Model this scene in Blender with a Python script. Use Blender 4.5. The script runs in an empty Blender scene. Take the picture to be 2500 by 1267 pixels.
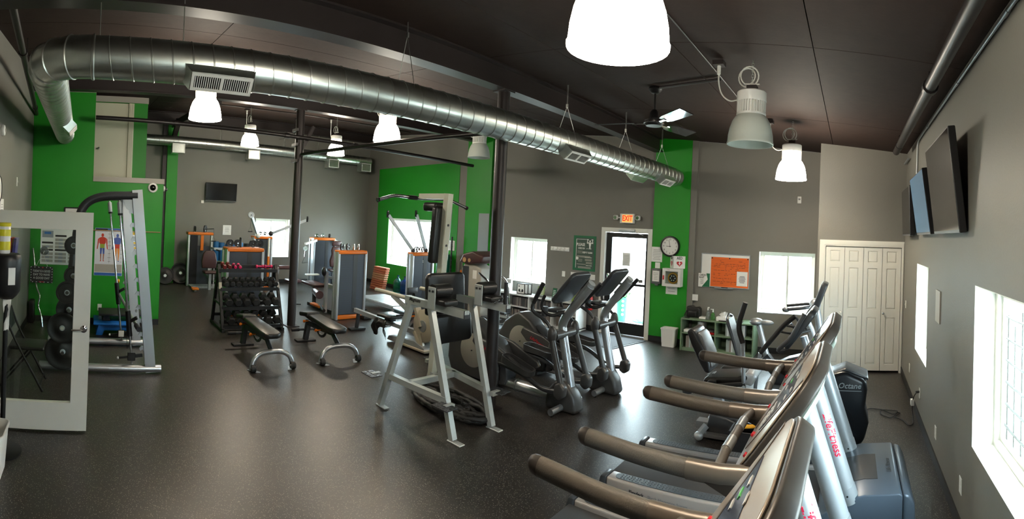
import bpy, bmesh, math, random
from mathutils import Vector, Matrix
random.seed(7)
S = bpy.context.scene
COL = S.collection
PI = math.pi
R_ = math.radians

# ---------------------------------------------------------------- camera: a phone panorama = cylinder projection
FOC = 1179.05                                   # focal length in pixels of the 2500x1267 frame
cam = bpy.data.cameras.new('camera'); CAM = bpy.data.objects.new('camera', cam); COL.objects.link(CAM)
cam.type = 'PANO'; cam.panorama_type = 'CENTRAL_CYLINDRICAL'
cam.central_cylindrical_range_u_min = -1250/FOC; cam.central_cylindrical_range_u_max = 1250/FOC
cam.central_cylindrical_range_v_min = -(1267-538.2)/FOC; cam.central_cylindrical_range_v_max = 538.2/FOC
cam.central_cylindrical_radius = 1.0
cam.clip_start = 0.02; cam.clip_end = 200
RM = Matrix.Rotation(.7048, 3, 'Z') @ Matrix.Rotation(.007, 3, 'X') @ Matrix.Rotation(-.0475, 3, 'Y')
CAM.matrix_world = Matrix.Translation((0, 0, 2.1)) @ (RM @ Matrix(((1,0,0),(0,0,-1),(0,1,0)))).to_4x4()
S.camera = CAM

# ---------------------------------------------------------------- light and exposure
S.view_settings.view_transform = 'Standard'; S.view_settings.look = 'None'
S.view_settings.gamma = 1.0; S.view_settings.use_curve_mapping = False
S.view_settings.exposure = 1.38
try:
    S.cycles.use_denoising = True
    S.cycles.max_bounces = 5; S.cycles.diffuse_bounces = 4; S.cycles.glossy_bounces = 3
    S.cycles.transmission_bounces = 4; S.cycles.transparent_max_bounces = 6
    S.cycles.use_light_tree = False; S.cycles.use_adaptive_sampling = False
    S.cycles.caustics_reflective = False; S.cycles.caustics_refractive = False
    S.cycles.sample_clamp_indirect = 8
except Exception: pass
W = bpy.data.worlds.new('sky'); S.world = W; W.use_nodes = True
nt = W.node_tree; nt.nodes.clear()
wo = nt.nodes.new('ShaderNodeOutputWorld'); bg = nt.nodes.new('ShaderNodeBackground')
bg.inputs[0].default_value = (0.78, 0.89, 1.0, 1); bg.inputs[1].default_value = 13.0
nt.links.new(bg.outputs[0], wo.inputs[0])

# ---------------------------------------------------------------- materials
def lin(c):
    return tuple((v/255/12.92 if v <= 10 else ((v/255+.055)/1.055)**2.4) for v in c)
MATS = {}
def mat(name, rgb=(128,128,128), rough=.5, metal=0., noise=0., nscale=20., bump=0., bscale=60., emit=0., spec=None, alpha=None, trans=0., coat=0.):
    if name in MATS: return MATS[name]
    m = bpy.data.materials.new(name); m.use_nodes = True
    n = m.node_tree; b = n.nodes['Principled BSDF']
    c = lin(rgb)
    b.inputs['Base Color'].default_value = (*c, 1); b.inputs['Roughness'].default_value = rough; b.inputs['Metallic'].default_value = metal
    if spec is not None: b.inputs['Specular IOR Level'].default_value = spec
    if trans: b.inputs['Transmission Weight'].default_value = trans
    if coat: b.inputs['Coat Weight'].default_value = coat; b.inputs['Coat Roughness'].default_value = .15
    if emit:
        b.inputs['Emission Color'].default_value = (*c, 1); b.inputs['Emission Strength'].default_value = emit
    if noise or bump:
        tc = n.nodes.new('ShaderNodeTexCoord')
    if noise:
        t = n.nodes.new('ShaderNodeTexNoise'); t.inputs['Scale'].default_value = nscale; t.inputs['Detail'].default_value = 4
        r = n.nodes.new('ShaderNodeMapRange'); r.inputs['To Min'].default_value = 1-noise; r.inputs['To Max'].default_value = 1+noise
        x = n.nodes.new('ShaderNodeVectorMath'); x.operation = 'SCALE'; x.inputs[0].default_value = c
        n.links.new(tc.outputs['Object'], t.inputs['Vector']); n.links.new(t.outputs['Fac'], r.inputs['Value'])
        n.links.new(r.outputs['Result'], x.inputs['Scale']); n.links.new(x.outputs[0], b.inputs['Base Color'])
    if bump:
        t2 = n.nodes.new('ShaderNodeTexNoise'); t2.inputs['Scale'].default_value = bscale; t2.inputs['Detail'].default_value = 3
        bp = n.nodes.new('ShaderNodeBump'); bp.inputs['Strength'].default_value = bump; bp.inputs['Distance'].default_value = .01
        n.links.new(tc.outputs['Object'], t2.inputs['Vector']); n.links.new(t2.outputs['Fac'], bp.inputs['Height']); n.links.new(bp.outputs[0], b.inputs['Normal'])
    if emit and emit < 6: m.cycles.emission_sampling = 'NONE'
    MATS[name] = m
    return m
def floor_mat():
    m = bpy.data.materials.new('rubber_floor'); m.use_nodes = True; n = m.node_tree; b = n.nodes['Principled BSDF']
    tc = n.nodes.new('ShaderNodeTexCoord')
    v = n.nodes.new('ShaderNodeTexVoronoi'); v.inputs['Scale'].default_value = 92
    rp = n.nodes.new('ShaderNodeValToRGB'); e = rp.color_ramp.elements
    e[0].position = 0.0; e[0].color = (.55,.49,.43,1); e[1].position = .30; e[1].color = (*lin((42,38,35)),1)
    # only some of the cells carry a light fleck
    wn = n.nodes.new('ShaderNodeMath'); wn.operation = 'GREATER_THAN'; wn.inputs[1].default_value = .34
    sx = n.nodes.new('ShaderNodeSeparateColor')
    mx = n.nodes.new('ShaderNodeMixRGB'); mx.inputs[1].default_value = (*lin((42,38,35)),1)
    ns = n.nodes.new('ShaderNodeTexNoise'); ns.inputs['Scale'].default_value = 160
    bp = n.nodes.new('ShaderNodeBump'); bp.inputs['Strength'].default_value = .16; bp.inputs['Distance'].default_value = .004
    L = n.links.new
    L(tc.outputs['Object'], v.inputs['Vector']); L(v.outputs['Distance'], rp.inputs[0]); L(v.outputs['Color'], sx.inputs[0]); L(sx.outputs[0], wn.inputs[0])
    L(wn.outputs[0], mx.inputs[0]); L(rp.outputs[0], mx.inputs[2]); L(mx.outputs[0], b.inputs['Base Color'])
    L(tc.outputs['Object'], ns.inputs['Vector']); L(ns.outputs['Fac'], bp.inputs['Height']); L(bp.outputs[0], b.inputs['Normal'])
    b.inputs['Roughness'].default_value = .36; b.inputs['Specular IOR Level'].default_value = .6
    MATS['rubber_floor'] = m
    return m
def glass_mat(name, tint=(.92,.97,.95), gloss=.06):
    m = bpy.data.materials.new(name); m.use_nodes = True; n = m.node_tree; n.nodes.clear()
    o = n.nodes.new('ShaderNodeOutputMaterial'); t = n.nodes.new('ShaderNodeBsdfTransparent'); g = n.nodes.new('ShaderNodeBsdfGlossy'); mx = n.nodes.new('ShaderNodeMixShader')
    t.inputs[0].default_value = (*tint, 1); g.inputs['Roughness'].default_value = .03
    lw = n.nodes.new('ShaderNodeLayerWeight'); lw.inputs[0].default_value = .25
    mr = n.nodes.new('ShaderNodeMapRange'); mr.inputs['To Min'].default_value = gloss*.6; mr.inputs['To Max'].default_value = .5
    pw = n.nodes.new('ShaderNodeMath'); pw.operation = 'POWER'; pw.inputs[1].default_value = 2.0
    n.links.new(lw.outputs['Facing'], pw.inputs[0]); n.links.new(pw.outputs[0], mr.inputs['Value']); n.links.new(mr.outputs[0], mx.inputs[0]); n.links.new(t.outputs[0], mx.inputs[1]); n.links.new(g.outputs[0], mx.inputs[2]); n.links.new(mx.outputs[0], o.inputs[0])
    MATS[name] = m
    return m
floor_mat(); glass_mat('clear_glass')
mat('grey_wall', (118,116,109), .55, noise=.04, nscale=3, bump=.12, bscale=90)
mat('green_wall', (20,138,22), .5, noise=.04, nscale=3, bump=.1, bscale=90)
mat('black_base', (24,24,25), .5)
mat('ceiling_board', (48,36,31), .75, spec=.2, noise=.25, nscale=9, bump=.10, bscale=30)
mat('dark_steel', (40,33,32), .45, metal=.1, noise=.1, nscale=8)
mat('dark_pipe', (36,32,32), .4, metal=.2)
mat('white_paint', (226,226,218), .4)
mat('cream_door', (208,207,184), .45)
mat('light_trim', (170,166,156), .5)
mat('white_plastic', (232,232,228), .35)
mat('galvanized', (214,220,214), .32, metal=1.0, noise=.16, nscale=9)
mat('galvanized_seam', (200,204,198), .35, metal=1.0)
mat('chrome', (215,217,220), .1, metal=1.0)
mat('silver_tube', (186,190,194), .32, metal=.85)
mat('silver_paint', (178,184,188), .36, metal=.45, noise=.03, nscale=6)
mat('grey_frame', (138,142,144), .4, metal=.4)
mat('dark_frame', (62,64,68), .4, metal=.4)
mat('black_metal', (22,22,23), .42, metal=.2)
mat('black_plastic', (26,26,28), .38)
mat('black_rubber', (20,20,20), .6, noise=.15, nscale=30)
mat('black_vinyl', (30,29,28), .34, bump=.12, bscale=120)
mat('grey_plastic', (92,94,96), .4)
mat('charcoal_plastic', (52,54,57), .35)
mat('maroon_vinyl', (72,46,46), .35, bump=.1, bscale=100)
mat('orange_trim', (214,112,28), .35)
mat('bronze_plastic', (104,95,86), .33, metal=.3)
mat('bronze_dark', (56,50,45), .42, metal=.1)
mat('foam_grip', (84,78,71), .55, bump=.15, bscale=150)
mat('treadmill_blue', (88,99,112), .32, metal=.25)
mat('belt_black', (46,44,44), .6, noise=.08, nscale=60)
mat('white_paper', (236,236,232), .6)
mat('cable_white', (222,222,216), .4)
mat('wood_tan', (176,140,98), .5, noise=.15, nscale=12)
mat('red_paint', (176,24,24), .3)
mat('maroon_coat', (104,30,30), .45)
mat('pink_coat', (196,28,86), .4)
mat('blue_foam', (22,96,150), .6)
mat('screen_black', (8,8,9), .12)
mat('ink_black', (20,20,20), .6)
mat('ink_grey', (120,120,120), .6)
mat('ink_red', (190,24,40), .5)

# ---------------------------------------------------------------- mesh helpers
def V(*a): return Vector(a)
class G:
    """collects plain geometry in world space; build() links it as ONE mesh object"""
    def __init__(s): s.v = []; s.f = []
    def add(s, vs, fs):
        b = len(s.v); s.v += [tuple(v) for v in vs]; s.f += [tuple(i+b for i in f) for f in fs]; return s
    def box(s, x0, x1, y0, y1, z0, z1):
        return s.add([(x0,y0,z0),(x1,y0,z0),(x1,y1,z0),(x0,y1,z0),(x0,y0,z1),(x1,y0,z1),(x1,y1,z1),(x0,y1,z1)],
                     [(0,3,2,1),(4,5,6,7),(0,1,5,4),(1,2,6,5),(2,3,7,6),(3,0,4,7)])
    def ob(s, c, size, M=None):
        g = G().box(-size[0]/2,size[0]/2,-size[1]/2,size[1]/2,-size[2]/2,size[2]/2); c = Vector(c)
        return s.add([(M @ Vector(v) if M else Vector(v))+c for v in g.v], g.f)
    def xf(s, g, M): return s.add([M @ Vector(v) for v in g.v], g.f)
    def frame(s, p, q, up=(0,0,1)):
        d = (Vector(q)-Vector(p)).normalized(); u = Vector(up)
        if abs(d.dot(u)) > .98: u = Vector((1,0,0))
        a = d.cross(u).normalized(); b = a.cross(d).normalized(); return d, a, b
    def bar(s, p, q, w, h, up=(0,0,1)):
        d, a, b = s.frame(p, q, up); p = Vector(p); q = Vector(q)
        c = [(-w/2,-h/2),(w/2,-h/2),(w/2,h/2),(-w/2,h/2)]
        vs = [p+a*i+b*j for i,j in c]+[q+a*i+b*j for i,j in c]
        return s.add(vs, [(3,2,1,0),(4,5,6,7),(0,1,5,4),(1,2,6,5),(2,3,7,6),(3,0,4,7)])
    def cyl(s, p, q, r, r2=None, n=16, cap=True):
        r2 = r if r2 is None else r2
        d, a, b = s.frame(p, q); p = Vector(p); q = Vector(q)
        vs = []
        for P, rr in ((p,r),(q,r2)):
            for i in range(n):
                t = 2*PI*i/n; vs.append(P+a*(rr*math.cos(t))+b*(rr*math.sin(t)))
        fs = [(i,(i+1)%n,n+(i+1)%n,n+i) for i in range(n)]
        if cap: fs += [tuple(range(n-1,-1,-1)), tuple(range(n,2*n))]
        return s.add(vs, fs)
    def tube(s, pts, r, n=10, closed=False, sx=1., sy=1., up=(0,0,1), cap=True):
        P = [Vector(p) for p in pts]; m = len(P); vs = []; fs = []
        rs = r if isinstance(r, (list,tuple)) else [r]*m
        T = []
        for i in range(m):
            if closed: t = P[(i+1)%m]-P[i-1]
            else: t = P[min(i+1,m-1)]-P[max(i-1,0)]
            T.append(t.normalized())
        u = Vector(up)
        if abs(T[0].dot(u)) > .95: u = Vector((1,0,0)) if abs(T[0].x) < .9 else Vector((0,1,0))
        a = T[0].cross(u).normalized()
        for i in range(m):
            a = (a - T[i]*a.dot(T[i])).normalized(); b = a.cross(T[i]).normalized()
            for k in range(n):
                t = 2*PI*(k+.5)/n; vs.append(P[i]+a*(rs[i]*sx*math.cos(t))+b*(rs[i]*sy*math.sin(t)))
        for i in range(m if closed else m-1):
            j = (i+1)%m
            for k in range(n):
                l = (k+1)%n; fs.append((i*n+k,i*n+l,j*n+l,j*n+k))
        if cap and not closed: fs += [tuple(range(n-1,-1,-1)), tuple(range((m-1)*n, m*n))]
        return s.add(vs, fs)
    def lathe(s, prof, c=(0,0,0), ax=(0,0,1), n=24, up=None):
        c = Vector(c); ax = Vector(ax).normalized(); d, a, b = s.frame((0,0,0), ax, (0,0,1) if abs(ax.z) < .95 else (1,0,0))
        vs = []; fs = []; m = len(prof)
        for r, z in prof:
            for k in range(n):
                t = 2*PI*k/n; vs.append(c+ax*z+a*(r*math.cos(t))+b*(r*math.sin(t)))
        for i in range(m-1):
            for k in range(n):
                l = (k+1)%n; fs.append((i*n+k,i*n+l,(i+1)*n+l,(i+1)*n+k))
        if prof[0][0] > 1e-6: fs.append(tuple(range(n-1,-1,-1)))
        if prof[-1][0] > 1e-6: fs.append(tuple(range((m-1)*n, m*n)))
        return s.add(vs, fs)
    def shell(s, prof, c=(0,0,0), ax=(0,0,1), n=24):
        "open lathe (no caps): pass the wall's outside and inside as one profile"
        g = G().lathe(prof, c, ax, n)
        fs = [f for f in g.f if len(f) == 4]
        return s.add(g.v, fs)
    def prism(s, poly, ax, a, b):
        "extrude a 2D outline along an axis: ax 'x' -> (y,z), 'y' -> (x,z), 'z' -> (x,y)"
        def mk(p, t): return (t,p[0],p[1]) if ax == 'x' else (p[0],t,p[1]) if ax == 'y' else (p[0],p[1],t)
        n = len(poly); vs = [mk(p,a) for p in poly]+[mk(p,b) for p in poly]
        return s.add(vs, [tuple(range(n-1,-1,-1)), tuple(range(n,2*n))]+[(i,(i+1)%n,n+(i+1)%n,n+i) for i in range(n)])
    def ell(s, c, r, n=14, m=9):
        vs = []; fs = []
        for j in range(m+1):
            th = PI*j/m
            for i in range(n):
                t = 2*PI*i/n; vs.append((c[0]+r[0]*math.sin(th)*math.cos(t), c[1]+r[1]*math.sin(th)*math.sin(t), c[2]+r[2]*math.cos(th)))
        for j in range(m):
            for i in range(n): fs.append((j*n+i,(j+1)*n+i,(j+1)*n+(i+1)%n,j*n+(i+1)%n))
        return s.add(vs, fs)
    def rbox(s, x0, x1, y0, y1, z0, z1, r=.02, seg=2, M=None):
        g = G().box(x0,x1,y0,y1,z0,z1)
        return s.rb(g, r, seg, M)
    def rb(s, g, r=.02, seg=2, M=None, ang=.5):
        bm = bmesh.new(); vs = [bm.verts.new(v) for v in g.v]
        for f in g.f: bm.faces.new([vs[i] for i in f])
        bm.normal_update()
        es = [e for e in bm.edges if len(e.link_faces) == 2 and e.calc_face_angle(0) > ang]
        bmesh.ops.bevel(bm, geom=es, offset=r, segments=seg, affect='EDGES', profile=.5, clamp_overlap=True)
        bm.verts.index_update()
        vv = [(M @ v.co if M else v.co.copy()) for v in bm.verts]; ff = [tuple(v.index for v in f.verts) for f in bm.faces]
        bm.free(); return s.add(vv, ff)
def fil(pts, r, n=5, closed=False):
    "round the corners of a polyline"
    P = [Vector(p) for p in pts]; m = len(P); out = []
    for i in range(m):
        if not closed and i in (0, m-1): out.append(P[i]); continue
        a, b, c = P[i-1], P[i], P[(i+1)%m]
        d1 = (a-b); d2 = (c-b); l1 = min(r, d1.length*.48); l2 = min(r, d2.length*.48)
        p = b+d1.normalized()*l1; q = b+d2.normalized()*l2
        for k in range(n+1):
            t = k/n; out.append(p*(1-t)**2+b*2*t*(1-t)+q*t*t)
    return out
def rr2(w, h, r, n=5, cx=0, cy=0):
    "2D rounded rectangle outline"
    o = []
    for (sx,sy,a0) in ((1,1,0),(-1,1,90),(-1,-1,180),(1,-1,270)):
        for k in range(n+1):
            t = R_(a0+90*k/n); o.append((cx+sx*(w/2-r)+r*math.cos(t), cy+sy*(h/2-r)+r*math.sin(t)))
    return o
def orig(o):
    l = Vector((0,0,0))
    while o is not None: l += o.location; o = o.parent
    return l
def build(g, name, m, parent=None, ang=35, kind=None, origin=None):
    me = bpy.data.meshes.new(name)
    off = orig(parent) if parent else Vector(origin) if origin is not None else Vector((0,0,0))
    me.from_pydata([Vector(v)-off for v in g.v], [], g.f); me.update()
    bm = bmesh.new(); bm.from_mesh(me); bmesh.ops.recalc_face_normals(bm, faces=bm.faces); bm.to_mesh(me); bm.free()
    me.polygons.foreach_set('use_smooth', [True]*len(me.polygons)); me.set_sharp_from_angle(angle=R_(ang))
    me.materials.append(MATS[m])
    o = bpy.data.objects.new(name, me); COL.objects.link(o)
    if parent: o.parent = parent
    elif origin is not None: o.location = origin
    if kind: o['kind'] = kind
    return o
def tag(o, label, cat, group=None):
    o['label'] = label; o['category'] = cat
    if group: o['group'] = group
    return o
def thing(name, label, cat, loc=(0,0,0), group=None):
    o = bpy.data.objects.new(name, None); COL.objects.link(o); o.location = loc; o.empty_display_size = .1
    return tag(o, label, cat, group)
def solo(g, name, m, label, cat, group=None, ang=35, origin=None):
    if origin is None:
        xs = [v[0] for v in g.v]; ys = [v[1] for v in g.v]; zs = [v[2] for v in g.v]
        origin = ((min(xs)+max(xs))/2, (min(ys)+max(ys))/2, min(zs))
    return tag(build(g, name, m, None, ang, None, origin), label, cat, group)
def copy_tree(o, parent=None):
    c = o.copy(); COL.objects.link(c); c.parent = parent
    for ch in list(o.children): copy_tree(ch, c)
    return c
def dup(root, loc, label, rz=None):
    r = copy_tree(root); r.location = loc; r['label'] = label
    if rz is not None: r.rotation_euler = (0,0,rz)
    return r
def struct(g, name, m, parent=None, ang=30):
    return build(g, name, m, parent, ang, None if parent else 'structure')
MX = {'front': Matrix(((1,0,0),(0,0,-1),(0,1,0))), 'back': Matrix(((0,0,1),(1,0,0),(0,1,0))), 'right': Matrix(((0,0,-1),(-1,0,0),(0,1,0))), 'left': Matrix(((-1,0,0),(0,0,1),(0,1,0))), 'up': Matrix.Identity(3)}
def text(s, size, c, face, parent, m, name='lettering', thick=.0006, al='CENTER', shear=0., bold=0., sx=1., rot=None):
    "lettering as flat geometry: face = which wall it is read on, c = world position of its middle"
    cu = bpy.data.curves.new('t', 'FONT'); cu.body = s; cu.size = size; cu.align_x = al; cu.align_y = 'CENTER'; cu.extrude = thick; cu.shear = shear; cu.offset = bold; cu.resolution_u = 2
    ob = bpy.data.objects.new('t', cu)
    me = bpy.data.meshes.new_from_object(ob)
    M = rot if rot is not None else MX[face]; c = Vector(c)
    g = G(); g.v = [tuple(M @ Vector((v.co.x*sx, v.co.y, v.co.z))+c) for v in me.vertices]; g.f = [tuple(p.vertices) for p in me.polygons]
    bpy.data.objects.remove(ob); bpy.data.curves.remove(cu); bpy.data.meshes.remove(me)
    return build(g, name, m, parent, 20)
def panel(g, face, c, w, h, t=.001):
    "thin plate on a wall; c = middle of its back, t = how far it stands proud"
    M = MX[face]; c = Vector(c); b = G().box(-w/2,w/2,-h/2,h/2,0,t)
    return g.xf(b, Matrix.Translation(c) @ M.to_4x4())
def CZ(x): return 3.47+.0895*(.84-x)            # height of the sloping ceiling
# ================================================================ the room
XR, YE, YC, XP, XB, YL = .84, 8.55, 7.65, -8.54, -13.45, -1.115
def cells(lo, hi, cuts): return sorted({lo, hi, *[c for c in cuts if lo < c < hi]})
def holed(g, axis, p0, p1, a0, a1, top, holes, z0=0.):
    "a wall slab between planes p0,p1 along one axis, with rectangular holes (a0,a1,z0,z1); top may slope"
    A = cells(a0, a1, [v for h in holes for v in h[:2]]); Z = cells(z0, 9, [v for h in holes for v in h[2:]])[:-1]
    for i in range(len(A)-1):
        for j in range(len(Z)):
            am = (A[i]+A[i+1])/2; zt = Z[j+1] if j+1 < len(Z) else None
            zm = Z[j]+.01
            if any(h[0] < am < h[1] and h[2] <= zm < h[3] for h in holes): continue
            t0 = zt if zt is not None else top(A[i]); t1 = zt if zt is not None else top(A[i+1])
            if axis == 'x': vs = [(A[i],p0,Z[j]),(A[i+1],p0,Z[j]),(A[i+1],p1,Z[j]),(A[i],p1,Z[j]),(A[i],p0,t0),(A[i+1],p0,t1),(A[i+1],p1,t1),(A[i],p1,t0)]
            else: vs = [(p0,A[i],Z[j]),(p1,A[i],Z[j]),(p1,A[i+1],Z[j]),(p0,A[i+1],Z[j]),(p0,A[i],t0),(p1,A[i],t0),(p1,A[i+1],t1),(p0,A[i+1],t1)]
            g.add(vs, [(0,3,2,1),(4,5,6,7),(0,1,5,4),(1,2,6,5),(2,3,7,6),(3,0,4,7)])
    return g
WIN1 = (-7.27,-6.23,.80,1.80); WIN2 = (-1.65,-.64,.71,1.80); WING = (-12.2,-9.97,.70,2.10); DOORX = (-4.79,-3.79,0,2.04)
WINB = (4.70,5.79,.77,1.91); WINR1 = (5.21,6.13,.72,1.80); WINR2 = (1.25,3.20,.72,1.80)
struct(G().box(XB-.25, XR+.25, YL-.2, YE+.25, -.12, 0), 'floor', 'rubber_floor')
struct(holed(G(), 'x', YE, YE+.22, XB-.2, XR+.22, CZ, [WIN1, WIN2, WING, DOORX]), 'wall_front', 'grey_wall')
struct(holed(G(), 'y', XR, XR+.22, YL-.2, YE, lambda y: CZ(XR), [WINR1, WINR2]), 'wall_right', 'grey_wall')
struct(holed(G(), 'y', XB-.2, XB, YL-.2, YE, lambda y: CZ(XB), [WINB]), 'wall_back', 'grey_wall')
struct(holed(G(), 'x', YL-.2, YL, XB, XR, CZ, [(-4.36,-3.26,0,2.06)]), 'wall_left', 'grey_wall')
# the office behind the open glass door
g = G().box(-5.6,-3.0,-3.2,-3.1,0,2.6).box(-5.7,-5.6,-3.2,YL-.2,0,2.6).box(-3.1,-3.0,-3.1,YL-.2,0,2.6).box(-5.7,-3.0,-3.2,YL-.2,2.6,2.7)
struct(g, 'wall_office', 'grey_wall'); struct(G().box(-5.7,-3.0,-3.2,YL-.2,-.12,0), 'floor_office', 'rubber_floor')
# closet box in the corner
struct(holed(G(), 'x', YC, YC+.1, -.54, XR, CZ, [(-.41,.795,0,1.965)]), 'wall_closet', 'grey_wall')
struct(holed(G(), 'y', -.54, -.44, YC+.1, YE, lambda y: CZ(-.5), []), 'wall_closet_side', 'grey_wall')
# ceiling: slab and its fibre boards, each board a piece with open joints
g = G().prism([(XB-.25,CZ(XB-.25)+.03),(XR+.25,CZ(XR+.25)+.03),(XR+.25,CZ(XR+.25)+.15),(XB-.25,CZ(XB-.25)+.15)], 'y', YL-.2, YE+.25)
ceil = struct(g, 'ceiling', 'ceiling_board')
slope = math.atan(.0895); nb = 12; bw = (XR-XB)/nb; bl = (YE-YL)/4
bme = None
for i in range(nb):
    for j in range(4):
        x0 = XB+i*bw+.004; x1 = XB+(i+1)*bw-.004; y0 = YL+j*bl+.004; y1 = YL+(j+1)*bl-.004
        if bme is None:
            gg = G().prism([(0,0),(x1-x0,-.0895*(x1-x0)),(x1-x0,-.0895*(x1-x0)+.03),(0,.03)], 'y', 0, y1-y0)
            o = build(gg, 'ceiling_board', 'ceiling_board', ceil); bme = o.data
        else:
            o = bpy.data.objects.new('ceiling_board', bme); COL.objects.link(o); o.parent = ceil
        o.location = (x0, y0, CZ(x0))
# green paint fields and pilasters
g = holed(G(), 'x', YE-.012, YE, -12.82, -9.10, lambda x: 3.63, [WING]); struct(g, 'trim_1', 'green_wall')
struct(holed(G(), 'x', YE-.06, YE, -8.78, -7.93, CZ, []), 'trim_2', 'green_wall')
struct(holed(G(), 'x', YE-.06, YE, -3.715, -2.98, CZ, []), 'trim_3', 'green_wall')
struct(holed(G(), 'x', YE-.05, YE, -2.98, -2.86, CZ, []), 'trim_4', 'grey_wall')
struct(G().box(XB,XB+.10,1.99,2.29,0,CZ(XB+.1)-.01), 'trim_5', 'green_wall')
struct(G().box(XB,XB+.09,1.86,1.96,0,CZ(XB+.1)-.01), 'trim_6', 'dark_steel')
struct(G().box(-7.90,-7.78,YE-.02,YE,.0,2.35), 'trim_7', 'dark_frame') if False else None
# the green partition with its mezzanine
struct(G().box(XP-.15,XP,YL,-.03,0,4.07), 'wall_partition', 'green_wall')
struct(G().box(XP-.17,XP+.012,YL,-.025,4.07,4.17), 'trim_8', 'light_trim')
struct(G().box(XP-.15,XP,-.03,1.225,0,2.52), 'wall_partition_low', 'green_wall')
struct(G().box(XP-.17,XP+.02,-.03,1.235,2.52,2.61), 'trim_9', 'light_trim')
struct(G().box(XB+.1,XP-.15,1.10,1.225,0,2.52), 'wall_mezzanine', 'green_wall')
struct(G().box(XB,XP-.15,YL,1.225,2.40,2.50), 'floor_mezzanine', 'light_trim')
XM = -9.2
g = holed(G(), 'y', XM-.12, XM, -1.1, .96, lambda y: 4.06, [(-.25,.62,2.5,4.055)], z0=2.5); struct(g, 'wall_mezzanine_upper', 'green_wall')
struct(G().box(XB+.1,XM-.12,.86,.96,2.5,4.1), 'wall_mezzanine_end', 'green_wall')
struct(G().box(XM-.14,XM+.02,-1.1,.97,4.06,4.17), 'trim_10', 'light_trim')
d3 = struct(G().box(XM-.07,XM-.03,-.25,.60,2.5,4.05), 'door_3', 'cream_door')
build(G().cyl((XM-.03,.05,3.18),(XM+.02,.05,3.18),.014,n=10).ell((XM+.045,.05,3.18),(.025,.025,.025)), 'door_knob', 'chrome', d3)
build(G().box(XM-.10,XM+.012,.60,.70,2.5,4.05), 'door_casing', 'cream_door', d3)
build(G().box(XM+.012,XM+.02,.625,.635,2.5,4.05).box(XM+.012,XM+.02,.665,.675,2.5,4.05), 'casing_bead', 'cream_door', d3)
# baseboards
struct(G().box(XB,-4.87,YE-.014,YE,0,.1).box(-2.86,-.54,YE-.014,YE,0,.1), 'baseboard_front', 'black_base')
struct(G().box(-3.715,-2.86,YE-.075,YE-.06,0,.1), 'baseboard_pilaster', 'black_base')
struct(G().box(XR-.014,XR,YL,YC,0,.1), 'baseboard_right', 'black_base')
struct(G().box(XB,XB+.014,1.225,YE,0,.1), 'baseboard_back', 'black_base')
struct(G().box(XP,XP+.014,YL,1.225,0,.1), 'baseboard_partition', 'black_base')
struct(G().box(XP,-4.42,YL,YL+.014,0,.1).box(-3.2,XR,YL,YL+.014,0,.1), 'baseboard_left', 'black_base')
# ---------------------------------------------------------------- windows
def window(n, face, a0, a1, z0, z1, depth=.14, m='white_paint', bars=1):
    "sliding window: frame deep in the reveal, two sashes, panes; wall planes as above"
    def P(a, d, z):                                # a along wall, d depth outwards from the inner face
        return {'front': (a, YE+d, z), 'right': (XR+d, a, z), 'back': (XB-d, a, z)}[face]
    def bx(g, a, b, d0, d1, zz0, zz1):
        p = P(a, d0, zz0); q = P(b, d1, zz1)
        return g.box(min(p[0],q[0]),max(p[0],q[0]),min(p[1],q[1]),max(p[1],q[1]),zz0,zz1)
    f = .045; g = G()
    bx(g,a0,a1,depth,depth+.06,z0,z0+f); bx(g,a0,a1,depth,depth+.06,z1-f,z1); bx(g,a0,a0+f,depth,depth+.06,z0+f,z1-f); bx(g,a1-f,a1,depth,depth+.06,z0+f,z1-f)
    w = struct(g, 'window_%d' % n, m)
    lg = G(); e = .004                              # white lined reveal
    bx(lg,a0,a1,.0,depth,z0,z0+e); bx(lg,a0,a1,.0,depth,z1-e,z1); bx(lg,a0,a0+e,.0,depth,z0+e,z1-e); bx(lg,a1-e,a1,.0,depth,z0+e,z1-e)
    build(lg, 'window_reveal', m, w)
    mid = (a0+a1)/2
    for k, (s0, s1, dd) in enumerate(((a0+f, mid+.02, .012), (mid-.02, a1-f, .034))):
        g = G(); s = .032
        bx(g,s0,s1,depth+dd,depth+dd+.018,z0+f,z0+f+s); bx(g,s0,s1,depth+dd,depth+dd+.018,z1-f-s,z1-f); bx(g,s0,s0+s,depth+dd,depth+dd+.018,z0+f+s,z1-f-s); bx(g,s1-s,s1,depth+dd,depth+dd+.018,z0+f+s,z1-f-s)
        sa = build(g, 'sash', m, w)
        g = G(); bx(g,s0+s,s1-s,depth+dd+.006,depth+dd+.010,z0+f+s,z1-f-s); build(g, 'pane', 'clear_glass', sa)
    return w
window(1, 'front', *WIN1); window(2, 'front', *WIN2); window(3, 'front', *WING); window(4, 'back', *WINB)
window(5, 'right', *WINR1, depth=.15); window(6, 'right', *WINR2, depth=.15)
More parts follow.
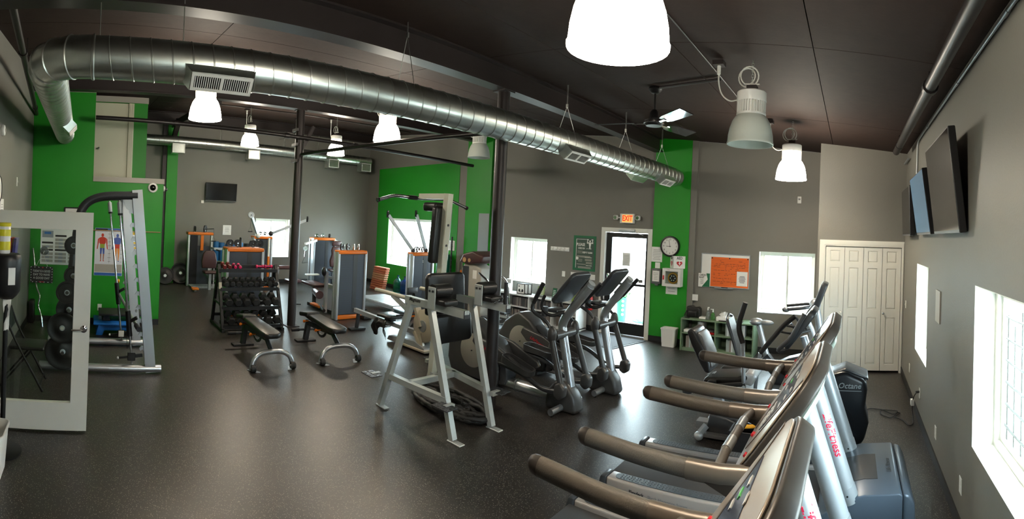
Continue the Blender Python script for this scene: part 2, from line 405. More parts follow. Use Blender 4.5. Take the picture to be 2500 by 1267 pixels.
# ---------------------------------------------------------------- exit door
dj = struct(G().box(-4.86,-4.77,YE-.03,YE+.1,0,2.12).box(-3.81,-3.72,YE-.065,YE+.1,0,2.12).box(-4.77,-3.81,YE-.03,YE+.1,2.03,2.12), 'door_1', 'white_paint')
DY0, DY1 = YE+.03, YE+.075
g = G().box(-4.765,-4.64,DY0,DY1,.02,2.02).box(-3.885,-3.815,DY0,DY1,.02,2.02).box(-4.64,-3.885,DY0,DY1,1.93,2.02).box(-4.64,-3.885,DY0,DY1,.02,.25).box(-4.64,-3.885,DY0,DY1,.985,1.03)
dl = build(g, 'door_leaf', 'black_metal', dj)
build(G().box(-4.64,-3.885,DY0+.02,DY0+.026,1.03,1.93), 'pane', 'clear_glass', dl); build(G().box(-4.64,-3.885,DY0+.02,DY0+.026,.25,.985), 'pane', 'clear_glass', dl)
build(G().rbox(-4.70,-4.66,DY0-.05,DY0-.03,.95,1.20,.008).cyl((-4.68,DY0-.03,.98),(-4.68,DY0,.98),.008,n=8).cyl((-4.68,DY0-.03,1.17),(-4.68,DY0,1.17),.008,n=8), 'pull_handle', 'chrome', dl)
build(G().box(-3.83,-3.82,DY0-.01,DY0,.3,.42).box(-3.83,-3.82,DY0-.01,DY0,1.7,1.82), 'hinge', 'dark_steel', dl)
build(G().rbox(-4.45,-4.10,YE-.07,YE-.03,2.045,2.10,.006), 'door_closer', 'silver_paint', dj)
build(G().bar((-4.13,YE-.05,2.05),(-3.95,DY0-.01,1.99),.02,.008), 'closer_arm', 'silver_paint', dj)
build(G().box(-4.77,-3.81,YE-.02,YE+.1,0,.015), 'threshold', 'silver_paint', dj)
pn = build(panel(G(), 'front', (-4.31,DY0+.019,1.50), .17, .26, .0008), 'notice', 'white_paper', dl)
g = G()
for k in range(7): panel(g, 'front', (-4.31,DY0+.018,1.575-.028*k), .12, .008, .0004)
build(g, 'notice_print', 'light_trim', pn, kind='stuff')
build(panel(G(), 'front', (-3.98,DY0+.019,1.09), .09, .06, .0008), 'sticker', 'ink_grey', dl)
# ---------------------------------------------------------------- closet bifold doors
c0, c1, zt = -.41, .795, 1.965
dc = struct(G().box(c0-.095,c0,YC-.02,YC,0,zt+.095).box(c1,XR-.002,YC-.02,YC,0,zt+.095).box(c0,c1,YC-.02,YC,zt,zt+.095), 'door_2', 'white_paint')
build(G().box(c0-.075,c0-.02,YC-.028,YC-.02,0,zt+.075).box(c1+.02,XR-.012,YC-.028,YC-.02,0,zt+.075).box(c0-.075,XR-.012,YC-.0285,YC-.02,zt+.02,zt+.075), 'casing_profile', 'white_paint', dc)
lw = (c1-c0-.03)/4
for k in range(4):
    x0 = c0+.006+k*(lw+.006)
    # a leaf is a slab with three sunk fields, each with a raised panel
    fields = [(.13,.86),(.99,1.63),(1.72,1.90)]
    g = G(); st = .07 if k%2==0 else .06
    a, b = x0+.068, x0+lw-.068
    g.box(x0,x0+lw,YC+.022,YC+.045,.03,zt-.01).box(x0,a,YC+.006,YC+.022,.03,zt-.01).box(b,x0+lw,YC+.006,YC+.022,.03,zt-.01)
    zz = [.03]+[v for f in fields for v in f]+[zt-.01]
    for j in range(0, len(zz), 2): g.box(a,b,YC+.006,YC+.022,zz[j],zz[j+1])
    lf = build(g, 'door_leaf', 'white_paint', dc)
    for f0, f1 in fields:
        g = G(); i = .022; o_ = .004
        g.add([(a+o_,YC+.022,f0+o_),(b-o_,YC+.022,f0+o_),(b-o_,YC+.022,f1-o_),(a+o_,YC+.022,f1-o_),(a+i,YC+.010,f0+i),(b-i,YC+.010,f0+i),(b-i,YC+.010,f1-i),(a+i,YC+.010,f1-i)],
              [(0,1,2,3),(4,7,6,5),(0,4,5,1),(1,5,6,2),(2,6,7,3),(3,7,4,0)])
        build(g, 'raised_panel', 'white_paint', lf, ang=10)
    if k in (0, 3):
        kx = x0+(.03 if k == 3 else lw-.03)
        build(G().cyl((kx,YC+.01,.93),(kx,YC-.02,.93),.008,n=10).ell((kx,YC-.03,.93),(.02,.014,.02)), 'door_knob', 'white_paint' if k == 0 else 'chrome', lf)
# ---------------------------------------------------------------- steel: beams, columns, pipes
def ibeam(x, y0, y1, zb, zt, w=.18):
    g = G().box(x-w/2,x+w/2,y0,y1,zb,zb+.018).box(x-w/2,x+w/2,y0,y1,zt-.018,zt).box(x-.012,x+.012,y0,y1,zb+.018,zt-.018)
    return g
for k, (x, zb) in enumerate(((-3.66,3.60),(-8.24,4.03),(-13.05,4.45))):
    o = struct(ibeam(x, YL, YE-.06 if k < 2 else YE, zb, CZ(x+.09)-.003), 'roof_beam', 'dark_steel')
b_ = struct(G().bar((XB+.1,2.14,4.0),(-12.6,2.14,4.42),.12,.14).bar((XB+.1,2.14,4.42),(-8.4,2.14,4.05),.10,.16), 'roof_brace', 'dark_steel')
def column(x, y, r, zt, label):
    t = struct(G().cyl((x,y,.012),(x,y,zt),r,n=24), 'steel_column', 'dark_steel')
    build(G().box(x-r*1.5,x+r*1.5,y-r*1.5,y+r*1.5,0,.012), 'base_plate', 'dark_steel', t)
    build(G().box(x-.09,x+.09,y-.09,y+.09,zt-.015,zt), 'cap_plate', 'dark_steel', t)
    return t
k1 = column(-3.67,4.07,.070,3.60,''); k2 = column(-8.24,3.67,.080,4.03,'')
g = G()
for z in (3.35,3.62,3.05): g.box(-8.35,-8.13,3.56,3.60,z,z+.05)
build(g, 'pipe_bracket', 'dark_steel', k2)
build(G().bar((-8.24,3.67,3.2),(-8.24,3.95,3.75),.06,.06), 'brace', 'dark_steel', k2)
build(G().box(-8.335,-8.315,3.63,3.71,1.18,1.26), 'outlet_box', 'grey_plastic', k2)
def pipe(pts, r, label, m='dark_pipe', joints=(), cat='pipe', name='pipe'):
    P = [Vector(p) for p in pts]; t = thing(name, label, cat, P[0])
    build(G().tube(P, r, 12), 'pipe_run', m, t)
    for a in joints:
        q = P[0].lerp(P[-1], a); d = (P[-1]-P[0]).normalized()
        build(G().cyl(q-d*.04, q+d*.04, r*1.3, n=12), 'coupling', m, t)
    return t
pipe([(-8.09,-.02,3.56),(-8.09,8.0,3.42)], .036, 'long black sprinkler pipe running from the green partition past the far column', joints=(.17,.42,.6))
pipe([(-8.16,3.69,3.20),(-3.74,4.05,3.14)], .030, 'black tie pipe spanning between the two steel columns')
tp = pipe([(.60,YL+.1,3.36),(.60,6.9,3.36)], .052, 'thick dark pipe under the ceiling above the wall televisions', joints=(.62,))
for y in (1.2,3.9,6.4): build(G().bar((.60,y,3.36),(.60,y,CZ(.6)),.03,.01,up=(0,1,0)).shell([(.053,-.015),(.057,-.015),(.057,.015),(.053,.015)],(.60,y,3.36),(0,1,0),16), 'pipe_hanger', 'dark_pipe', tp)
pipe([(.822,YL+.1,3.40),(.822,6.15,3.40)], .013, 'thin metal conduit high along the right wall', 'silver_paint', joints=(.5,.68,.9), cat='conduit', name='conduit')
pipe(fil([(.822,6.15,3.40),(.822,6.25,3.36),(.822,6.25,2.80)], .05), .013, 'vertical metal conduit dropping to the screen nearest the closet', 'silver_paint', cat='conduit', name='conduit')
pipe([(.80,7.1,3.30),(.80,7.6,3.30)], .016, 'short grey conduit in the corner above the closet', 'grey_frame', cat='conduit', name='conduit')
pipe([(-1.34,YL+.1,CZ(-1.34)-.012),(-1.34,6.25,CZ(-1.34)-.012)], .007, 'thin ceiling conduit feeding the near row of lamps', 'dark_steel', joints=(.45,), cat='conduit', name='conduit')
pipe([(-1.36,4.62,CZ(-1.36)-.025),(-2.16,4.96,CZ(-2.16)-.03)], .014, 'black conduit along the ceiling to the fan', cat='conduit', name='conduit')
pipe([(-10.58,2.2,CZ(-10.58)-.02),(-10.58,8.0,CZ(-10.58)-.02)], .013, 'dark conduit above the pair of far lit lamps', cat='conduit', name='conduit')
lp = pipe([(-8.53,-1.07,3.68),(-3.0,-.64,3.68)], .036, 'black pipe along the top of the left wall', joints=(.1,.62))
for k in (.2,.5,.8): q = V(-8.53,-1.07,3.68).lerp(V(-3.0,-.64,3.68),k); build(G().cyl((q.x,q.y,3.70),(q.x,q.y,CZ(q.x)),.006,n=6), 'pipe_hanger', 'dark_pipe', lp)
pipe([(-6.6,YL+.1,CZ(-6.6)-.03),(-6.6,8.3,CZ(-6.6)-.03)], .012, 'black conduit on the ceiling beyond the long duct', cat='conduit', name='conduit')
# ================================================================ outdoors seen through the glass
mat('yard', (190,186,176), .8, noise=.08, nscale=1.2); mat('leaf_green', (52,110,44), .6, noise=.3, nscale=12)
struct(G().box(-40,30,YE+.22,45,-.2,-.06).box(XR+.22,30,-12,YE+.22,-.2,-.06).box(-40,XB-.2,-12,YE+.22,-.2,-.06), 'ground', 'yard')
mat('planter_green', (40,168,104), .5)
t = thing('tall_planter', 'tall green planter with red flowers outside the exit door', 'planter', (-5.02,9.88,-.06))
M4 = Matrix.Translation((-5.02,9.88,-.06))
build(G().lathe([(.09,0),(.10,.03),(.13,.58),(.14,.60),(.11,.60)], (-5.02,9.88,-.06), n=20), 'pot', 'planter_green', t)
g = G()
for k in range(60):
    a = random.random()*2*PI; r = .03+.15*random.random(); z = .56+.2*random.random()
    c = V(-5.02+r*math.cos(a),9.88+r*math.sin(a),z-.06); d = V(random.uniform(-1,1),random.uniform(-1,1),random.uniform(-.2,1)).normalized()*.07; e = d.cross(V(0,0,1)).normalized()*.025
    g.add([c-d,c+e,c+d,c-e],[(0,1,2,3)])
build(g, 'foliage', 'leaf_green', t)
g = G()
for k in range(12):
    a = random.random()*2*PI; r = .13*random.random(); g.ell((-5.02+r*math.cos(a),9.88+r*math.sin(a),0.66+.08*random.random()),(.03,.03,.025),8,5)
build(g, 'blossom', 'red_paint', t)
for k,(lx,lz) in enumerate(((.0,.50),(.0,.40),(.0,.30),(.0,.20))):
    build(G().lathe([(.02,0),(.03,0),(.03,.004),(.02,.004)], (-5.02+.08,9.88-.105,lz-.03), ax=(.6,-.78,.05), n=14), 'raised_ring', 'white_plastic', t)
g = G().tube(fil([(-4.9,10.25,-.035),(-4.65,10.1,-.035),(-4.5,10.25,-.035),(-4.85,10.4,-.035),(-4.95,10.3,-.035),(-4.55,10.2,-.03)],.1), .018, 8)
solo(g, 'garden_hose', 'planter_green', 'coiled green hose lying on the pavement outside the exit door', 'hose')
# wire trellis standing outside the near right window
t = thing('wire_trellis', 'dark wire trellis standing outside the near right window', 'trellis', (XR+.31,2.6,0))
for k in range(7):
    z = .60+.158*k; build(G().tube([(XR+.31,3.66,z+.012),(XR+.31,3.3,z-.006),(XR+.31,2.8,z+.006),(XR+.31,2.2,z-.006),(XR+.31,1.5,z)], .010, 6), 'horizontal_wire', 'dark_pipe', t)
for k in range(14):
    y = 3.56-.15*k; build(G().cyl((XR+.318,y,-.05),(XR+.318,y,1.62-.06*(k%3)),.007,n=6), 'vertical_wire', 'dark_pipe', t)
# ================================================================ high bay lamps
mat('lamp_lit', (255,244,226), .3, emit=26.0)
mat('lamp_off', (206,212,204), .35)
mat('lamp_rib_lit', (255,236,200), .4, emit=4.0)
LN = 0
def lamp(x, y, zr, lit, label, cord=1, loop=True):
    t = thing('high_bay_lamp', label, 'lamp', (x,y,zr), 'glass high bay lamps')
    prof = [(.205,0),(.207,.012),(.202,.02),(.197,.08),(.184,.145),(.165,.20),(.142,.238),(.124,.255)]
    inn = [(r-.005, z) for r, z in prof[::-1]]
    build(G().shell(prof+inn+[prof[0]], (x,y,zr), n=30), 'glass_shade', 'lamp_lit' if lit else 'lamp_off', t, ang=60)
    rb = build(G().lathe([(.124,.252),(.130,.258),(.130,.272)], (x,y,zr), n=32), 'collar', 'white_plastic', t)
    g = G()
    for k in range(32):
        a = 2*PI*k/32; g.ob((x+.117*math.cos(a),y+.117*math.sin(a),zr+.322), (.022,.009,.10), Matrix.Rotation(a,3,'Z'))
    build(g, 'heat_sink_fins', 'lamp_rib_lit' if lit else 'white_plastic', t)
    build(G().cyl((x,y,zr+.272),(x,y,zr+.375),.106,n=24), 'core', 'white_plastic', t)
    build(G().lathe([(.128,.372),(.131,.38),(.131,.455),(.12,.465),(0,.468)], (x,y,zr), n=32), 'driver_housing', 'white_plastic', t)
    build(G().box(x-.045,x+.045,y-.035,y+.035,zr+.467,zr+.52), 'junction_box', 'dark_steel', t)
    zc = CZ(x)
    g = G(); z = zr+.52; k = 0
    while z < zc-.02:
        a = (0 if k%2 else PI/2); dx, dy = .008*math.cos(a), .008*math.sin(a)
        g.tube([(x-dx,y-dy,z),(x,y,z-.004),(x+dx,y+dy,z),(x+dx,y+dy,z+.026),(x,y,z+.03),(x-dx,y-dy,z+.026)], .0022, 5, closed=True); z += .025; k += 1
    build(g, 'chain', 'galvanized', t)
    if loop:
        pts = [(x-.03,y,zr+.50)]
        for k in range(40):
            a = -PI/2+2*PI*1.9*k/39; pts.append((x-.04+.06*(k/39-.5)+.085*math.cos(a), y+.03*math.sin(a*.5), zr+.60+.085*math.sin(a)))
        cx = x-.31
        pts += [(x+.06,y+.02,zr+.54)]
        build(G().tube(pts, .0065, 7), 'cord_coil', 'cable_white', t)
        build(G().tube(fil([(x-.128,y,zr+.40),(x-.20,y,zr+.385),(cx+.03,y,zr+.45),(cx,y,zr+.56),(cx,y,zc-.09)],.06), .0065, 7), 'lamp_cord', 'cable_white', t)
        sk = build(G().box(cx-.05,cx+.05,y-.05,y+.05,zc-.035,zc+.004), 'ceiling_socket', 'dark_steel', t); build(G().cyl((cx,y,zc-.11),(cx,y,zc-.03),.017,n=10), 'cord_plug', 'cable_white', sk)
    return t
lamp(-.91,1.66,2.81,True,'large lit glass lamp nearest the camera, cut by the top edge')
lamp(-.91,4.10,2.88,False,'unlit white glass lamp with coiled cord in front of the closet side')
lamp(-.83,6.31,2.84,True,'lit glass lamp hanging closest to the closet')
lamp(-5.89,1.33,3.22,True,'lit glass lamp hanging beneath the first grille of the long duct')
lamp(-10.44,3.42,3.59,True,'far lit lamp left of the slim column, before the television wall')
lamp(-10.13,5.47,3.53,True,'far lit lamp right of the slim column')
lamp(-5.96,4.07,3.24,True,'lit glass lamp just under the long duct, between the two columns')
lamp(-6.18,6.25,3.27,False,'unlit glass lamp behind the thick column and the long duct')

# ================================================================ ducts
def ring(g, c, ax, r, w=.008, h=.007, n=28):
    g.shell([(r-.002,-w),(r+h,-w*.4),(r+h,w*.4),(r-.002,w)], c, ax, n)
def grille_box(t, c, out, along, L=.46, D=.17, H=.15, m='galvanized'):
    "register boot: c = middle of the duct side, out = direction it faces, along = duct direction"
    out = Vector(out).normalized(); al = Vector(along).normalized(); up = out.cross(al).normalized(); c = Vector(c)
    def P(a, b, d): return c+al*a+up*b+out*d
    L2 = L/2; h = H/2
    vs = [P(-L2-.04,-h,0),P(L2+.04,-h,0),P(L2+.04,h,0),P(-L2-.04,h,0),P(-L2,-h,D),P(L2,-h,D),P(L2,h,D),P(-L2,h,D)]
    bx = build(G().add(vs, [(0,3,2,1),(0,1,5,4),(1,2,6,5),(2,3,7,6),(3,0,4,7),(4,5,6,7)]), 'register_boot', m, t)
    M = Matrix((tuple(al),tuple(up),tuple(out))).transposed().to_4x4(); M.translation = P(0,0,D)
    w, hh = L-.01, H-.01; b = .022
    g = G()
    for (x0,x1,y0,y1) in ((-w/2,w/2,-hh/2,-hh/2+b),(-w/2,w/2,hh/2-b,hh/2),(-w/2,-w/2+b,-hh/2+b,hh/2-b),(w/2-b,w/2,-hh/2+b,hh/2-b),(-.012,.012,-hh/2+b,hh/2-b)):
        g.xf(G().box(x0,x1,y0,y1,0,.008), M)
    fr = build(g, 'register_frame', 'white_plastic', bx)
    build(G().xf(G().box(-w/2+b,w/2-b,-hh/2+b,hh/2-b,.0005,.0012), M), 'register_opening', 'black_metal', bx)
    n = 26; g0 = None
    for k in range(n):
        x = -w/2+b+(w-2*b)*(k+.5)/n
        if abs(x) < .016: continue
        sl = G().xf(G().xf(G().box(-.0035,.0035,-hh/2+b,hh/2-b,-.001,.001), Matrix.Translation((x,0,.005)) @ Matrix.Rotation(.6,4,'Y')), M)
        build(sl, 'register_slat', 'white_plastic', fr)
    return bx
# long duct: branch out of the partition, elbow, run to the front wall
dr = .156
A0 = V(-3.62,-.06,3.195); A1 = V(-3.19,8.25,3.08); dirA = (A1-A0).normalized()
t = thing('long_duct', 'long silver spiral duct hanging across the room towards the exit wall', 'duct', (-3.6,0,3.0))
build(G().cyl(A0, A1, dr, n=40), 'duct_run', 'galvanized', t, ang=60)
g = G(); L = (A1-A0).length; nr = int(L/.15)
for k in range(1, nr):
    ring(g, A0+dirA*(L*k/nr), dirA+V(.10,0,.12), dr)
build(g, 'spiral_seam', 'galvanized_seam', t)
el = []
for k in range(5):
    a = PI/2*k/4; el.append(V(-3.62-.36+.36*math.cos(a), -.06-.36*math.sin(a), 3.197+.003*k))
B0 = el[-1]; B1 = V(XP+.005, -.55, 3.31)
rs = G()
EL = [A0+dirA*.02]+el+[B0+(B1-B0).normalized()*.02]
build(G().tube(EL, dr+.001, 40), 'elbow', 'galvanized', t, ang=60)
for k in range(1,4): ring(rs, el[k], (el[k+1]-el[k-1]), dr+.001, .010, .007, 36)
ring(rs, A0+dirA*.02, dirA, dr+.002, .014, .008, 36); ring(rs, el[-1], (B1-B0), dr, .012, .008, 36)
build(rs, 'elbow_band', 'galvanized_seam', t)
build(G().cyl(B0, B1, dr, n=40), 'branch_run', 'galvanized', t, ang=60)
g = G(); dB = (B1-B0).normalized(); LB = (B1-B0).length
for k in range(1, int(LB/.15)): ring(g, B0+dB*(.15*k), dB+V(0,.08,.08), dr)
build(g, 'branch_seam', 'galvanized_seam', t)
def onA(y): return A0+dirA*((y-A0.y)/dirA.y)
for y in (.88, 4.95, 7.55): grille_box(t, onA(y)+V(.085,0,-.085), (1,0,-1) if y < 4 else (.8,0,-1), dirA, L=.46 if y < 2 else .42, D=.12)
for y in (7.0,): grille_box(t, onA(y)+V(-.085,0,-.085), (-1,0,-1), dirA, L=.40, D=.12)
grille_box(t, B0+dB*2.6+V(0,.085,-.085), (0,1,-.9), dB, L=.42, D=.12)
for y, z0 in ((.0,0),(.62,0),(2.55,.42),(4.9,.30),(6.35,.30),(7.6,.30)):
    c = onA(y); zc = CZ(c.x); g = G()
    if z0:
        zk = c.z+dr+z0; g.cyl(c+V(dr*.9,0,dr*.5),(c.x,c.y,zk),.003,n=6).cyl(c+V(-dr*.9,0,dr*.5),(c.x,c.y,zk),.003,n=6).cyl((c.x+.006,c.y,zk),(c.x+.006,c.y,zc),.0025,n=6).cyl((c.x-.006,c.y,zk),(c.x-.006,c.y,zc),.0025,n=6)
        g.box(c.x-.014,c.x+.014,c.y-.008,c.y+.008,zk-.02,zk+.025)
    else: g.cyl((c.x,c.y,c.z+dr-.005),(c.x-.01,c.y,zc),.004,n=6)
    build(g, 'hanger_cable', 'galvanized_seam', t)
# far duct along the television wall
F0 = V(-12.95,1.3,3.93); F1 = V(-12.95,8.23,3.84); dF = (F1-F0).normalized()
t = thing('far_duct', 'far silver spiral duct along the top of the television wall', 'duct', (-12.95,1.3,3.8))
build(G().cyl(F0, F1, .135, n=32), 'duct_run', 'galvanized', t, ang=60)
g = G(); LF = (F1-F0).length
for k in range(1, int(LF/.13)): ring(g, F0+dF*(.13*k), dF+V(.05,0,.05), .135, .006, .005, 22)
build(g, 'spiral_seam', 'galvanized_seam', t)
for y in (2.2,4.33,6.85,8.0):
    c = F0+dF*(y-1.3)
    b = build(G().box(c.x-.10,c.x+.18,c.y-.17,c.y+.17,c.z-.33,c.z-.08), 'register_boot', 'galvanized', t)
    g = G().box(c.x+.18,c.x+.19,c.y-.17,c.y+.17,c.z-.33,c.z-.31).box(c.x+.18,c.x+.19,c.y-.17,c.y+.17,c.z-.10,c.z-.08).box(c.x+.18,c.x+.19,c.y-.17,c.y-.15,c.z-.31,c.z-.10).box(c.x+.18,c.x+.19,c.y+.15,c.y+.17,c.z-.31,c.z-.10)
    build(g, 'register_frame', 'white_plastic', b)
for y in (3.4,5.3,6.4,7.4):
    c = F0+dF*(y-1.3); zc = CZ(c.x); g = G().cyl((c.x,c.y,c.z+.42),(c.x,c.y,4.45),.004,n=6).cyl(c+V(.12,0,.05),(c.x,c.y,c.z+.42),.004,n=6).cyl(c+V(-.12,0,.05),(c.x,c.y,c.z+.42),.004,n=6)
    build(g, 'hanger_cable', 'galvanized_seam', t)

# ================================================================ fans
def fan(x, y, zb, rr, label, angs, m):
    zc = CZ(x); t = thing('ceiling_fan', label, 'fan', (x,y,zb))
    build(G().lathe([(.0,-.0),(.07,0),(.08,-.03),(.05,-.07),(.02,-.08),(0,-.08)], (x,y,zc), n=20), 'canopy', 'black_metal', t)
    build(G().cyl((x,y,zb+.14),(x,y,zc-.07),.014,n=12), 'downrod', 'black_metal', t)
    build(G().lathe([(0,-.035),(.09,-.035),(.11,-.01),(.11,.03),(.06,.05),(.05,.12),(.03,.15),(0,.15)], (x,y,zb), n=28), 'motor', 'black_metal', t)
    build(G().shell([(.112,-.012),(.122,-.006),(.122,.012),(.112,.018)], (x,y,zb), n=28), 'trim_ring', 'chrome', t)
    for k, a in enumerate(angs):
        M = Matrix.Translation((x,y,zb)) @ Matrix.Rotation(a,4,'Z')
        Mb = M @ Matrix.Rotation(-.22,4,'X')
        p = [(.22,-.055),(.30,-.075),(rr,-.085),(rr,.085),(.30,.075),(.22,.055)]
        bl = build(G().xf(G().prism(p,'z',-.005,.005), Mb), 'fan_blade', m, t)
        build(G().xf(G().box(.08,.26,-.018,.018,-.012,-.005), Mb), 'blade_arm', 'chrome', bl)
mat('fan_mirror', (150,160,170), .08, metal=1.0)
fan(-2.25,5.04,3.33,.70,'ceiling fan with mirrored blades above the ellipticals',(R_(-38),R_(72),R_(188)),'fan_mirror')
mat('fan_dark', (70,66,62), .35)
fan(-11.6,5.1,4.10,.62,'far dark ceiling fan behind the slim column',(R_(80),R_(200),R_(320)),'fan_dark')

# ================================================================ televisions
def tv(c, w, h, face, label, tilt=0., yaw=0., screen='screen_black', brand=None):
    Mf = MX[face].to_4x4(); t = thing('television', label, 'television', c)
    M = Matrix.Translation(c) @ Mf @ Matrix.Rotation(yaw,4,'Y') @ Matrix.Rotation(tilt,4,'X')
    b = build(G().rb(G().xf(G().box(-w/2,w/2,-h/2,h/2,-.045,.012), M), .006, 1), 'housing', 'black_plastic', t)
    build(G().xf(G().box(-w/2+.012,w/2-.012,-h/2+.025,h/2-.012,.0121,.0128), M), 'screen', screen, t)
    build(G().xf(G().box(-w/2+.012,w/2-.012,-h/2+.002,-h/2+.02,.0121,.0131), M), 'bezel_strip', 'grey_plastic', t)
    Mw = Matrix.Translation(c) @ Mf
    build(G().xf(G().box(-w*.16,w*.16,-h*.22,h*.22,-.06,-.045), M), 'mount_plate', 'black_metal', t)
    build(G().xf(G().box(-.10,.10,-.12,.12,-.115,-.105), Mw), 'wall_plate', 'black_metal', t)
    build(G().xf(G().box(-.02,.02,-.06,.06,-.107,-.045), Mw), 'mount_arm', 'black_metal', t)
    return t
def screen_mat():
    m = mat('screen_blue', (84,122,150), .2, emit=.12); return m
screen_mat()
tv((.725,3.93,2.545), 1.08, .78, 'right', 'large dark television tilted out on the right wall, nearest the camera', tilt=.14)
tb = tv((.725,5.18,2.485), 1.0, .66, 'right', 'middle wall television with a glowing blue picture', tilt=.16, screen='screen_blue')
tv((.725,6.50,2.47), .90, .64, 'right', 'dark wall television nearest the closet', tilt=.05)
tv((XB+.115,3.58,2.615), .92, .52, 'back', 'black flat television high on the far grey wall', tilt=.06)
solo(panel(G().box(XB,XB+.03,3.02,3.10,2.28,2.36), 'back', (XB,3.06,2.32), .05, .05, .035), 'cable_box', 'white_plastic', 'small white cable box on the wall below the far television', 'box')
# ================================================================ things on the front wall
def lines(parent, face, c, w, n, dz, h=.006, m='ink_grey', name='print_lines', var=.35, al=0, kind='stuff'):
    "rows of print too small to read"
    g = G(); c = Vector(c); M = MX[face]
    for k in range(n):
        ww = w*(1-var*random.random()); off = M @ Vector((0 if al == 0 else (-(w-ww)/2), -dz*k, 0))
        panel(g, face, c+off, ww, h, .0005)
    return build(g, name, m, parent, kind=kind)
def plate(name, face, c, w, h, m, label, cat, t=.002, group=None):
    th = thing(name, label, cat, c, group); build(panel(G(), face, c, w, h, t), 'sheet', m, th); return th
PY = YE-.06                                     # face of the green pilaster by the exit door
# wall clock
C = V(-3.34,PY-.001,1.812); t = thing('wall_clock', 'round black-rimmed wall clock on the green pilaster', 'clock', C)
build(G().lathe([(0,0),(.195,0),(.198,.02),(.19,.042),(.172,.045),(.165,.03),(.165,.02),(0,.02)], C, ax=(0,-1,0), n=48), 'rim', 'black_plastic', t)
build(G().cyl(C+V(0,-.0202,0),C+V(0,-.0215,0),.165,n=48), 'dial', 'white_paper', t)
for k in range(1,13):
    a = PI/2-2*PI*k/12; text(str(k), .042, C+V(.128*math.cos(a),-.0225,.128*math.sin(a)), 'front', t, 'ink_black', 'numeral')
g = G()
for k in range(60):
    a = 2*PI*k/60; L = .012 if k%5 else .02
    g.bar(C+V(.160*math.cos(a),-.022,.160*math.sin(a)), C+V((.160-L)*math.cos(a),-.022,(.160-L)*math.sin(a)), .0015, .001, up=(0,-1,0))
build(g, 'minute_ticks', 'ink_black', t)
for nm, a, L, w in (('hour_hand', R_(180), .075, .008), ('minute_hand', R_(102), .125, .005)):
    build(G().bar(C+V(-.02*math.cos(a),-.025,-.02*math.sin(a)), C+V(L*math.cos(a),-.025,L*math.sin(a)), w, .001, up=(0,-1,0)), nm, 'ink_black', t)
build(G().cyl(C+V(0,-.022,0),C+V(0,-.028,0),.008,n=12), 'hand_hub', 'ink_black', t)
# paper notices and hand sanitizer by the door
t = plate('paper_notice', 'front', V(-3.61,PY,1.645), .225, .285, 'white_paper', 'printed white paper notice left of the wall clock', 'notice'); lines(t, 'front', V(-3.61,PY-.002,1.73), .17, 7, .03)
t = thing('sanitizer_dispenser', 'grey wall dispenser with white card beside the defibrillator cabinet', 'dispenser', (-3.57,PY,1.08))
build(G().rbox(-3.675,-3.475,PY-.09,PY,1.09,1.38,.02), 'housing', 'grey_plastic', t); build(panel(G(), 'front', V(-3.575,PY-.09,1.24), .14, .20, .002), 'card', 'white_paper', t); lines(t, 'front', V(-3.575,PY-.092,1.30), .10, 5, .03)
build(G().rbox(-3.60,-3.53,PY-.075,PY-.02,1.06,1.095,.008), 'nozzle', 'grey_plastic', t)
t = plate('paper_strip', 'front', V(-3.585,PY,1.437), .10, .11, 'white_paper', 'narrow paper strip above the grey dispenser', 'notice')
# AED
C = V(-3.185,PY,1.525); t = thing('defibrillator_sign', 'white V-shaped AED sign with red hearts above the cabinet', 'sign', C)
build(G().prism([(-3.33,PY),(-3.30,PY),(-3.22,PY-.10),(-3.04,PY),(-3.03,PY),(-3.22,PY-.103)], 'z', 1.41, 1.64), 'sign_board', 'white_plastic', t)
def heart(s):
    o = []
    for k in range(24):
        a = 2*PI*k/24; o.append((s*math.sin(a)**3, s*(13*math.cos(a)-5*math.cos(2*a)-2*math.cos(3*a)-math.cos(4*a))/16))
    return o
for (p, q, sc) in ((V(-3.332,PY-.002,0),V(-3.222,PY-.104,0),.5),(V(-3.22,PY-.103,0),V(-3.03,PY,0),1.)):
    d = (q-p).normalized(); nrm = V(d.y,-d.x,0).normalized(); nrm = nrm if nrm.y < 0 else -nrm
    M = Matrix((tuple(d),(0,0,1),tuple(nrm))).transposed(); mid = (p+q)/2+nrm*.004
    text('AED', .075, mid+V(0,0,1.60), None, t, 'ink_black', rot=M, bold=.001, sx=.75 if sc == 1 else .5)
    hp = G().prism(heart(.055), 'z', 0, .0008); hp.v = [(v[0]*(1 if sc == 1 else .62),v[1],v[2]) for v in hp.v]
    build(G().xf(hp, Matrix.Translation(mid+V(0,0,1.50)) @ M.to_4x4()), 'heart', 'ink_red', t)
    bl = G().prism([(.012,.05),(-.022,-.002),(-.002,-.002),(-.012,-.045),(.024,.012),(.004,.012)], 'z', .0009, .0016)
    if sc < 1: bl.v = [(v[0]*.62,v[1],v[2]) for v in bl.v]
    build(G().xf(bl, Matrix.Translation(mid+V(0,0,1.50)) @ M.to_4x4()), 'lightning_bolt', 'white_plastic', t)
C = V(-3.25,PY,1.08); t = thing('defibrillator_cabinet', 'white wall cabinet with a defibrillator behind its window', 'cabinet', C)
x0, x1, y0, z0, z1 = -3.42,-3.06,PY-.15,1.075,1.405
build(G().box(x0,x1,y0+.02,PY,z0,z0+.02).box(x0,x1,y0+.02,PY,z1-.02,z1).box(x0,x0+.02,y0+.02,PY,z0+.02,z1-.02).box(x1-.02,x1,y0+.02,PY,z0+.02,z1-.02).box(x0+.02,x1-.02,PY-.015,PY,z0+.02,z1-.02), 'case', 'white_plastic', t)
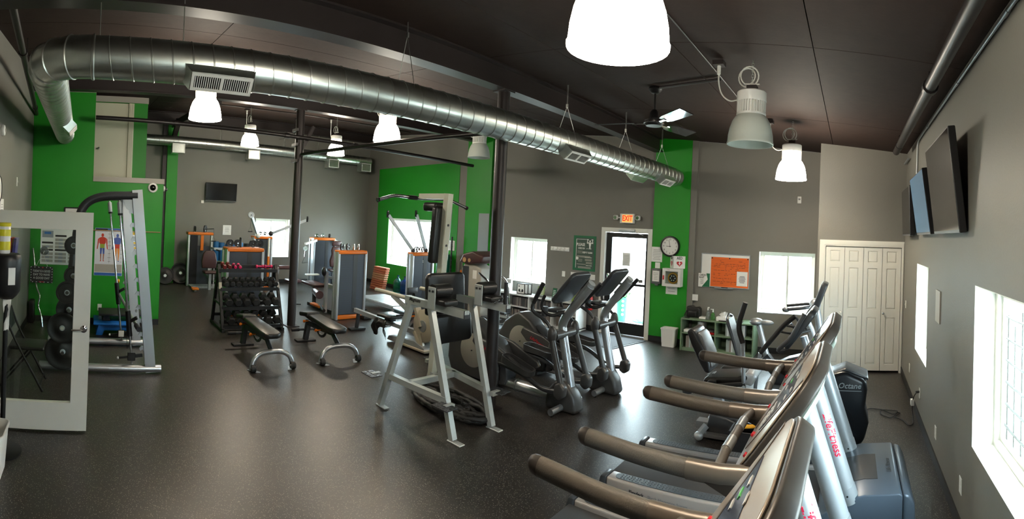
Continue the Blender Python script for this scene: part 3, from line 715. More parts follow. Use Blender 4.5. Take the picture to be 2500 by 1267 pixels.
d_ = build(G().box(x0,x1,y0,y0+.02,z0,z0+.05).box(x0,x1,y0,y0+.02,z1-.05,z1).box(x0,x0+.06,y0,y0+.02,z0+.05,z1-.05).box(x1-.05,x1,y0,y0+.02,z0+.05,z1-.05), 'door', 'white_plastic', t)
build(G().box(x0+.06,x1-.05,y0+.008,y0+.012,z0+.05,z1-.05), 'pane', 'clear_glass', d_)
build(G().rbox(x0+.015,x0+.04,y0-.015,y0,z0+.12,z0+.2,.004), 'handle', 'ink_red', d_); text('A E D', .022, V(-3.30,y0-.001,1.38), 'front', d_, 'ink_red')
mat('aed_yellow', (206,150,40), .4)
build(G().lathe([(0,0),(.10,0),(.11,.03),(.095,.05),(.08,.052),(.078,.045),(0,.045)], V(-3.235,PY-.03,1.225), ax=(0,-1,0), n=28), 'defibrillator', 'aed_yellow', t)
build(G().cyl(V(-3.235,PY-.075,1.225),V(-3.235,PY-.082,1.225),.076,n=24), 'defibrillator_face', 'black_plastic', t)
for k in range(6): build(G().cyl(V(-3.235+.045*math.cos(k*PI/3),PY-.082,1.225+.045*math.sin(k*PI/3)),V(-3.235+.045*math.cos(k*PI/3),PY-.086,1.225+.045*math.sin(k*PI/3)),.011,n=10), 'face_button', 'white_plastic', t)
t = plate('paper_notice', 'front', V(-3.28,PY,.99), .23, .15, 'white_paper', 'small white paper taped below the defibrillator cabinet', 'notice'); lines(t, 'front', V(-3.28,PY-.002,1.02), .15, 2, .05)
# exit sign
C = V(-4.285,YE,2.31); t = thing('exit_sign', 'lit EXIT sign with two emergency lamps above the glass door', 'sign', C)
build(G().rbox(-4.44,-4.13,YE-.06,YE,2.215,2.405,.008), 'housing', 'white_plastic', t)
mat('exit_panel', (250,186,96), .4, emit=.3); mat('exit_red', (214,22,10), .4, emit=.3)
build(panel(G(), 'front', V(-4.275,YE-.06,2.31), .23, .15, .0015), 'lit_panel', 'exit_panel', t)
text('EXIT', .15, V(-4.275,YE-.0625,2.31), 'front', t, 'exit_red', bold=.004, sx=.72)
for s in (-1,1):
    x = -4.285+s*.245
    h_ = build(G().rbox(x-.045,x+.045,YE-.10,YE-.03,2.28,2.37,.02), 'lamp_head', 'white_plastic', t)
    build(G().cyl((x,YE-.10,2.325),(x,YE-.104,2.325),.034,n=18), 'lamp_lens', 'chrome', h_)
    build(G().bar((x-s*.045,YE-.03,2.325),(x-s*.10,YE-.03,2.325),.025,.025), 'lamp_bracket', 'white_plastic', t)
# green poster
mat('poster_green', (22,104,66), .5); mat('poster_slate', (62,82,72), .5)
C = V(-5.265,YE,1.56); t = thing('rules_poster', 'green gym rules poster headed PLEASE beside the exit door', 'poster', C)
build(panel(G(), 'front', C, .545, .725, .006), 'sheet', 'poster_green', t); build(panel(G(), 'front', C+V(.01,-.006,.0), .44, .64, .0006), 'slate_field', 'poster_slate', t)
yy = YE-.0075
text('PLEASE', .085, V(-5.46,yy,1.735), 'front', t, 'white_paper', al='LEFT', bold=.0015, sx=.78); text('CHECK IN', .05, V(-5.42,yy,1.66), 'front', t, 'white_paper', al='LEFT', bold=.001, sx=.7); text('at front desk', .03, V(-5.22,yy,1.66), 'front', t, 'white_paper', al='LEFT', sx=.8)
text('KEEP IT CLEAN', .05, V(-5.07,yy,1.575), 'front', t, 'white_paper', al='RIGHT', bold=.001, sx=.7)
for (x,z,w,n) in ((-5.37,1.605,.14,3),(-5.28,1.50,.36,2),(-5.16,1.435,.20,2),(-5.36,1.43,.12,3),(-5.14,1.375,.16,2),(-5.33,1.33,.22,1),(-5.25,1.275,.34,2)): lines(t, 'front', V(x,yy+.0005,z), w, n, .022, .012 if n < 3 else .006, 'light_trim', 'print_rows', .2)
text('WE LOVE YOU', .032, V(-5.08,yy,1.475), 'front', t, 'white_paper', al='RIGHT', sx=.8); text('DRINK MORE', .03, V(-5.07,yy,1.31), 'front', t, 'white_paper', al='RIGHT', sx=.8)
build(G().cyl((-5.435,yy+.001,1.45),(-5.435,yy,1.45),.034,n=20), 'badge', 'white_paper', t)
# flexing figure with a bar
g = G().ell((-5.135,yy,1.815),(.018,.0008,.02),12,6).prism([(-5.17,1.79),(-5.10,1.79),(-5.115,1.72),(-5.155,1.72)], 'y', yy, yy+.0008).prism([(-5.152,1.72),(-5.118,1.72),(-5.118,1.655),(-5.13,1.655),(-5.135,1.705),(-5.14,1.655),(-5.152,1.655)], 'y', yy, yy+.0008)
for s in (-1,1): g.bar((-5.135+s*.03,yy,1.785),(-5.135+s*.07,yy,1.77),.018,.001,up=(0,1,0)).bar((-5.135+s*.07,yy,1.77),(-5.135+s*.055,yy,1.83),.016,.001,up=(0,1,0)).bar((-5.135+s*.075,yy,1.845),(-5.135+s*.035,yy,1.845),.02,.001,up=(0,1,0))
build(g, 'lifter_figure', 'white_paper', t)
build(G().box(-5.47,-5.46,yy,yy+.0006,1.25,1.85).box(-5.47,-5.22,yy,yy+.0006,1.845,1.852), 'poster_rule', 'white_paper', t)
# row of hooks
t = thing('hook_rail', 'white rail of five coat hooks under the exit sign side of the window', 'hook rail', (-5.88,YE,1.61)); t['label'] = 'white rail of five square hooks between window and green poster'
build(G().rbox(-6.12,-5.64,YE-.015,YE,1.57,1.655,.003), 'rail', 'white_plastic', t)
for k in range(5):
    x = -6.07+.095*k; build(G().rbox(x-.036,x+.036,YE-.024,YE-.015,1.578,1.648,.004).cyl((x+.01,YE-.024,1.60),(x+.01,YE-.05,1.605),.006,n=8), 'hook', 'white_plastic', t)
def switch(face, c, w, h, label, kind='rocker', gang=1):
    t = thing('wall_switch' if kind == 'rocker' else 'wall_outlet', label, 'switch' if kind == 'rocker' else 'outlet', c); M = Matrix.Translation(c) @ MX[face].to_4x4()
    build(G().rb(G().xf(G().box(-w/2,w/2,-h/2,h/2,0,.007), M), .003, 1), 'cover_plate', 'white_plastic', t)
    for k in range(gang):
        x = (k-(gang-1)/2)*.046
        if kind == 'rocker': build(G().xf(G().box(x-.006,x+.006,-.012,.014,.007,.016), M), 'toggle', 'white_paper', t)
        else:
            for s in (-1,1): build(G().xf(G().rbox(x-.014,x+.014,s*.021-.014,s*.021+.014,.007,.009,.005,1), M), 'socket', 'white_paper', t)
    return t
switch('front', V(-5.76,YE,1.088), .08, .115, 'single light switch under the hook rail'); switch('front', V(-5.495,YE,1.087), .165, .115, 'triple light switch below the green poster', gang=3)
switch('front', V(-5.04,YE,1.08), .12, .11, 'double light switch next to the exit door frame', gang=2); switch('front', V(-2.81,YE-.05,.895), .11, .115, 'white switch plate right of the green pilaster')
switch('right', V(XR,7.24,1.128), .075, .115, 'white light switch on the right wall beside the closet')
for i,(y,z,l) in enumerate(((6.60,.355,'outlet on the right wall nearest the closet'),(5.60,.328,'outlet on the right wall with a black cord plugged in'),(4.53,.30,'outlet low on the right wall between the two windows'),(3.48,.33,'outlet on the right wall closest to the near window'))): switch('right', V(XR,y,z), .075, .118, l, 'outlet')
switch('back', V(XP,.164,.29), .075, .118, 'white outlet low on the green partition behind the smith machine', 'outlet')
switch('back', V(XB,5.9,1.62), .10, .17, 'white control plate right of the far window'); switch('back', V(XB,5.2,.55), .08, .115, 'outlet under the far window', 'outlet')
switch('left', V(-6.86,YL,2.40), .06, .13, 'slim white plate high on the left wall')
t = thing('thermostat', 'small white sensor box high on the front wall near the closet', 'sensor', (-.955,YE,2.68)); build(G().rbox(-.99,-.92,YE-.03,YE,2.68,2.805,.008), 'case', 'white_plastic', t); build(panel(G(), 'front', V(-.955,YE-.03,2.755), .035, .03, .001), 'window', 'ink_grey', t)
# fire extinguisher
C = V(-5.02,8.46,.43); t = thing('fire_extinguisher', 'red fire extinguisher hanging left of the exit door', 'extinguisher', C)
build(G().lathe([(0,0),(.055,0),(.062,.015),(.062,.23),(.05,.27),(.022,.29),(.02,.31),(0,.31)], C, n=24), 'cylinder', 'red_paint', t)
build(G().cyl(C+V(0,0,.31),C+V(0,0,.34),.016,n=10).bar(C+V(-.01,0,.345),C+V(.06,-.02,.365),.014,.012).bar(C+V(-.01,0,.335),C+V(.055,-.02,.335),.014,.01), 'valve_lever', 'dark_steel', t)
build(G().tube(fil([C+V(-.02,0,.325),C+V(-.07,-.01,.30),C+V(-.072,-.02,.15),C+V(-.066,-.03,.08)],.03), .008, 8), 'hose', 'black_rubber', t)
build(G().shell([(.0625,.10),(.0635,.10),(.0635,.20),(.0625,.20)], C, n=24), 'label_band', 'white_paper', t); build(G().box(C.x-.02,C.x+.02,C.y+.055,YE,.5,.70), 'wall_bracket', 'dark_steel', t)
# whiteboard with orange chart and flyers
mat('chart_orange', (228,104,34), .6)
C = V(-2.27,YE,1.415); t = thing('whiteboard', 'whiteboard with an orange workout chart right of the green pilaster', 'whiteboard', C)
build(panel(G(), 'front', C, .91, .595, .012), 'board', 'white_plastic', t)
g = G().box(-2.73,-1.81,YE-.022,YE-.0,1.107,1.122).box(-2.73,-1.81,YE-.022,YE,1.708,1.722).box(-2.73,-2.717,YE-.022,YE,1.122,1.708).box(-1.823,-1.81,YE-.022,YE,1.122,1.708); build(g, 'frame', 'silver_paint', t)
build(G().box(-2.45,-2.1,YE-.06,YE-.02,1.095,1.105), 'pen_tray', 'silver_paint', t); build(G().cyl((-2.32,YE-.045,1.113),(-2.20,YE-.045,1.113),.008,n=8), 'marker', 'black_plastic', t)
ch = build(panel(G(), 'front', V(-2.185,YE-.012,1.39), .71, .54, .0015), 'orange_chart', 'chart_orange', t)
mat('chart_line', (150,58,14), .6)
g = G()
for k in range(17): panel(g, 'front', V(-2.185,YE-.0135,1.62-.029*k), .70, .003, .0005)
build(g, 'chart_rules', 'chart_line', ch, kind='stuff')
g = G()
for k in range(15):
    x = -2.50+.02*random.random(); z = 1.605-.029*k
    while x < -1.90:
        w = .02+.05*random.random()
        if random.random() < (.75 if k in (2,3,4,6,8,9,11,13) else .15): panel(g, 'front', V(x+w/2,YE-.0136,z-.012), w, .007, .0006)
        x += w+.015
build(g, 'chart_writing', 'ink_black', ch, kind='stuff')
for (x,z) in ((-2.52,1.64),(-2.19,1.645),(-1.85,1.645)): build(G().cyl((x,YE-.0135,z),(x,YE-.02,z),.012,n=12), 'magnet', 'black_plastic', t)
t = plate('exercise_flyer', 'front', V(-1.945,YE-.0145,1.285), .20, .26, 'white_paper', 'white flyer pinned at the lower right of the orange chart', 'flyer'); lines(t, 'front', V(-1.945,YE-.0168,1.33), .13, 6, .022, .008, 'ink_black')
t = plate('cardio_flyer', 'front', V(-2.66,YE-.0225,1.224), .22, .25, 'white_paper', 'CARDIO BLAST flyer at the lower left of the whiteboard', 'flyer')
text('CARDIO', .05, V(-2.755,YE-.0252,1.315), 'front', t, 'ink_black', al='LEFT', bold=.001, sx=.72); text('BLAST', .05, V(-2.755,YE-.0252,1.272), 'front', t, 'ink_black', al='LEFT', bold=.001, sx=.72)
build(G().prism([(-2.552,1.35),(-2.552,1.102),(-2.70,1.102),(-2.59,1.24),(-2.62,1.35)], 'y', YE-.0252, YE-.0248), 'green_swoosh', 'poster_green', t); lines(t, 'front', V(-2.70,YE-.0248,1.235), .07, 6, .016, .005)
# floor mat and waste bin by the door
mat('mat_grey', (58,58,60), .8, noise=.3, nscale=70, bump=.4, bscale=120)
t = thing('door_mat', 'dark ribbed door mat in front of the exit', 'mat', (-4.5,8.0,0)); M_ = G().rb(G().prism([(-5.1,8.44),(-4.98,7.52),(-3.93,7.48),(-3.70,8.38)], 'z', .001, .010), .004, 1)
build(M_, 'rubber_border', 'black_rubber', t); build(G().prism([(-5.05,8.40),(-4.94,7.57),(-3.96,7.53),(-3.76,8.34)], 'z', .010, .014), 'carpet', 'mat_grey', t)
def bin_(c, w, d, h, label, top=1.18):
    t = thing('waste_bin', label, 'waste bin', c); x, y, z = c
    def ringp(s, zz, r): return [(x+px, y+py, zz) for px,py in rr2(w*s, d*s, r, 4)]
    n = len(rr2(1,1,.1,4)); lv = [(1.0,z+.004,.03),(top,z+h,.04),(top+.07,z+h,.045),(top+.07,z+h-.02,.045),(top+.05,z+h-.02,.04),(top+.05,z+h+.004,.04),(top-.03,z+h+.004,.04),(.95,z+.02,.03)]
    vs = []; fs = []
    for s,zz,r in lv: vs += ringp(s,zz,r)
    for i in range(len(lv)-1):
        for k in range(n): fs.append((i*n+k,i*n+(k+1)%n,(i+1)*n+(k+1)%n,(i+1)*n+k))
    fs += [tuple(range(n-1,-1,-1)), tuple(range((len(lv)-1)*n,len(lv)*n))]
    build(G().add(vs,fs), 'bin_body', 'white_plastic', t)
    build(G().box(x-w*.4,x+w*.4,y-d*.4,y+d*.4,z,z+.004), 'bin_foot', 'white_plastic', t)
    return t
bin_((-3.20,8.27,0), .24, .18, .33, 'small white waste bin against the green pilaster')
# ================================================================ bookcases
def bookcase(name, label, x0, x1, y0, y1, z1, cols, m, back, shelfz):
    t = thing(name, label, 'bookcase', ((x0+x1)/2,(y0+y1)/2,0)); b = .022
    build(G().box(x0,x1,y0,y1,z1-b,z1), 'top', m, t); build(G().box(x0,x1,y0+.01,y1,.03,.03+b), 'bottom_shelf', m, t); build(G().box(x0+b,x1-b,y0+.02,y0+.03,0,.03), 'kick_board', m, t)
    build(G().box(x0+b,x1-b,y1-.008,y1,.03+b,z1-b), 'back_panel', back, t)
    for x in cols: build(G().box(x-b/2,x+b/2,y0,y1-.008,.0,z1-b), 'upright', m, t)
    xs = sorted(cols)
    for i in range(len(xs)-1): build(G().box(xs[i]+b/2,xs[i+1]-b/2,y0+.01,y1-.008,shelfz-b/2,shelfz+b/2), 'shelf', m, t)
    return t
mat('white_shelf', (228,229,226), .4); mat('sage_green', (112,134,108), .5)
WX0, WX1, WY = -7.55, -5.13, 8.12
cw = [WX0+.011+(WX1-WX0-.022)*k/4 for k in range(5)]
bookcase('white_bookcase', 'low white bookcase under the window left of the exit door', WX0, WX1, WY, YE-.02, .575, cw, 'white_shelf', 'light_trim', .31)
cg = [-2.93+.011,-2.29,-1.61-.011]
bookcase('green_bookcase', 'low sage-green bookcase below the orange chart', -2.93, -1.61, 8.10, YE-.02, .57, cg, 'sage_green', 'sage_green', .31)
BC = [mat('disc_%d' % i, c, .35) for i, c in enumerate(((74,68,68),(104,96,92),(132,124,118),(60,58,60),(150,142,136)))]; bme = {}
NUM = 'first second third fourth fifth sixth seventh eighth ninth tenth eleventh twelfth thirteenth fourteenth fifteenth sixteenth seventeenth eighteenth nineteenth twentieth'.split()
def media(x0, x1, y0, z, h, d, prefix, label, group, cols, step=.0165):
    x = x0; k = 0
    while x+step*1.5 < x1:
        w = step*random.choice((1,1,1,1.5)); hh = h*random.choice((1,1,1,.97)); key = (round(w,4), round(hh,4), cols[k%len(cols)])
        mt = random.choice(cols); key = (round(w,4), round(hh,4), mt)
        if key not in bme:
            g = G().box(0,w*.93,0,d,0,hh); o = build(g, prefix, mt); bme[key] = o.data; o.location = (x,y0,z)
        else: o = bpy.data.objects.new(prefix, bme[key]); COL.objects.link(o); o.location = (x,y0,z)
        tag(o, label % NUM[k], 'disc case', group); x += w; k += 1
dk = ['disc_0','disc_1','disc_2','disc_3']
for i in range(4):
    for z, rn in ((.053,'lower'),(.322,'upper')):
        a = cw[i]+.10; b = cw[i+1]-.015
        nm = ('leftmost','second','third','rightmost')[i]
        media(a, b, WY+.06, z, .19, .14, 'disc_case', '%%s slim disc case from the left, %s %s bay of the white bookcase' % (nm, rn), 'disc cases, %s %s white bay' % (nm, rn), dk, .034)
mat('bind_white', (196,200,204), .4); mat('bind_clear', (150,160,158), .3)
for i,(a,b,z,h,rn) in enumerate(((-2.63,-2.49,.322,.20,'upper left'),(-2.84,-2.40,.053,.21,'lower left'),(-2.12,-1.75,.322,.20,'upper right'),(-2.10,-1.75,.053,.20,'lower right'))):
    media(a, b, 8.16, z, h, .2, 'binder', '%%s folder from the left in the %s bay of the green bookcase' % rn, 'folders, %s green bay' % rn, ['bind_white','bind_clear','disc_2','bind_clear'], .03)
for o in [o for o in bpy.data.objects if o.name.startswith('binder')]: o['category'] = 'folder'
solo(G().rbox(-2.47,-2.31,8.13,8.33,.322,.36,.004), 'red_box', 'red_paint', 'flat red box on the upper shelf of the green bookcase', 'box')
solo(G().rbox(-2.45,-2.33,8.14,8.31,.361,.39,.004), 'dark_case', 'disc_0', 'dark case lying on the flat red box', 'case')
solo(G().rbox(-2.88,-2.66,8.13,8.34,.322,.37,.006), 'paper_stack', 'white_paper', 'stack of white papers on the upper left green shelf', 'papers')
# things on top of the green bookcase
Z = .571
t = thing('camera_bag', 'black soft bag on the left end of the green bookcase', 'bag', (-2.76,8.32,Z)); build(G().rb(G().prism([(-2.88,Z),(-2.63,Z),(-2.63,Z+.15),(-2.67,Z+.19),(-2.75,Z+.17),(-2.80,Z+.20),(-2.88,Z+.19)], 'y', 8.24, 8.40), .02, 3), 'body', 'black_vinyl', t); build(G().rbox(-2.84,-2.68,8.20,8.245,Z+.02,Z+.12,.015), 'pocket', 'black_vinyl', t); build(G().tube(fil([(-2.87,8.25,Z+.12),(-2.90,8.18,Z+.03),(-2.86,8.13,Z+.01),(-2.78,8.14,Z+.01)],.03), .008, 6), 'strap', 'black_vinyl', t)
solo(G().rbox(-2.62,-2.50,8.18,8.34,Z,Z+.03,.004), 'wipe_pack', 'white_paper', 'flat white packet beside the black bag', 'packet')
mat('bottle_clear', (190,198,198), .12, trans=.7); mat('gel_green', (120,190,110), .15, trans=.6)
t = thing('spray_bottle', 'clear spray bottle on the green bookcase', 'bottle', (-2.47,8.22,Z)); build(G().lathe([(0,0),(.028,0),(.03,.01),(.03,.11),(.012,.14),(.012,.155),(0,.155)], (-2.47,8.22,Z), n=18), 'body', 'bottle_clear', t); build(G().cyl((-2.47,8.22,Z+.155),(-2.47,8.22,Z+.20),.011,n=10).box(-2.475,-2.44,8.215,8.225,Z+.195,Z+.215), 'spray_head', 'white_plastic', t)
t = thing('gel_bottle', 'hand gel bottle with white pump on the green bookcase', 'bottle', (-2.37,8.20,Z)); build(G().lathe([(0,0),(.036,0),(.038,.01),(.038,.10),(.015,.125),(.015,.135),(0,.135)], (-2.37,8.20,Z), n=18), 'body', 'gel_green', t); build(G().cyl((-2.37,8.20,Z+.135),(-2.37,8.20,Z+.18),.012,n=10).box(-2.41,-2.36,8.192,8.208,Z+.178,Z+.19), 'pump', 'white_plastic', t)
t = thing('tissue_box', 'white tissue box with a tissue pulled up', 'tissue box', (-2.17,8.20,Z)); build(G().rbox(-2.29,-2.05,8.14,8.26,Z,Z+.07,.003), 'box', 'white_paper', t); g = G()
for k in range(7):
    a = k*.9; g.add([(-2.17+.05*math.cos(a),8.20+.02*math.sin(a),Z+.07),(-2.17+.09*math.cos(a+.4),8.20+.04*math.sin(a+.4),Z+.10+.06*random.random()),(-2.17+.03*math.cos(a+1.2),8.20+.03*math.sin(a+1.2),Z+.15),(-2.17+.03*math.cos(a+.9),8.20,Z+.07)],[(0,1,2,3)])
build(g, 'tissue', 'white_paper', t, ang=80)
solo(G().rbox(-2.24,-2.06,8.115,8.135,Z,Z+.018,.006), 'remote_control', 'black_plastic', 'black remote control in front of the tissue box', 'remote')
solo(G().rbox(-2.02,-1.82,8.12,8.22,Z,Z+.022,.006), 'remote_control', 'charcoal_plastic', 'dark handset lying right of the tissue box', 'remote')
# things on top of the white bookcase
Z = .576
mat('card_brown', (170,158,140), .6)
for k in range(3):
    t = thing('framed_card', ('front framed card with black letters on the white bookcase','middle framed card leaning behind the front one','rear framed card nearest the window')[k], 'frame', (-6.66+.05*k,8.24+.06*k,Z)); c = V(-6.66+.05*k,8.24+.06*k,Z+.115)
    build(G().box(c.x-.11,c.x+.11,c.y-.006,c.y+.006,c.z-.115,c.z-.098).box(c.x-.11,c.x+.11,c.y-.006,c.y+.006,c.z+.098,c.z+.115).box(c.x-.11,c.x-.095,c.y-.006,c.y+.006,c.z-.098,c.z+.098).box(c.x+.095,c.x+.11,c.y-.006,c.y+.006,c.z-.098,c.z+.098), 'frame', 'black_plastic', t)
    build(G().box(c.x-.095,c.x+.095,c.y-.001,c.y+.003,c.z-.098,c.z+.098), 'card', 'white_paper', t)
    if k == 0:
        for (ex,ez,rx,rz_) in ((-.04,-.04,.028,.035),(.045,-.04,.028,.035),(-.05,.05,.02,.012)): build(G().ell((c.x+ex,c.y-.003,c.z+ez),(rx,.001,rz_),12,6), 'motif', 'ink_black', t)
        build(G().box(c.x-.02,c.x+.03,c.y-.004,c.y-.002,c.z-.075,c.z-.063), 'motif', 'ink_black', t)
mat('flyer_green', (130,156,84), .5)
for (x,l,m) in ((-6.11,'green flyer in a clear stand on the white bookcase','flyer_green'),(-5.76,'green and white card stand at the right of the flyer','poster_green')):
    t = thing('flyer_stand', l, 'flyer stand', (x,8.28,Z)); w = .10 if m == 'flyer_green' else .055
    build(G().prism([(8.22,Z),(8.32,Z),(8.32,Z+.004),(8.228,Z+.004),(8.268,Z+.23),(8.264,Z+.23)], 'x', x-w, x+w), 'stand', 'bottle_clear', t)
    c = build(G().add([(x-w+.006,8.2225,Z+.01),(x+w-.006,8.2225,Z+.01),(x+w-.006,8.2605,Z+.225),(x-w+.006,8.2605,Z+.225)],[(0,1,2,3)]), 'flyer', m, t)
    g = G()
    for k in range(5): g.add([(x-w+.02,8.2213+.0354*(.16+.16*k),Z+.012+.2*(.16+.16*k)),(x+w-.03,8.2213+.0354*(.16+.16*k),Z+.012+.2*(.16+.16*k)),(x+w-.03,8.2213+.0354*(.2+.16*k),Z+.022+.2*(.16+.16*k)),(x-w+.02,8.2213+.0354*(.2+.16*k),Z+.022+.2*(.16+.16*k))],[(0,1,2,3)])
    build(g, 'flyer_print', 'white_paper', c)
t = plate('window_card', 'front', V(-5.22,8.20,.66), .16, .14, 'flyer_green', 'small green card standing at the right end of the white bookcase', 'card'); build(G().box(-5.30,-5.14,8.20,8.26,Z,Z+.012), 'card_foot', 'bottle_clear', t)
solo(G().rbox(-7.14,-7.0,8.3,8.36,Z,Z+.28,.004).rbox(-7.1,-7.0,8.24,8.3,Z,Z+.19,.004), 'brochure_holder', 'white_paper', 'white brochure holder on the bookcase behind the thick column', 'brochure holder')
solo(G().rbox(-3.01,-2.95,8.38,8.46,.0,.09,.004), 'cable_box', 'white_plastic', 'small white box on the floor left of the green bookcase', 'box')
# ================================================================ treadmills (long axis along x, front towards the right wall)
mat('console_face', (142,130,116), .3, metal=.1); mat('lcd', (58,66,84), .15); mat('key_white', (206,204,198), .4); mat('key_green', (90,190,90), .4)
mat('back_cover', (168,180,170), .35, metal=.3); mat('logo_red', (200,24,60), .4); mat('deck_silver', (176,170,166), .36, metal=.4); mat('stud_dark', (58,64,70), .45)
def treadmill(label):
    "built around y = 0; rear at x = -1.85, hood at x = .45"
    t = thing('treadmill', label, 'treadmill', (-.7,0,0), 'treadmills facing the right wall')
    for s in (-1,1):
        y0, y1 = sorted((s*.295, s*.42))
        rl = build(G().rb(G().prism([(-1.80,.05),(-1.80,.185),(-.2,.215),(-.2,.05)], 'y', y0, y1), .018, 3), 'side_rail', 'deck_silver', t)
        build(G().rb(G().prism([(-1.86,.045),(-1.87,.10),(-1.85,.185),(-1.80,.190),(-1.80,.045)], 'y', y0-.004, y1+.004), .012, 2), 'rail_end_cap', 'charcoal_plastic', rl)
        ym = s*.357
        pd = G().xf(G().prism(rr2(1.52,.085,.04,6), 'z', 0, .004), Matrix.Translation((-.98,ym,.2015)) @ Matrix.Rotation(-.01875,4,'Y'))
        pb = build(pd, 'tread_pad', 'stud_dark', rl)
        g = G()
        for i in range(58):
            for j in range(3):
                x = -1.69+.0247*i; g.lathe([(.0055,0),(.004,.004),(0,.005)], (x, ym-.024+.024*j+(.006 if i%2 else 0), .2045+.01875*(x+.98)), n=6)
        build(g, 'grip_studs', 'stud_dark', pb, kind='stuff')
        if s < 0:
            text('Flexdeck', .034, (-1.60,-.4208,.128), 'front', rl, 'ink_black', al='LEFT', bold=.001); text('Shock Absorption System', .030, (-1.445,-.4208,.128), 'front', rl, 'ink_grey', al='LEFT')
    build(G().rb(G().prism([(-1.83,.09),(-1.84,.13),(-1.82,.165),(-.1,.195),(-.1,.10)], 'y', -.272, .272), .01, 2), 'running_belt', 'belt_black', t)
    build(G().box(-1.78,-.2,-.296,.296,.04,.085), 'deck_frame', 'black_metal', t)
    for s in (-1,1): build(G().cyl((-1.70,s*.33,.0),(-1.70,s*.33,.05),.03,n=12), 'rear_foot', 'black_rubber', t); build(G().cyl((.2,s*.33,.0),(.2,s*.33,.05),.03,n=12), 'front_foot', 'black_rubber', t)
    # motor hood
    hd = build(G().rb(G().prism([(-.24,.17),(-.20,.22),(-.02,.335),(.10,.365),(.34,.375),(.36,.36),(.36,.15),(-.24,.15)], 'y', -.42, .42), .018, 3), 'motor_hood', 'treadmill_blue', t)
    build(G().rb(G().prism([(.362,.02),(.362,.372),(.41,.36),(.445,.30),(.455,.16),(.445,.02)], 'y', -.415, .415), .02, 3), 'front_bumper', 'treadmill_blue', t)
    build(G().rb(G().prism([(-.18,.32-.075),(-.02,.338),(.10,.3685),(.20,.372),(.20,.369),(.10,.365),(-.02,.334),(-.18,.24)], 'y', -.20, .20), .001, 1), 'hood_recess', 'charcoal_plastic', hd)
    text('Life Fitness', .05, (.29,0,.3775), None, hd, 'charcoal_plastic', rot=Matrix.Rotation(PI/2,3,'Z'), shear=.3)
    build(G().box(-.24,.36,-.425,.425,.04,.148), 'skirt', 'deck_silver', t)
    build(G().box(-.10,-.05,-.428,-.42,.11,.16), 'skirt_latch', 'ink_red', t)
    # uprights
    for s in (-1,1):
        a = V(.005,s*.37,.30); b = V(-.30,s*.37,1.17)
        up = build(G().cyl(a, b, .062, n=28), 'upright', 'silver_paint', t, ang=60)
        d = (b-a).normalized()
        build(G().shell([(.0625,0),(.066,.0),(.066,.09),(.0625,.09)], a+d*.02, d, 28), 'upright_sleeve', 'silver_paint', up)
        build(G().cyl(a+d*.065+V(0,-.066,0),a+d*.065+V(0,-.0675,0),.007,n=10), 'bolt', 'black_metal', up)
        if s < 0:
            M = Matrix((tuple(-d), tuple(V(0,1,0).cross(-d).normalized()*1), (0,-1,0))).transposed()
            M = Matrix(((-d.x, -d.z*-1, 0),(0,0,-1),(-d.z, -d.x, 0)))
            # lettering wraps the tube: bend a flat line of text round its axis
            cu = bpy.data.curves.new('t','FONT'); cu.body = 'LifeFitness'; cu.size = .078; cu.align_x = 'CENTER'; cu.align_y = 'CENTER'; cu.shear = .35; cu.offset = .0015; cu.resolution_u = 2
            ob = bpy.data.objects.new('t', cu); me = bpy.data.meshes.new_from_object(ob)
            mid = a.lerp(b,.53); g = G(); e1 = V(0,-1,0); e2 = d.cross(e1).normalized()
            if e2.x < 0: e2 = -e2
            for v in me.vertices:
                th = v.co.y/.063+.42; g.v.append(tuple(mid-d*(v.co.x*.92)+(e1*math.cos(th)+e2*math.sin(th))*.0632))
            g.f = [tuple(p.vertices) for p in me.polygons]; bpy.data.objects.remove(ob)
            build(g, 'lettering', 'logo_red', up)
    # console
    c = V(-.365,0,1.215); sv = V(.57,0,.82).normalized(); nv = V(-sv.z,0,sv.x)
    M = Matrix(((0,sv.x,nv.x),(-1,0,0),(0,sv.z,nv.z))).to_4x4(); M.translation = c     # local x = -y, local y = up the slope, z = outwards
    def plate_(w, h, r, z0, z1, bev, cy=0): return G().rb(G().prism(rr2(w,h,r,6,0,cy), 'z', z0, z1), bev, 3, M, ang=.9)
    cb = build(plate_(.84,.70,.20,-.085,-.012,.014), 'console_body', 'bronze_dark', t, ang=50)
    build(plate_(.80,.66,.185,-.012,.0,.006), 'console_face', 'console_face', cb)
    build(plate_(.66,.48,.18,-.13,-.085,.03), 'console_back_cover', 'back_cover', cb)
    build(G().xf(G().prism([(-.26,.16),(.26,.16),(.20,-.04),(.10,-.17),(-.10,-.17),(-.20,-.04)], 'z', .0005, .003), M), 'display_lens', 'lcd', cb)
    build(G().xf(G().prism([(-.36,.26),(-.33,.26),(-.12,-.27),(-.15,-.27)], 'z', .0005, .004), M), 'trim_sweep', 'bronze_plastic', cb); build(G().xf(G().prism([(.36,.26),(.33,.26),(.12,-.27),(.15,-.27)], 'z', .0005, .004), M), 'trim_sweep', 'bronze_plastic', cb)
    for j in range(4):
        for i in range(3): build(G().xf(G().box(-.07+.055*i,-.03+.055*i,-.17+.035*j,-.15+.035*j,.003,.006), M), 'key', 'key_white', cb)
    for (x,y,m) in ((-.16,.02,'key_white'),(-.16,.07,'key_green'),(-.16,.12,'key_white'),(.13,.02,'key_white'),(.13,.07,'key_white'),(.13,.12,'key_white'),(0,.16,'key_white')): build(G().xf(G().box(x,x+.06,y,y+.014,.003,.006), M), 'key', m, cb)
    build(G().xf(G().lathe([(0,.014),(.014,.013),(.017,.0)], (0,-.25,0), n=16), M), 'stop_button', 'ink_red', cb)
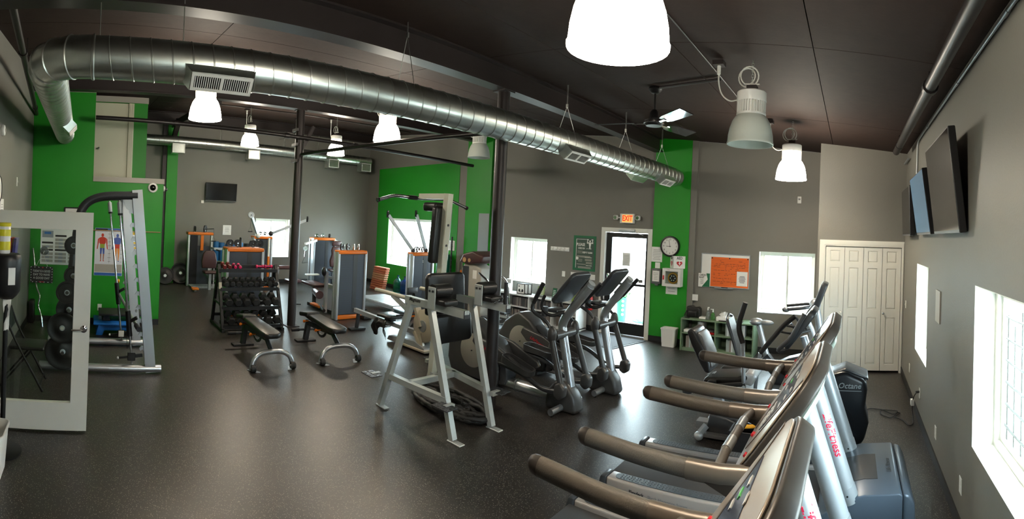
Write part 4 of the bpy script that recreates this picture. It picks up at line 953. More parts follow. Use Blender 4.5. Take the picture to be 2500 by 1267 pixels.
    for s in (-1,1): build(G().xf(G().lathe([(0,.010),(.012,.009),(.014,.0)], (s*.34,-.20,0), n=14), M), 'tray_button', 'ink_red', cb)
    # handrails
    for s in (-1,1):
        pts = fil([(-1.30,s*.41,1.0),(-1.18,s*.412,.995),(-.98,s*.41,.982),(-.74,s*.41,.975)], .2, 6)
        gp = build(G().tube(pts, .043, 16, sx=.85, sy=1.1), 'handrail_grip', 'foam_grip', t)
        build(G().tube([(-1.355,s*.408,1.005),(-1.345,s*.408,1.005),(-1.325,s*.409,1.003),(-1.295,s*.41,1.0)], [.012,.030,.041,.0445], 16, sx=.85, sy=1.1), 'grip_end_cap', 'bronze_dark', gp)
        build(G().tube([(-.745,s*.41,.975),(-.58,s*.41,.975),(-.44,s*.405,.985)], .046, 16, sx=.85, sy=1.1), 'rail_sleeve', 'bronze_plastic', t)
        build(G().rb(G().prism([(-.70,.955),(-.44,1.02),(-.26,1.06),(-.28,.90),(-.38,.80),(-.50,.87)], 'y', s*.41-.03, s*.41+.03), .012, 2), 'rail_bracket', 'bronze_dark', t)
    sb = build(G().tube([(-.60,-.40,.985),(-.61,-.2,1.0),(-.61,.2,1.0),(-.60,.40,.985)], .026, 14), 'pulse_bar', 'foam_grip', t)
    for s in (-1,1): build(G().cyl((-.61,s*.14-.07,1.0),(-.61,s*.14+.07,1.0),.0275,n=14), 'pulse_sensor', 'grey_frame', sb)
    return t
T1 = treadmill('treadmill nearest the camera, its console cut by the bottom edge')
T1.location = (-.70,1.39,0)
T2 = dup(T1, (-.69,2.62,0), 'middle of the three treadmills, console rising above the nearest one')
T3 = dup(T1, (-.66,3.745,0), 'treadmill farthest from the camera with the blue-grey hood in view')

# ================================================================ cross trainers
mat('ell_charcoal', (66,66,66), .36, metal=.2); mat('ell_plate', (150,146,138), .4, metal=.3)
def elliptical(label):
    "front base at the origin, flywheel housing at x = -1.6"
    t = thing('elliptical_trainer', label, 'elliptical', (0,0,0), 'elliptical trainers by the column')
    build(G().tube([(-.15,0,.13),(-1.2,0,.11)], .078, 20, sx=1., sy=.85), 'base_beam', 'silver_tube', t); build(G().shell([(.08,0),(.083,0),(.083,.02),(.08,.02)], (-.78,0,.118), (1,0,.02), 20), 'beam_ring', 'grey_frame', t)
    build(G().rb(G().prism([(-.30,.0),(-.28,.20),(-.16,.34),(-.02,.35),(.10,.20),(.14,.06),(.13,.0)], 'y', -.10, .10), .05, 4), 'front_shroud', 'ell_charcoal', t, ang=60)
    for s in (-1,1): build(G().cyl((-.06,s*.08,.055),(-.06,s*.30,.055),.038,n=16), 'stabilizer', 'silver_tube', t); build(G().cyl((-.06,s*.27,.0),(-.06,s*.27,.02),.014,n=8), 'leveling_foot', 'black_rubber', t)
    build(G().tube(fil([(.0,0,.28),(-.14,0,.86),(-.16,0,1.0),(.20,0,1.44)], .16, 6), .052, 20), 'mast', 'silver_tube', t, ang=60)
    # console with its tilted screen
    M = Matrix.Translation((.0,0,1.40)) @ Matrix.Rotation(-.88,4,'Y') @ Matrix.Rotation(PI/2,4,'Z')
    sv = V(.64,0,.77).normalized(); nv = V(-sv.z,0,sv.x); M = Matrix(((0,sv.x,nv.x),(-1,0,0),(0,sv.z,nv.z))).to_4x4(); M.translation = (-.05,0,1.40)
    cb = build(G().rb(G().prism(rr2(.40,.46,.07,5), 'z', -.02, .03), .014, 3, M, ang=.9), 'console', 'charcoal_plastic', t, ang=50)
    build(G().xf(G().prism(rr2(.30,.26,.03,4,0,.05), 'z', .03, .032), M), 'display_lens', 'lcd', cb)
    build(G().xf(G().box(-.16,-.10,-.16,-.05,.03,.034), M), 'keypad', 'key_white', cb); build(G().xf(G().box(.10,.16,-.16,-.05,.03,.034), M), 'keypad', 'key_white', cb)
    build(G().tube([(.03,0,1.26),(.22,0,1.48)], .048, 16), 'console_neck', 'silver_paint', t)
    build(G().rbox(-.34,-.16,-.11,.11,1.10,1.14,.015), 'reading_rack', 'charcoal_plastic', t); build(G().cyl((-.30,-.16,1.06),(-.30,-.16,1.17),.038,n=14), 'cup_holder', 'charcoal_plastic', t)
    for s in (-1,1): build(G().tube(fil([(-.10,s*.06,1.12),(-.22,s*.16,1.06),(-.34,s*.20,1.16),(-.28,s*.20,1.30)], .08), .019, 12), 'fixed_handle', 'black_rubber', t)
    # arm pivot
    build(G().cyl((-.13,-.19,.86),(-.13,.19,.86),.052,n=18), 'pivot_housing', 'ell_charcoal', t)
    for s in (-1,1):
        k = 0 if s < 0 else 1; sh = .0 if s < 0 else .06
        build(G().ell((-.13,s*.235,.885),(.055,.055,.10),16,10), 'arm_joint', 'ell_charcoal', t)
        ua = build(G().tube(fil([(-.13,s*.24,.93),(-.20-sh,s*.255,1.03),(-.42+.30*k,s*.28,1.13),(-.26+.42*k,s*.28,1.43)], .09, 6), .020, 12), 'upper_arm', 'charcoal_plastic', t, ang=60)
        e = V(-.26+.42*k,s*.28,1.43); f_ = V(-.42+.30*k,s*.28,1.13); dd = (e-f_).normalized()
        build(G().tube([f_.lerp(e,.28),f_.lerp(e,.4),e+dd*.02], .026, 12), 'arm_grip', 'black_rubber', ua)
        fx = .02 if s < 0 else .06
        build(G().cyl((-.13,s*.24,.85),(fx,s*.24,.36),.036,n=16), 'lower_arm', 'ell_charcoal', t)
        build(G().rb(G().prism([(fx-.07,.24),(fx-.06,.36),(fx+.01,.40),(fx+.07,.34),(fx+.06,.24),(fx,.20)], 'y', s*.24-.05, s*.24+.05), .025, 3), 'lower_joint', 'ell_charcoal', t, ang=60)
        zp = .36 if s < 0 else .46
        build(G().tube(fil([(fx-.02,s*.24,.28),(fx-.25,s*.24,.25),(-.52,s*.20,zp-.02),(-.95,s*.17,zp+.03)], .12), .027, 12), 'pedal_link', 'charcoal_plastic', t)
        Mp = Matrix.Translation((-.62,s*.21,zp+.06)) @ Matrix.Rotation(.22 if s < 0 else .05,4,'Y')
        tr = build(G().rb(G().xf(G().prism(rr2(.46,.17,.07,5), 'z', -.02, .0), Mp), .006, 1), 'foot_tray', 'charcoal_plastic', t)
        rim = [(p[0],p[1],.045+.02*(p[0] < -.1)) for p in rr2(.47,.18,.075,6)]
        g = G(); n_ = len(rim)
        vs = [(p[0],p[1],-.015) for p in rim]+rim+[(p[0]*.95,p[1]*.87,p[2]) for p in rim]+[(p[0]*.95,p[1]*.87,-.0) for p in rim]
        fs = [(a*n_+i,a*n_+(i+1)%n_,(a+1)*n_+(i+1)%n_,(a+1)*n_+i) for a in range(3) for i in range(n_)]
        build(G().xf(G().add(vs,fs), Mp), 'tray_rim', 'ell_charcoal', tr)
        lv = build(G().rb(G().prism([(-1.42,.56),(-1.38,.64),(-1.0,.58),(-.60,.42),(-.56,.36),(-.62,.32),(-.9,.37),(-1.3,.46)], 'y', s*.165-.028, s*.165+.028), .02, 3), 'crank_lever', 'ell_charcoal', t, ang=60)
        if s < 0: text('LifeFitness', .062, (-1.10,-.1935,.49), None, lv, 'ink_red', rot=Matrix.Rotation(.32,3,'Y') @ MX['front'], shear=.3, bold=.001)
    # drive housing
    hp = [(-1.02,.06),(-1.0,.30),(-1.10,.55),(-1.30,.74),(-1.52,.83),(-1.60,.80),(-1.80,.66),(-1.93,.45),(-1.94,.24),(-1.86,.06)]
    h_ = build(G().rb(G().prism(hp, 'y', -.13, .13), .04, 4), 'drive_housing', 'ell_charcoal', t, ang=60)
    for s in (-1,1):
        build(G().lathe([(.0,.0),(.21,.0),(.225,-.008),(.225,-.02)], (-1.46,s*.136,.42), ax=(0,s,0), n=40), 'crank_disc', 'ell_plate', h_); build(G().cyl((-1.46,s*.136,.42),(-1.46,s*.15,.42),.008,n=10), 'disc_bolt', 'black_metal', h_)
    build(G().rb(G().prism([(-1.0,.28),(-1.10,.56),(-1.24,.68),(-1.06,.60),(-.92,.42),(-.88,.2),(-.9,.1),(-1.0,.08)], 'y', -.10, .10), .02, 2), 'drive_fairing', 'charcoal_plastic', h_)
    build(G().box(-1.90,-1.1,-.15,.15,.02,.06), 'rear_plate', 'black_metal', t)
    for s in (-1,1): build(G().cyl((-1.75,s*.13,0),(-1.75,s*.13,.03),.02,n=10), 'rear_foot', 'black_rubber', t)
    return t
E1 = elliptical('elliptical trainer right beside the thick column'); E1.location = (-2.97,4.66,0)
E2 = dup(E1, (-2.90,5.50,0), 'elliptical trainer farther back, standing before the exit door', rz=-.05)

# ================================================================ seated elliptical with moving arms
OY = 4.95
t = thing('seated_elliptical', 'black seated elliptical with moving arms behind the farthest treadmill', 'elliptical', (-.6,OY,0))
mat('octane_black', (30,33,38), .3, metal=.2)
hp = [(-.52,.04),(-.56,.30),(-.42,.58),(-.22,.74),(-.02,.80),(.18,.72),(.20,.62),(.18,.45),(.22,.30),(.18,.12),(.08,.04)]
b = build(G().rb(G().prism(hp, 'y', OY-.20, OY+.20), .05, 4), 'drive_housing', 'octane_black', t, ang=60)
build(G().rb(G().prism([(-.30,.70),(-.02,.815),(.20,.735),(.21,.70),(-.02,.78),(-.28,.67)], 'y', OY-.15, OY+.15), .01, 2), 'top_cap', 'charcoal_plastic', b)
text('Octane', .075, (.02,OY-.2015,.66), 'front', b, 'silver_paint', shear=.25, bold=.001); build(G().box(-.10,.14,OY-.2015,OY-.2005,.610,.616), 'logo_rule', 'silver_paint', b)
build(G().shell([(.165,0),(.172,0),(.172,.003),(.165,.003)], (-.10,OY-.2005,.30), (0,-1,0), 36), 'housing_groove', 'black_metal', b)
build(G().box(-1.55,.1,OY-.06,OY+.06,.05,.12), 'main_rail', 'grey_frame', t); build(G().rb(G().prism([(-1.42,.05),(-1.38,.26),(-1.20,.24),(-.9,.14),(-.6,.12),(-.6,.05)], 'y', OY-.16, OY+.16), .03, 3), 'rail_shroud', 'charcoal_plastic', t, ang=50)
build(G().rb(G().prism([(-1.45,.03),(-1.40,.07),(-.5,.07),(-.5,.03)], 'y', OY-.22, OY+.22), .01, 2), 'base_skirt', 'grey_plastic', t)
for s in (-1,1): build(G().ell((-1.46,OY+s*.24,.045),(.05,.045,.045)), 'rear_foot', 'silver_paint', t); build(G().bar((-1.46,OY+s*.24,.06),(-1.40,OY+s*.18,.14),.05,.05), 'foot_arm', 'silver_paint', t); build(G().cyl((.1,OY+s*.22,.045),(.1,OY+s*.10,.045),.045,n=14), 'transport_wheel', 'silver_paint', t)
build(G().bar((-1.28,OY,.22),(-1.42,OY,.62),.07,.09), 'seat_post', 'silver_paint', t)
# seat: back shell with padded front, seat pad
pts = [(-1.445,.66),(-1.50,.74),(-1.60,.92),(-1.66,1.06),(-1.63,1.09),(-1.58,1.08),(-1.50,.95),(-1.40,.76),(-1.39,.66)]
sb = build(G().rb(G().prism(pts, 'y', OY-.17, OY+.17), .03, 4), 'backrest', 'black_plastic', t, ang=60)
pts2 = [(-1.415,.70),(-1.47,.84),(-1.57,1.04),(-1.545,1.06),(-1.50,1.02),(-1.42,.86),(-1.37,.72)]
build(G().rb(G().prism(pts2, 'y', OY-.14, OY+.14), .02, 3), 'back_pad', 'grey_plastic', sb, ang=60)
build(G().rb(G().prism([(-1.46,.56),(-1.44,.62),(-1.10,.66),(-1.02,.70),(-.98,.67),(-1.02,.60),(-1.2,.55)], 'y', OY-.19, OY+.19), .025, 3), 'seat_pad', 'black_vinyl', t, ang=60)
build(G().rb(G().prism([(-1.05,.60),(-1.02,.705),(-.94,.715),(-.90,.67),(-.95,.58)], 'y', OY-.18, OY+.18), .02, 3), 'seat_nose', 'silver_paint', t, ang=60)
build(G().tube(fil([(-1.30,OY-.23,.60),(-1.38,OY-.24,.60),(-1.36,OY-.24,.56),(-1.0,OY-.24,.62)],.05), .022, 10), 'seat_handle', 'black_rubber', t)
ch = build(G().shell([(.05,0),(.075,.10),(.072,.10),(.046,.005),(.0,.005)], (-1.60,OY-.24,.46), (0,0,1), 20), 'cup_holder', 'charcoal_plastic', t); build(G().bar((-1.53,OY-.2,.50),(-1.42,OY-.1,.52),.03,.02), 'cup_arm', 'charcoal_plastic', t)
for s, top in ((-1, [(-1.04,1.02),(-1.10,1.18),(-1.03,1.42)]), (1, [(-.95,.82),(-.70,1.14),(-.58,1.24)])):
    y = OY+s*.24
    a0 = V(-1.02,y,.28); p = [V(x,y,z) for x,z in top]
    build(G().tube(fil([(-.75,y,.16),(-1.0,y,.36),tuple(p[0])],.1), .021, 12), 'swing_arm', 'silver_tube', t)
    build(G().tube(fil([tuple(p[0]),tuple(p[1]),tuple(p[2])],.1), [.027]*8 if False else .027, 12), 'arm_grip', 'black_rubber', t)
    build(G().cyl((-.75,y-.03,.16),(-.75,y+.03,.16),.05,n=16), 'arm_pivot', 'grey_frame', t)
    pd = build(G().rb(G().xf(G().box(-.16,.16,-.065,.065,-.02,.02), Matrix.Translation((-.72 if s < 0 else -.62,OY+s*.16,.50)) @ Matrix.Rotation(-.6,4,'Y')), .012, 2), 'foot_pedal', 'charcoal_plastic', t)
    build(G().bar((-.62,OY+s*.16,.42),(-.40,OY+s*.16,.30),.04,.03), 'pedal_bar', 'grey_frame', t)
mat('knob_yellow', (226,160,40), .4)
build(G().tube(fil([(-1.16,OY-.2,.50),(-1.10,OY-.22,.44),(-1.06,OY-.22,.52)],.03), .018, 10), 'seat_lever', 'knob_yellow', t)
# console mast and console
build(G().tube(fil([(-.40,OY,.62),(-.38,OY,.86),(-.46,OY,1.08)],.1), .04, 14), 'console_mast', 'silver_paint', t)
sv = V(.60,0,.80).normalized(); nv = V(-sv.z,0,sv.x); M = Matrix(((0,sv.x,nv.x),(-1,0,0),(0,sv.z,nv.z))).to_4x4(); M.translation = (-.50,OY,1.18)
cb = build(G().rb(G().prism(rr2(.38,.50,.08,5), 'z', -.05, .02), .02, 3, M, ang=.9), 'console', 'charcoal_plastic', t, ang=50); build(G().xf(G().prism(rr2(.30,.36,.05,5,0,.03), 'z', .02, .022), M), 'display_lens', 'screen_black', cb)
build(G().tube(fil([(-.62,OY-.22,.98),(-.70,OY-.24,.97),(-.56,OY-.24,1.10),(-.44,OY-.22,1.34)],.06), .024, 12), 'console_handle', 'charcoal_plastic', t)
# ================================================================ upright bike by the closet corner
BY = 6.55
t = thing('upright_bike', 'silver upright exercise bike standing in front of the closet-side window', 'exercise bike', (-.8,BY,0))
build(G().rb(G().prism([(-1.02,.10),(-1.0,.36),(-.80,.46),(-.52,.54),(-.34,.48),(-.30,.14),(-.4,.08)], 'y', BY-.11, BY+.11), .04, 4), 'drive_housing', 'charcoal_plastic', t, ang=60)
for s in (-1,1): build(G().lathe([(0,.012),(.12,.010),(.13,0)], (-.62,BY+s*.11,.32), ax=(0,s,0), n=28), 'crank_disc', 'grey_plastic', t); build(G().bar((-.62,BY+s*.14,.32),(-.62-s*.14,BY+s*.14,.32-s*.06),.03,.02), 'crank_arm', 'grey_frame', t); build(G().rbox(-.62-s*.14-.06,-.62-s*.14+.06,BY+s*.155-.0,BY+s*.155+.09*s if s > 0 else BY+s*.155+.0,.25-s*.06,.29-s*.06+.0,.008) if False else G().ob((-.62-s*.14,BY+s*.20,.32-s*.06),(.11,.09,.03)), 'pedal', 'charcoal_plastic', t); build(G().tube(fil([(-.62-s*.14-.04,BY+s*.16,.33-s*.06),(-.62-s*.14,BY+s*.16,.41-s*.06),(-.62-s*.14,BY+s*.24,.41-s*.06),(-.62-s*.14+.04,BY+s*.24,.33-s*.06)],.03), .008, 6), 'pedal_strap', 'light_trim', t)
build(G().cyl((-1.08,BY,.36),(-1.23,BY,.86),.042,.038,n=18), 'seat_post', 'silver_paint', t, ang=60)
build(G().bar((-.95,BY,.24),(-1.14,BY,.44),.12,.14), 'post_socket', 'charcoal_plastic', t)
build(G().ell((-1.27,BY,.905),(.095,.11,.05),20,12).ell((-1.14,BY,.90),(.12,.045,.035),18,10), 'saddle', 'grey_frame', t, ang=80)
build(G().tube(fil([(-.36,BY,.44),(-.40,BY,.90),(-.46,BY,1.18)],.2), .05, 16), 'front_mast', 'silver_paint', t, ang=60)
sv = V(.34,0,.94).normalized(); nv = V(-sv.z,0,sv.x); M = Matrix(((0,sv.x,nv.x),(-1,0,0),(0,sv.z,nv.z))).to_4x4(); M.translation = (-.42,BY,1.33)
cb = build(G().rb(G().prism(rr2(.34,.36,.06,5), 'z', -.07, .015), .02, 3, M, ang=.9), 'console', 'charcoal_plastic', t, ang=50); build(G().xf(G().prism(rr2(.26,.22,.03,4,0,.03), 'z', .015, .017), M), 'display_lens', 'screen_black', cb)
build(G().ell((-.47,BY,1.18),(.08,.10,.09)), 'handlebar_clamp', 'silver_paint', t)
for s in (-1,1):
    build(G().tube(fil([(-.47,BY+s*.08,1.17),(-.60,BY+s*.20,1.16),(-.88,BY+s*.20,1.12)],.06), .021, 12), 'handlebar', 'charcoal_plastic', t)
    build(G().tube(fil([(-.47,BY+s*.06,1.12),(-.56,BY+s*.24,1.02),(-.60,BY+s*.26,.92),(-.68,BY+s*.26,.86),(-.76,BY+s*.26,.96)],.06), .018, 10), 'drop_handle', 'charcoal_plastic', t)
build(G().ell((-.84,BY-.19,1.125),(.05,.035,.035)), 'handlebar_end', 'grey_frame', t)
build(G().box(-1.06,-.36,BY-.05,BY+.05,.03,.12), 'base_rail', 'grey_frame', t)
for x in (-1.06,-.36): build(G().cyl((x,BY-.25,.04),(x,BY+.25,.04),.035,n=12), 'stabilizer', 'silver_paint', t)
# ================================================================ recumbent bike between them
RY = 5.72
t = thing('recumbent_bike', 'recumbent bike with mesh backrest between seated elliptical and upright bike', 'exercise bike', (-.9,RY,0))
build(G().box(-1.55,-.2,RY-.05,RY+.05,.06,.14), 'main_rail', 'grey_frame', t)
for x in (-1.5,-.2): build(G().cyl((x,RY-.25,.04),(x,RY+.25,.04),.035,n=12), 'stabilizer', 'silver_paint', t)
build(G().rb(G().prism([(-.75,.12),(-.70,.42),(-.45,.60),(-.20,.50),(-.15,.12)], 'y', RY-.12, RY+.12), .04, 4), 'drive_housing', 'charcoal_plastic', t, ang=60)
build(G().rb(G().prism([(-1.50,.45),(-1.48,.52),(-1.05,.54),(-1.04,.47)], 'y', RY-.19, RY+.19), .025, 3), 'seat_pad', 'black_vinyl', t, ang=60)
g = G(); o_ = [(-1.28,.56),(-1.44,1.10)]
for s in (-1,1): g.tube(fil([(-1.26,RY+s*.13,.55),(-1.30,RY+s*.16,.70),(-1.44,RY+s*.15,1.08),(-1.45,RY,1.12)],.08), .016, 10)
build(g, 'back_frame', 'charcoal_plastic', t)
build(G().rb(G().prism([(-1.27,.60),(-1.43,1.08),(-1.42,1.085),(-1.26,.605)], 'y', RY-.13, RY+.13), .001, 1), 'mesh_back', 'black_vinyl', t)
build(G().bar((-1.28,RY,.12),(-1.28,RY,.46),.08,.10), 'seat_post', 'silver_paint', t)
build(G().tube(fil([(-.45,RY,.56),(-.42,RY,.95),(-.50,RY,1.10)],.1), .04, 14), 'front_mast', 'silver_paint', t)
build(G().rb(G().xf(G().box(-.15,.15,-.02,.02,-.11,.11), Matrix.Translation((-.50,RY,1.17)) @ Matrix.Rotation(PI/2,4,'Z') @ Matrix.Rotation(.5,4,'X')), .01, 2), 'console', 'charcoal_plastic', t)
for s in (-1,1): build(G().tube(fil([(-.46,RY+s*.03,1.0),(-.60,RY+s*.2,.98),(-.78,RY+s*.2,1.0)],.05), .016, 10), 'handlebar', 'black_rubber', t); build(G().bar((-.48,RY+s*.13,.36),(-.48+s*.12,RY+s*.13,.30),.03,.02), 'crank_arm', 'grey_frame', t); build(G().ob((-.48+s*.12,RY+s*.19,.30),(.12,.10,.03)), 'pedal', 'charcoal_plastic', t)
# black tool case on the floor between treadmill rails
t = thing('tool_tote', 'open black tool tote with yellow tools behind the farthest treadmill', 'tool tote', (-.85,4.42,0)); 
build(G().rb(G().prism([(-1.06,.0),(-1.06,.30),(-1.04,.30),(-1.04,.02),(-.66,.02),(-.66,.30),(-.64,.30),(-.64,0)], 'y', 4.34, 4.56), .004, 1), 'tote', 'black_plastic', t); build(G().box(-1.06,-.64,4.33,4.34,0,.30), 'tote_side', 'black_plastic', t); build(G().box(-1.06,-.64,4.56,4.57,0,.30), 'tote_side', 'black_plastic', t)
build(G().cyl((-1.0,4.45,.30),(-.72,4.48,.33),.018,n=10), 'screwdriver', 'knob_yellow', t); build(G().rbox(-.82,-.70,4.38,4.52,.20,.335,.01), 'supply_box', 'light_trim', t)
# power cord on the floor by the right wall
g = G().tube(fil([(.16,5.35,.012),(.18,5.9,.012),(.28,6.03,.012),(.45,5.98,.012),(.64,5.94,.012),(.56,5.80,.014),(.42,5.98,.018),(.40,5.82,.012),(.52,5.69,.012),(.60,5.86,.018),(.66,5.87,.012),(.55,5.74,.018),(.67,5.62,.012),(.70,5.46,.012),(.76,5.50,.014),(.775,5.65,.02),(.77,5.74,.12),(.775,5.70,.25),(.80,5.62,.33),(XR-.012,5.60,.345)],.06,5), .006, 7)
t = thing('extension_lead', 'black power cord trailing on the floor to the wall outlet', 'cord', (.6,5.7,0)); build(g, 'cord', 'black_rubber', t); build(G().rbox(.75,.79,5.70,5.76,.15,.22,.004), 'tag', 'white_paper', t); build(G().cyl((XR-.05,5.585,.345),(XR-.012,5.60,.345),.014,n=10), 'plug', 'black_plastic', t)
solo(panel(G(), 'right', V(XR-.001,4.54,1.474), .22, .30, .012), 'wall_notice', 'light_trim', 'plain pale card on the right wall between the two windows', 'notice')
# ================================================================ benches
def bench(label):
    "origin under the middle; front U-foot at x = +.6"
    t = thing('weight_bench', label, 'bench', (0,0,0), 'adjustable weight benches')
    arch = fil([(.62,-.30,.02),(.62,-.27,.16),(.60,-.16,.235),(.59,0,.24),(.60,.16,.235),(.62,.27,.16),(.62,.30,.02)], .12, 6)
    build(G().tube(arch, .034, 16), 'front_arch', 'silver_tube', t, ang=60)
    for s in (-1,1):
        build(G().lathe([(.014,-.03),(.045,-.03),(.05,-.02),(.05,.02),(.045,.03),(.014,.03)], (.66,s*.285,.05), ax=(0,1,0), n=20), 'wheel', 'black_rubber', t)
        build(G().cyl((.66,s*.24,.05),(.66,s*.33,.05),.013,n=10), 'wheel_axle', 'chrome', t)
        build(G().rb(G().prism([(.55,s*.30-.04),(.55,s*.30+.04),(.70,s*.22+.03),(.70,s*.22-.03)], 'z', 0, .012), .004, 1), 'foot_plate', 'silver_paint', t)
    build(G().tube(fil([(.58,0,.23),(.42,0,.33),(.30,0,.40)], .1), .036, 14, sx=.8), 'neck_tube', 'dark_frame', t)
    build(G().bar((.36,0,.375),(-.50,0,.33),.06,.08), 'spine_beam', 'dark_frame', t)
    build(G().bar((-.50,0,.36),(-.60,0,.02),.07,.08), 'rear_leg', 'dark_frame', t); build(G().rbox(-.68,-.54,-.17,.17,0,.03,.008), 'rear_foot', 'black_rubber', t)
    build(G().cyl((-.58,-.26,.20),(-.58,.26,.20),.020,n=12), 'rear_handle', 'dark_frame', t)
    for s in (-1,1): build(G().cyl((-.58,s*.26,.20),(-.58,s*.13,.20),.027,n=12), 'handle_grip', 'black_rubber', t)
    # pads
    Mb = Matrix.Translation((.17,0,.43)) @ Matrix.Rotation(.03,4,'Y')
    o = []
    for (x,y) in ((-.46,-.11),(.30,-.135),(.42,-.12),(.46,-.06),(.46,.06),(.42,.12),(.30,.135),(-.46,.11)): o.append((x,y))
    build(G().rb(G().prism(o, 'z', -.005, .068), .022, 3, Mb, ang=.6), 'back_pad', 'black_vinyl', t, ang=50)
    build(G().rb(G().prism([(-.15,-.13),(.15,-.115),(.15,.115),(-.15,.13)], 'z', -.005, .065), .022, 3, Matrix.Translation((-.47,0,.45)) @ Matrix.Rotation(-.14,4,'Y'), ang=.6), 'seat_pad', 'black_vinyl', t, ang=50)
    build(G().bar((.55,0,.415),(-.30,0,.41),.05,.04), 'pad_support', 'dark_frame', t); build(G().bar((-.32,0,.40),(-.62,0,.43),.05,.04), 'seat_support', 'dark_frame', t)
    # adjustment arc with holes and two yellow pop pins
    ar = G(); c = V(-.12,0,.35); n_ = 14; vs = []
    for y in (-.006,.006):
        for r in (.20,.155):
            for k in range(n_+1):
                a = PI+PI*k/n_; vs.append((c.x+r*math.cos(a), c.y+.05+y, c.z+r*math.sin(a)*.85))
    m_ = n_+1; fs = []
    for k in range(n_): fs += [(k,k+1,m_+k+1,m_+k),(2*m_+k,3*m_+k,3*m_+k+1,2*m_+k+1),(k,2*m_+k,2*m_+k+1,k+1),(m_+k,m_+k+1,3*m_+k+1,3*m_+k)]
    fs += [(0,m_,3*m_,2*m_),(n_,2*m_+n_,3*m_+n_,m_+n_)]
    arc = build(G().add(vs, fs), 'adjustment_arc', 'dark_frame', t)
    for k in range(1,8): a = PI+PI*k/8; build(G().cyl((c.x+.178*math.cos(a),.042,c.z+.178*.85*math.sin(a)),(c.x+.178*math.cos(a),.058,c.z+.178*.85*math.sin(a)),.009,n=8), 'pin_hole', 'chrome', arc)
    for (x,z) in ((-.44,.37),(.02,.33)):
        for s in ((-1,) if x < -.2 else (-1,)): build(G().cyl((x,-.03,z),(x,-.09,z),.009,n=8).lathe([(0,0),(.022,.004),(.024,.025),(.014,.035),(0,.036)], (x,-.09,z), ax=(0,-1,0), n=14), 'pop_pin', 'orange_trim', t)
    return t
B1 = bench('adjustable black bench directly in front of the dumbbell rack'); B1.location = (-6.57,2.39,0); B1.rotation_euler = (0,0,.02)
B2 = dup(B1, (-6.58,3.45,0), 'adjustable black bench just right of the slim column', rz=-.03)

# ================================================================ dumbbell rack with dumbbells
RX, RY0, RY1 = -8.1, 2.27, 3.37
t = thing('dumbbell_rack', 'black four-tier dumbbell rack left of the slim column', 'rack', (-8.3,(RY0+RY1)/2,0))
for y in (RY0,RY1):
    build(G().bar((-7.98,y,.05),(-8.42,y,1.12),.05,.05,up=(0,1,0)), 'front_upright', 'black_metal', t); build(G().bar((-8.72,y,.05),(-8.44,y,1.05),.05,.05,up=(0,1,0)), 'rear_upright', 'black_metal', t)
    build(G().rbox(-8.78,-7.92,y-.03,y+.03,0,.05,.006), 'foot_rail', 'black_metal', t); build(G().bar((-8.15,y,.45),(-8.60,y,.45),.04,.04), 'side_brace', 'black_metal', t)
    build(G().bar((-8.245,y+(.0),.70),(-8.29,y,.81),.052,.052,up=(0,1,0)), 'brand_label', 'light_trim', t)
tiers = [(-8.42,1.06),(-8.31,.74),(-8.19,.42),(-8.07,.12)]
for (x,z) in tiers:
    build(G().bar((x+.09,RY0,z-.04),(x+.09,RY1,z-.04),.03,.06), 'front_rail', 'black_metal', t); build(G().bar((x-.11,RY0,z+.01),(x-.11,RY1,z+.01),.03,.06), 'rear_rail', 'black_metal', t)
build(G().bar((-8.70,RY0,.16),(-8.70,RY1,.16),.05,.05), 'rear_crossbar', 'black_metal', t)
DB = {}
def dumbbell(x, y, z, hr, L, m, label, tilt=.25, handle='chrome', group='dumbbells on the four-tier rack', rz=0.):
    key = (hr, L, m)
    if key not in DB:
        r = thing('dumbbell', label, 'dumbbell', (0,0,0), group)
        for s in (-1,1): build(G().rb(G().lathe([(0,-hr*.62),(hr*.8,-hr*.62),(hr,-hr*.4),(hr,hr*.4),(hr*.8,hr*.62),(0,hr*.62)], (s*(L/2-hr*.62),0,0), ax=(1,0,0), n=6), .004, 1), 'hex_head', m, r, ang=20)
        build(G().tube([(-L/2+hr,0,0),(-L/6,0,0),(0,0,0),(L/6,0,0),(L/2-hr,0,0)], [.014,.015,.018,.015,.014], 12), 'handle', handle, r)
        DB[key] = r
    else: r = copy_tree(DB[key])
    r.location = (x,y,z); r.rotation_euler = (0,tilt,rz); r['label'] = label; r['group'] = group
    return r
ORD = ('first','second','third','fourth','fifth','sixth','seventh','eighth','ninth','tenth')
for i in range(9): dumbbell(-8.31, RY0+.10+.113*i+(.03 if i > 6 else 0), .82, .059, .26, 'black_rubber', '%s small black hex dumbbell from the left, second tier down' % ORD[i])
for i in range(6): dumbbell(-8.19, RY0+.12+.165*i+(.05 if i > 3 else 0), .525, .079, .33, 'black_rubber', '%s black hex dumbbell from the left on the lower middle tier' % ORD[i])
for i in range(6): dumbbell(-8.07, RY0+.13+.17*i, .235, .083, .37, 'black_rubber', '%s heavy black hex dumbbell from the left on the bottom tier' % ORD[i])
for i in range(2): dumbbell(-8.42, RY0+.09+.10*i, 1.105, .043, .22, 'maroon_coat', ('left' if i == 0 else 'right')+' maroon coated dumbbell on the top tier of the rack', handle='maroon_coat')
for i in range(2): dumbbell(-8.42, RY0+.30+.09*i, 1.095, .034, .17, 'pink_coat', ('left' if i == 0 else 'right')+' small dark pink dumbbell beside the maroon pair', handle='black_rubber')
for i in range(2): dumbbell(-8.42, RY1-.31+.17*i, 1.09, .034, .16, 'pink_coat', ('left' if i == 0 else 'right')+' bright pink dumbbell at the right end of the top tier', handle='pink_coat', rz=PI/2, tilt=0.)

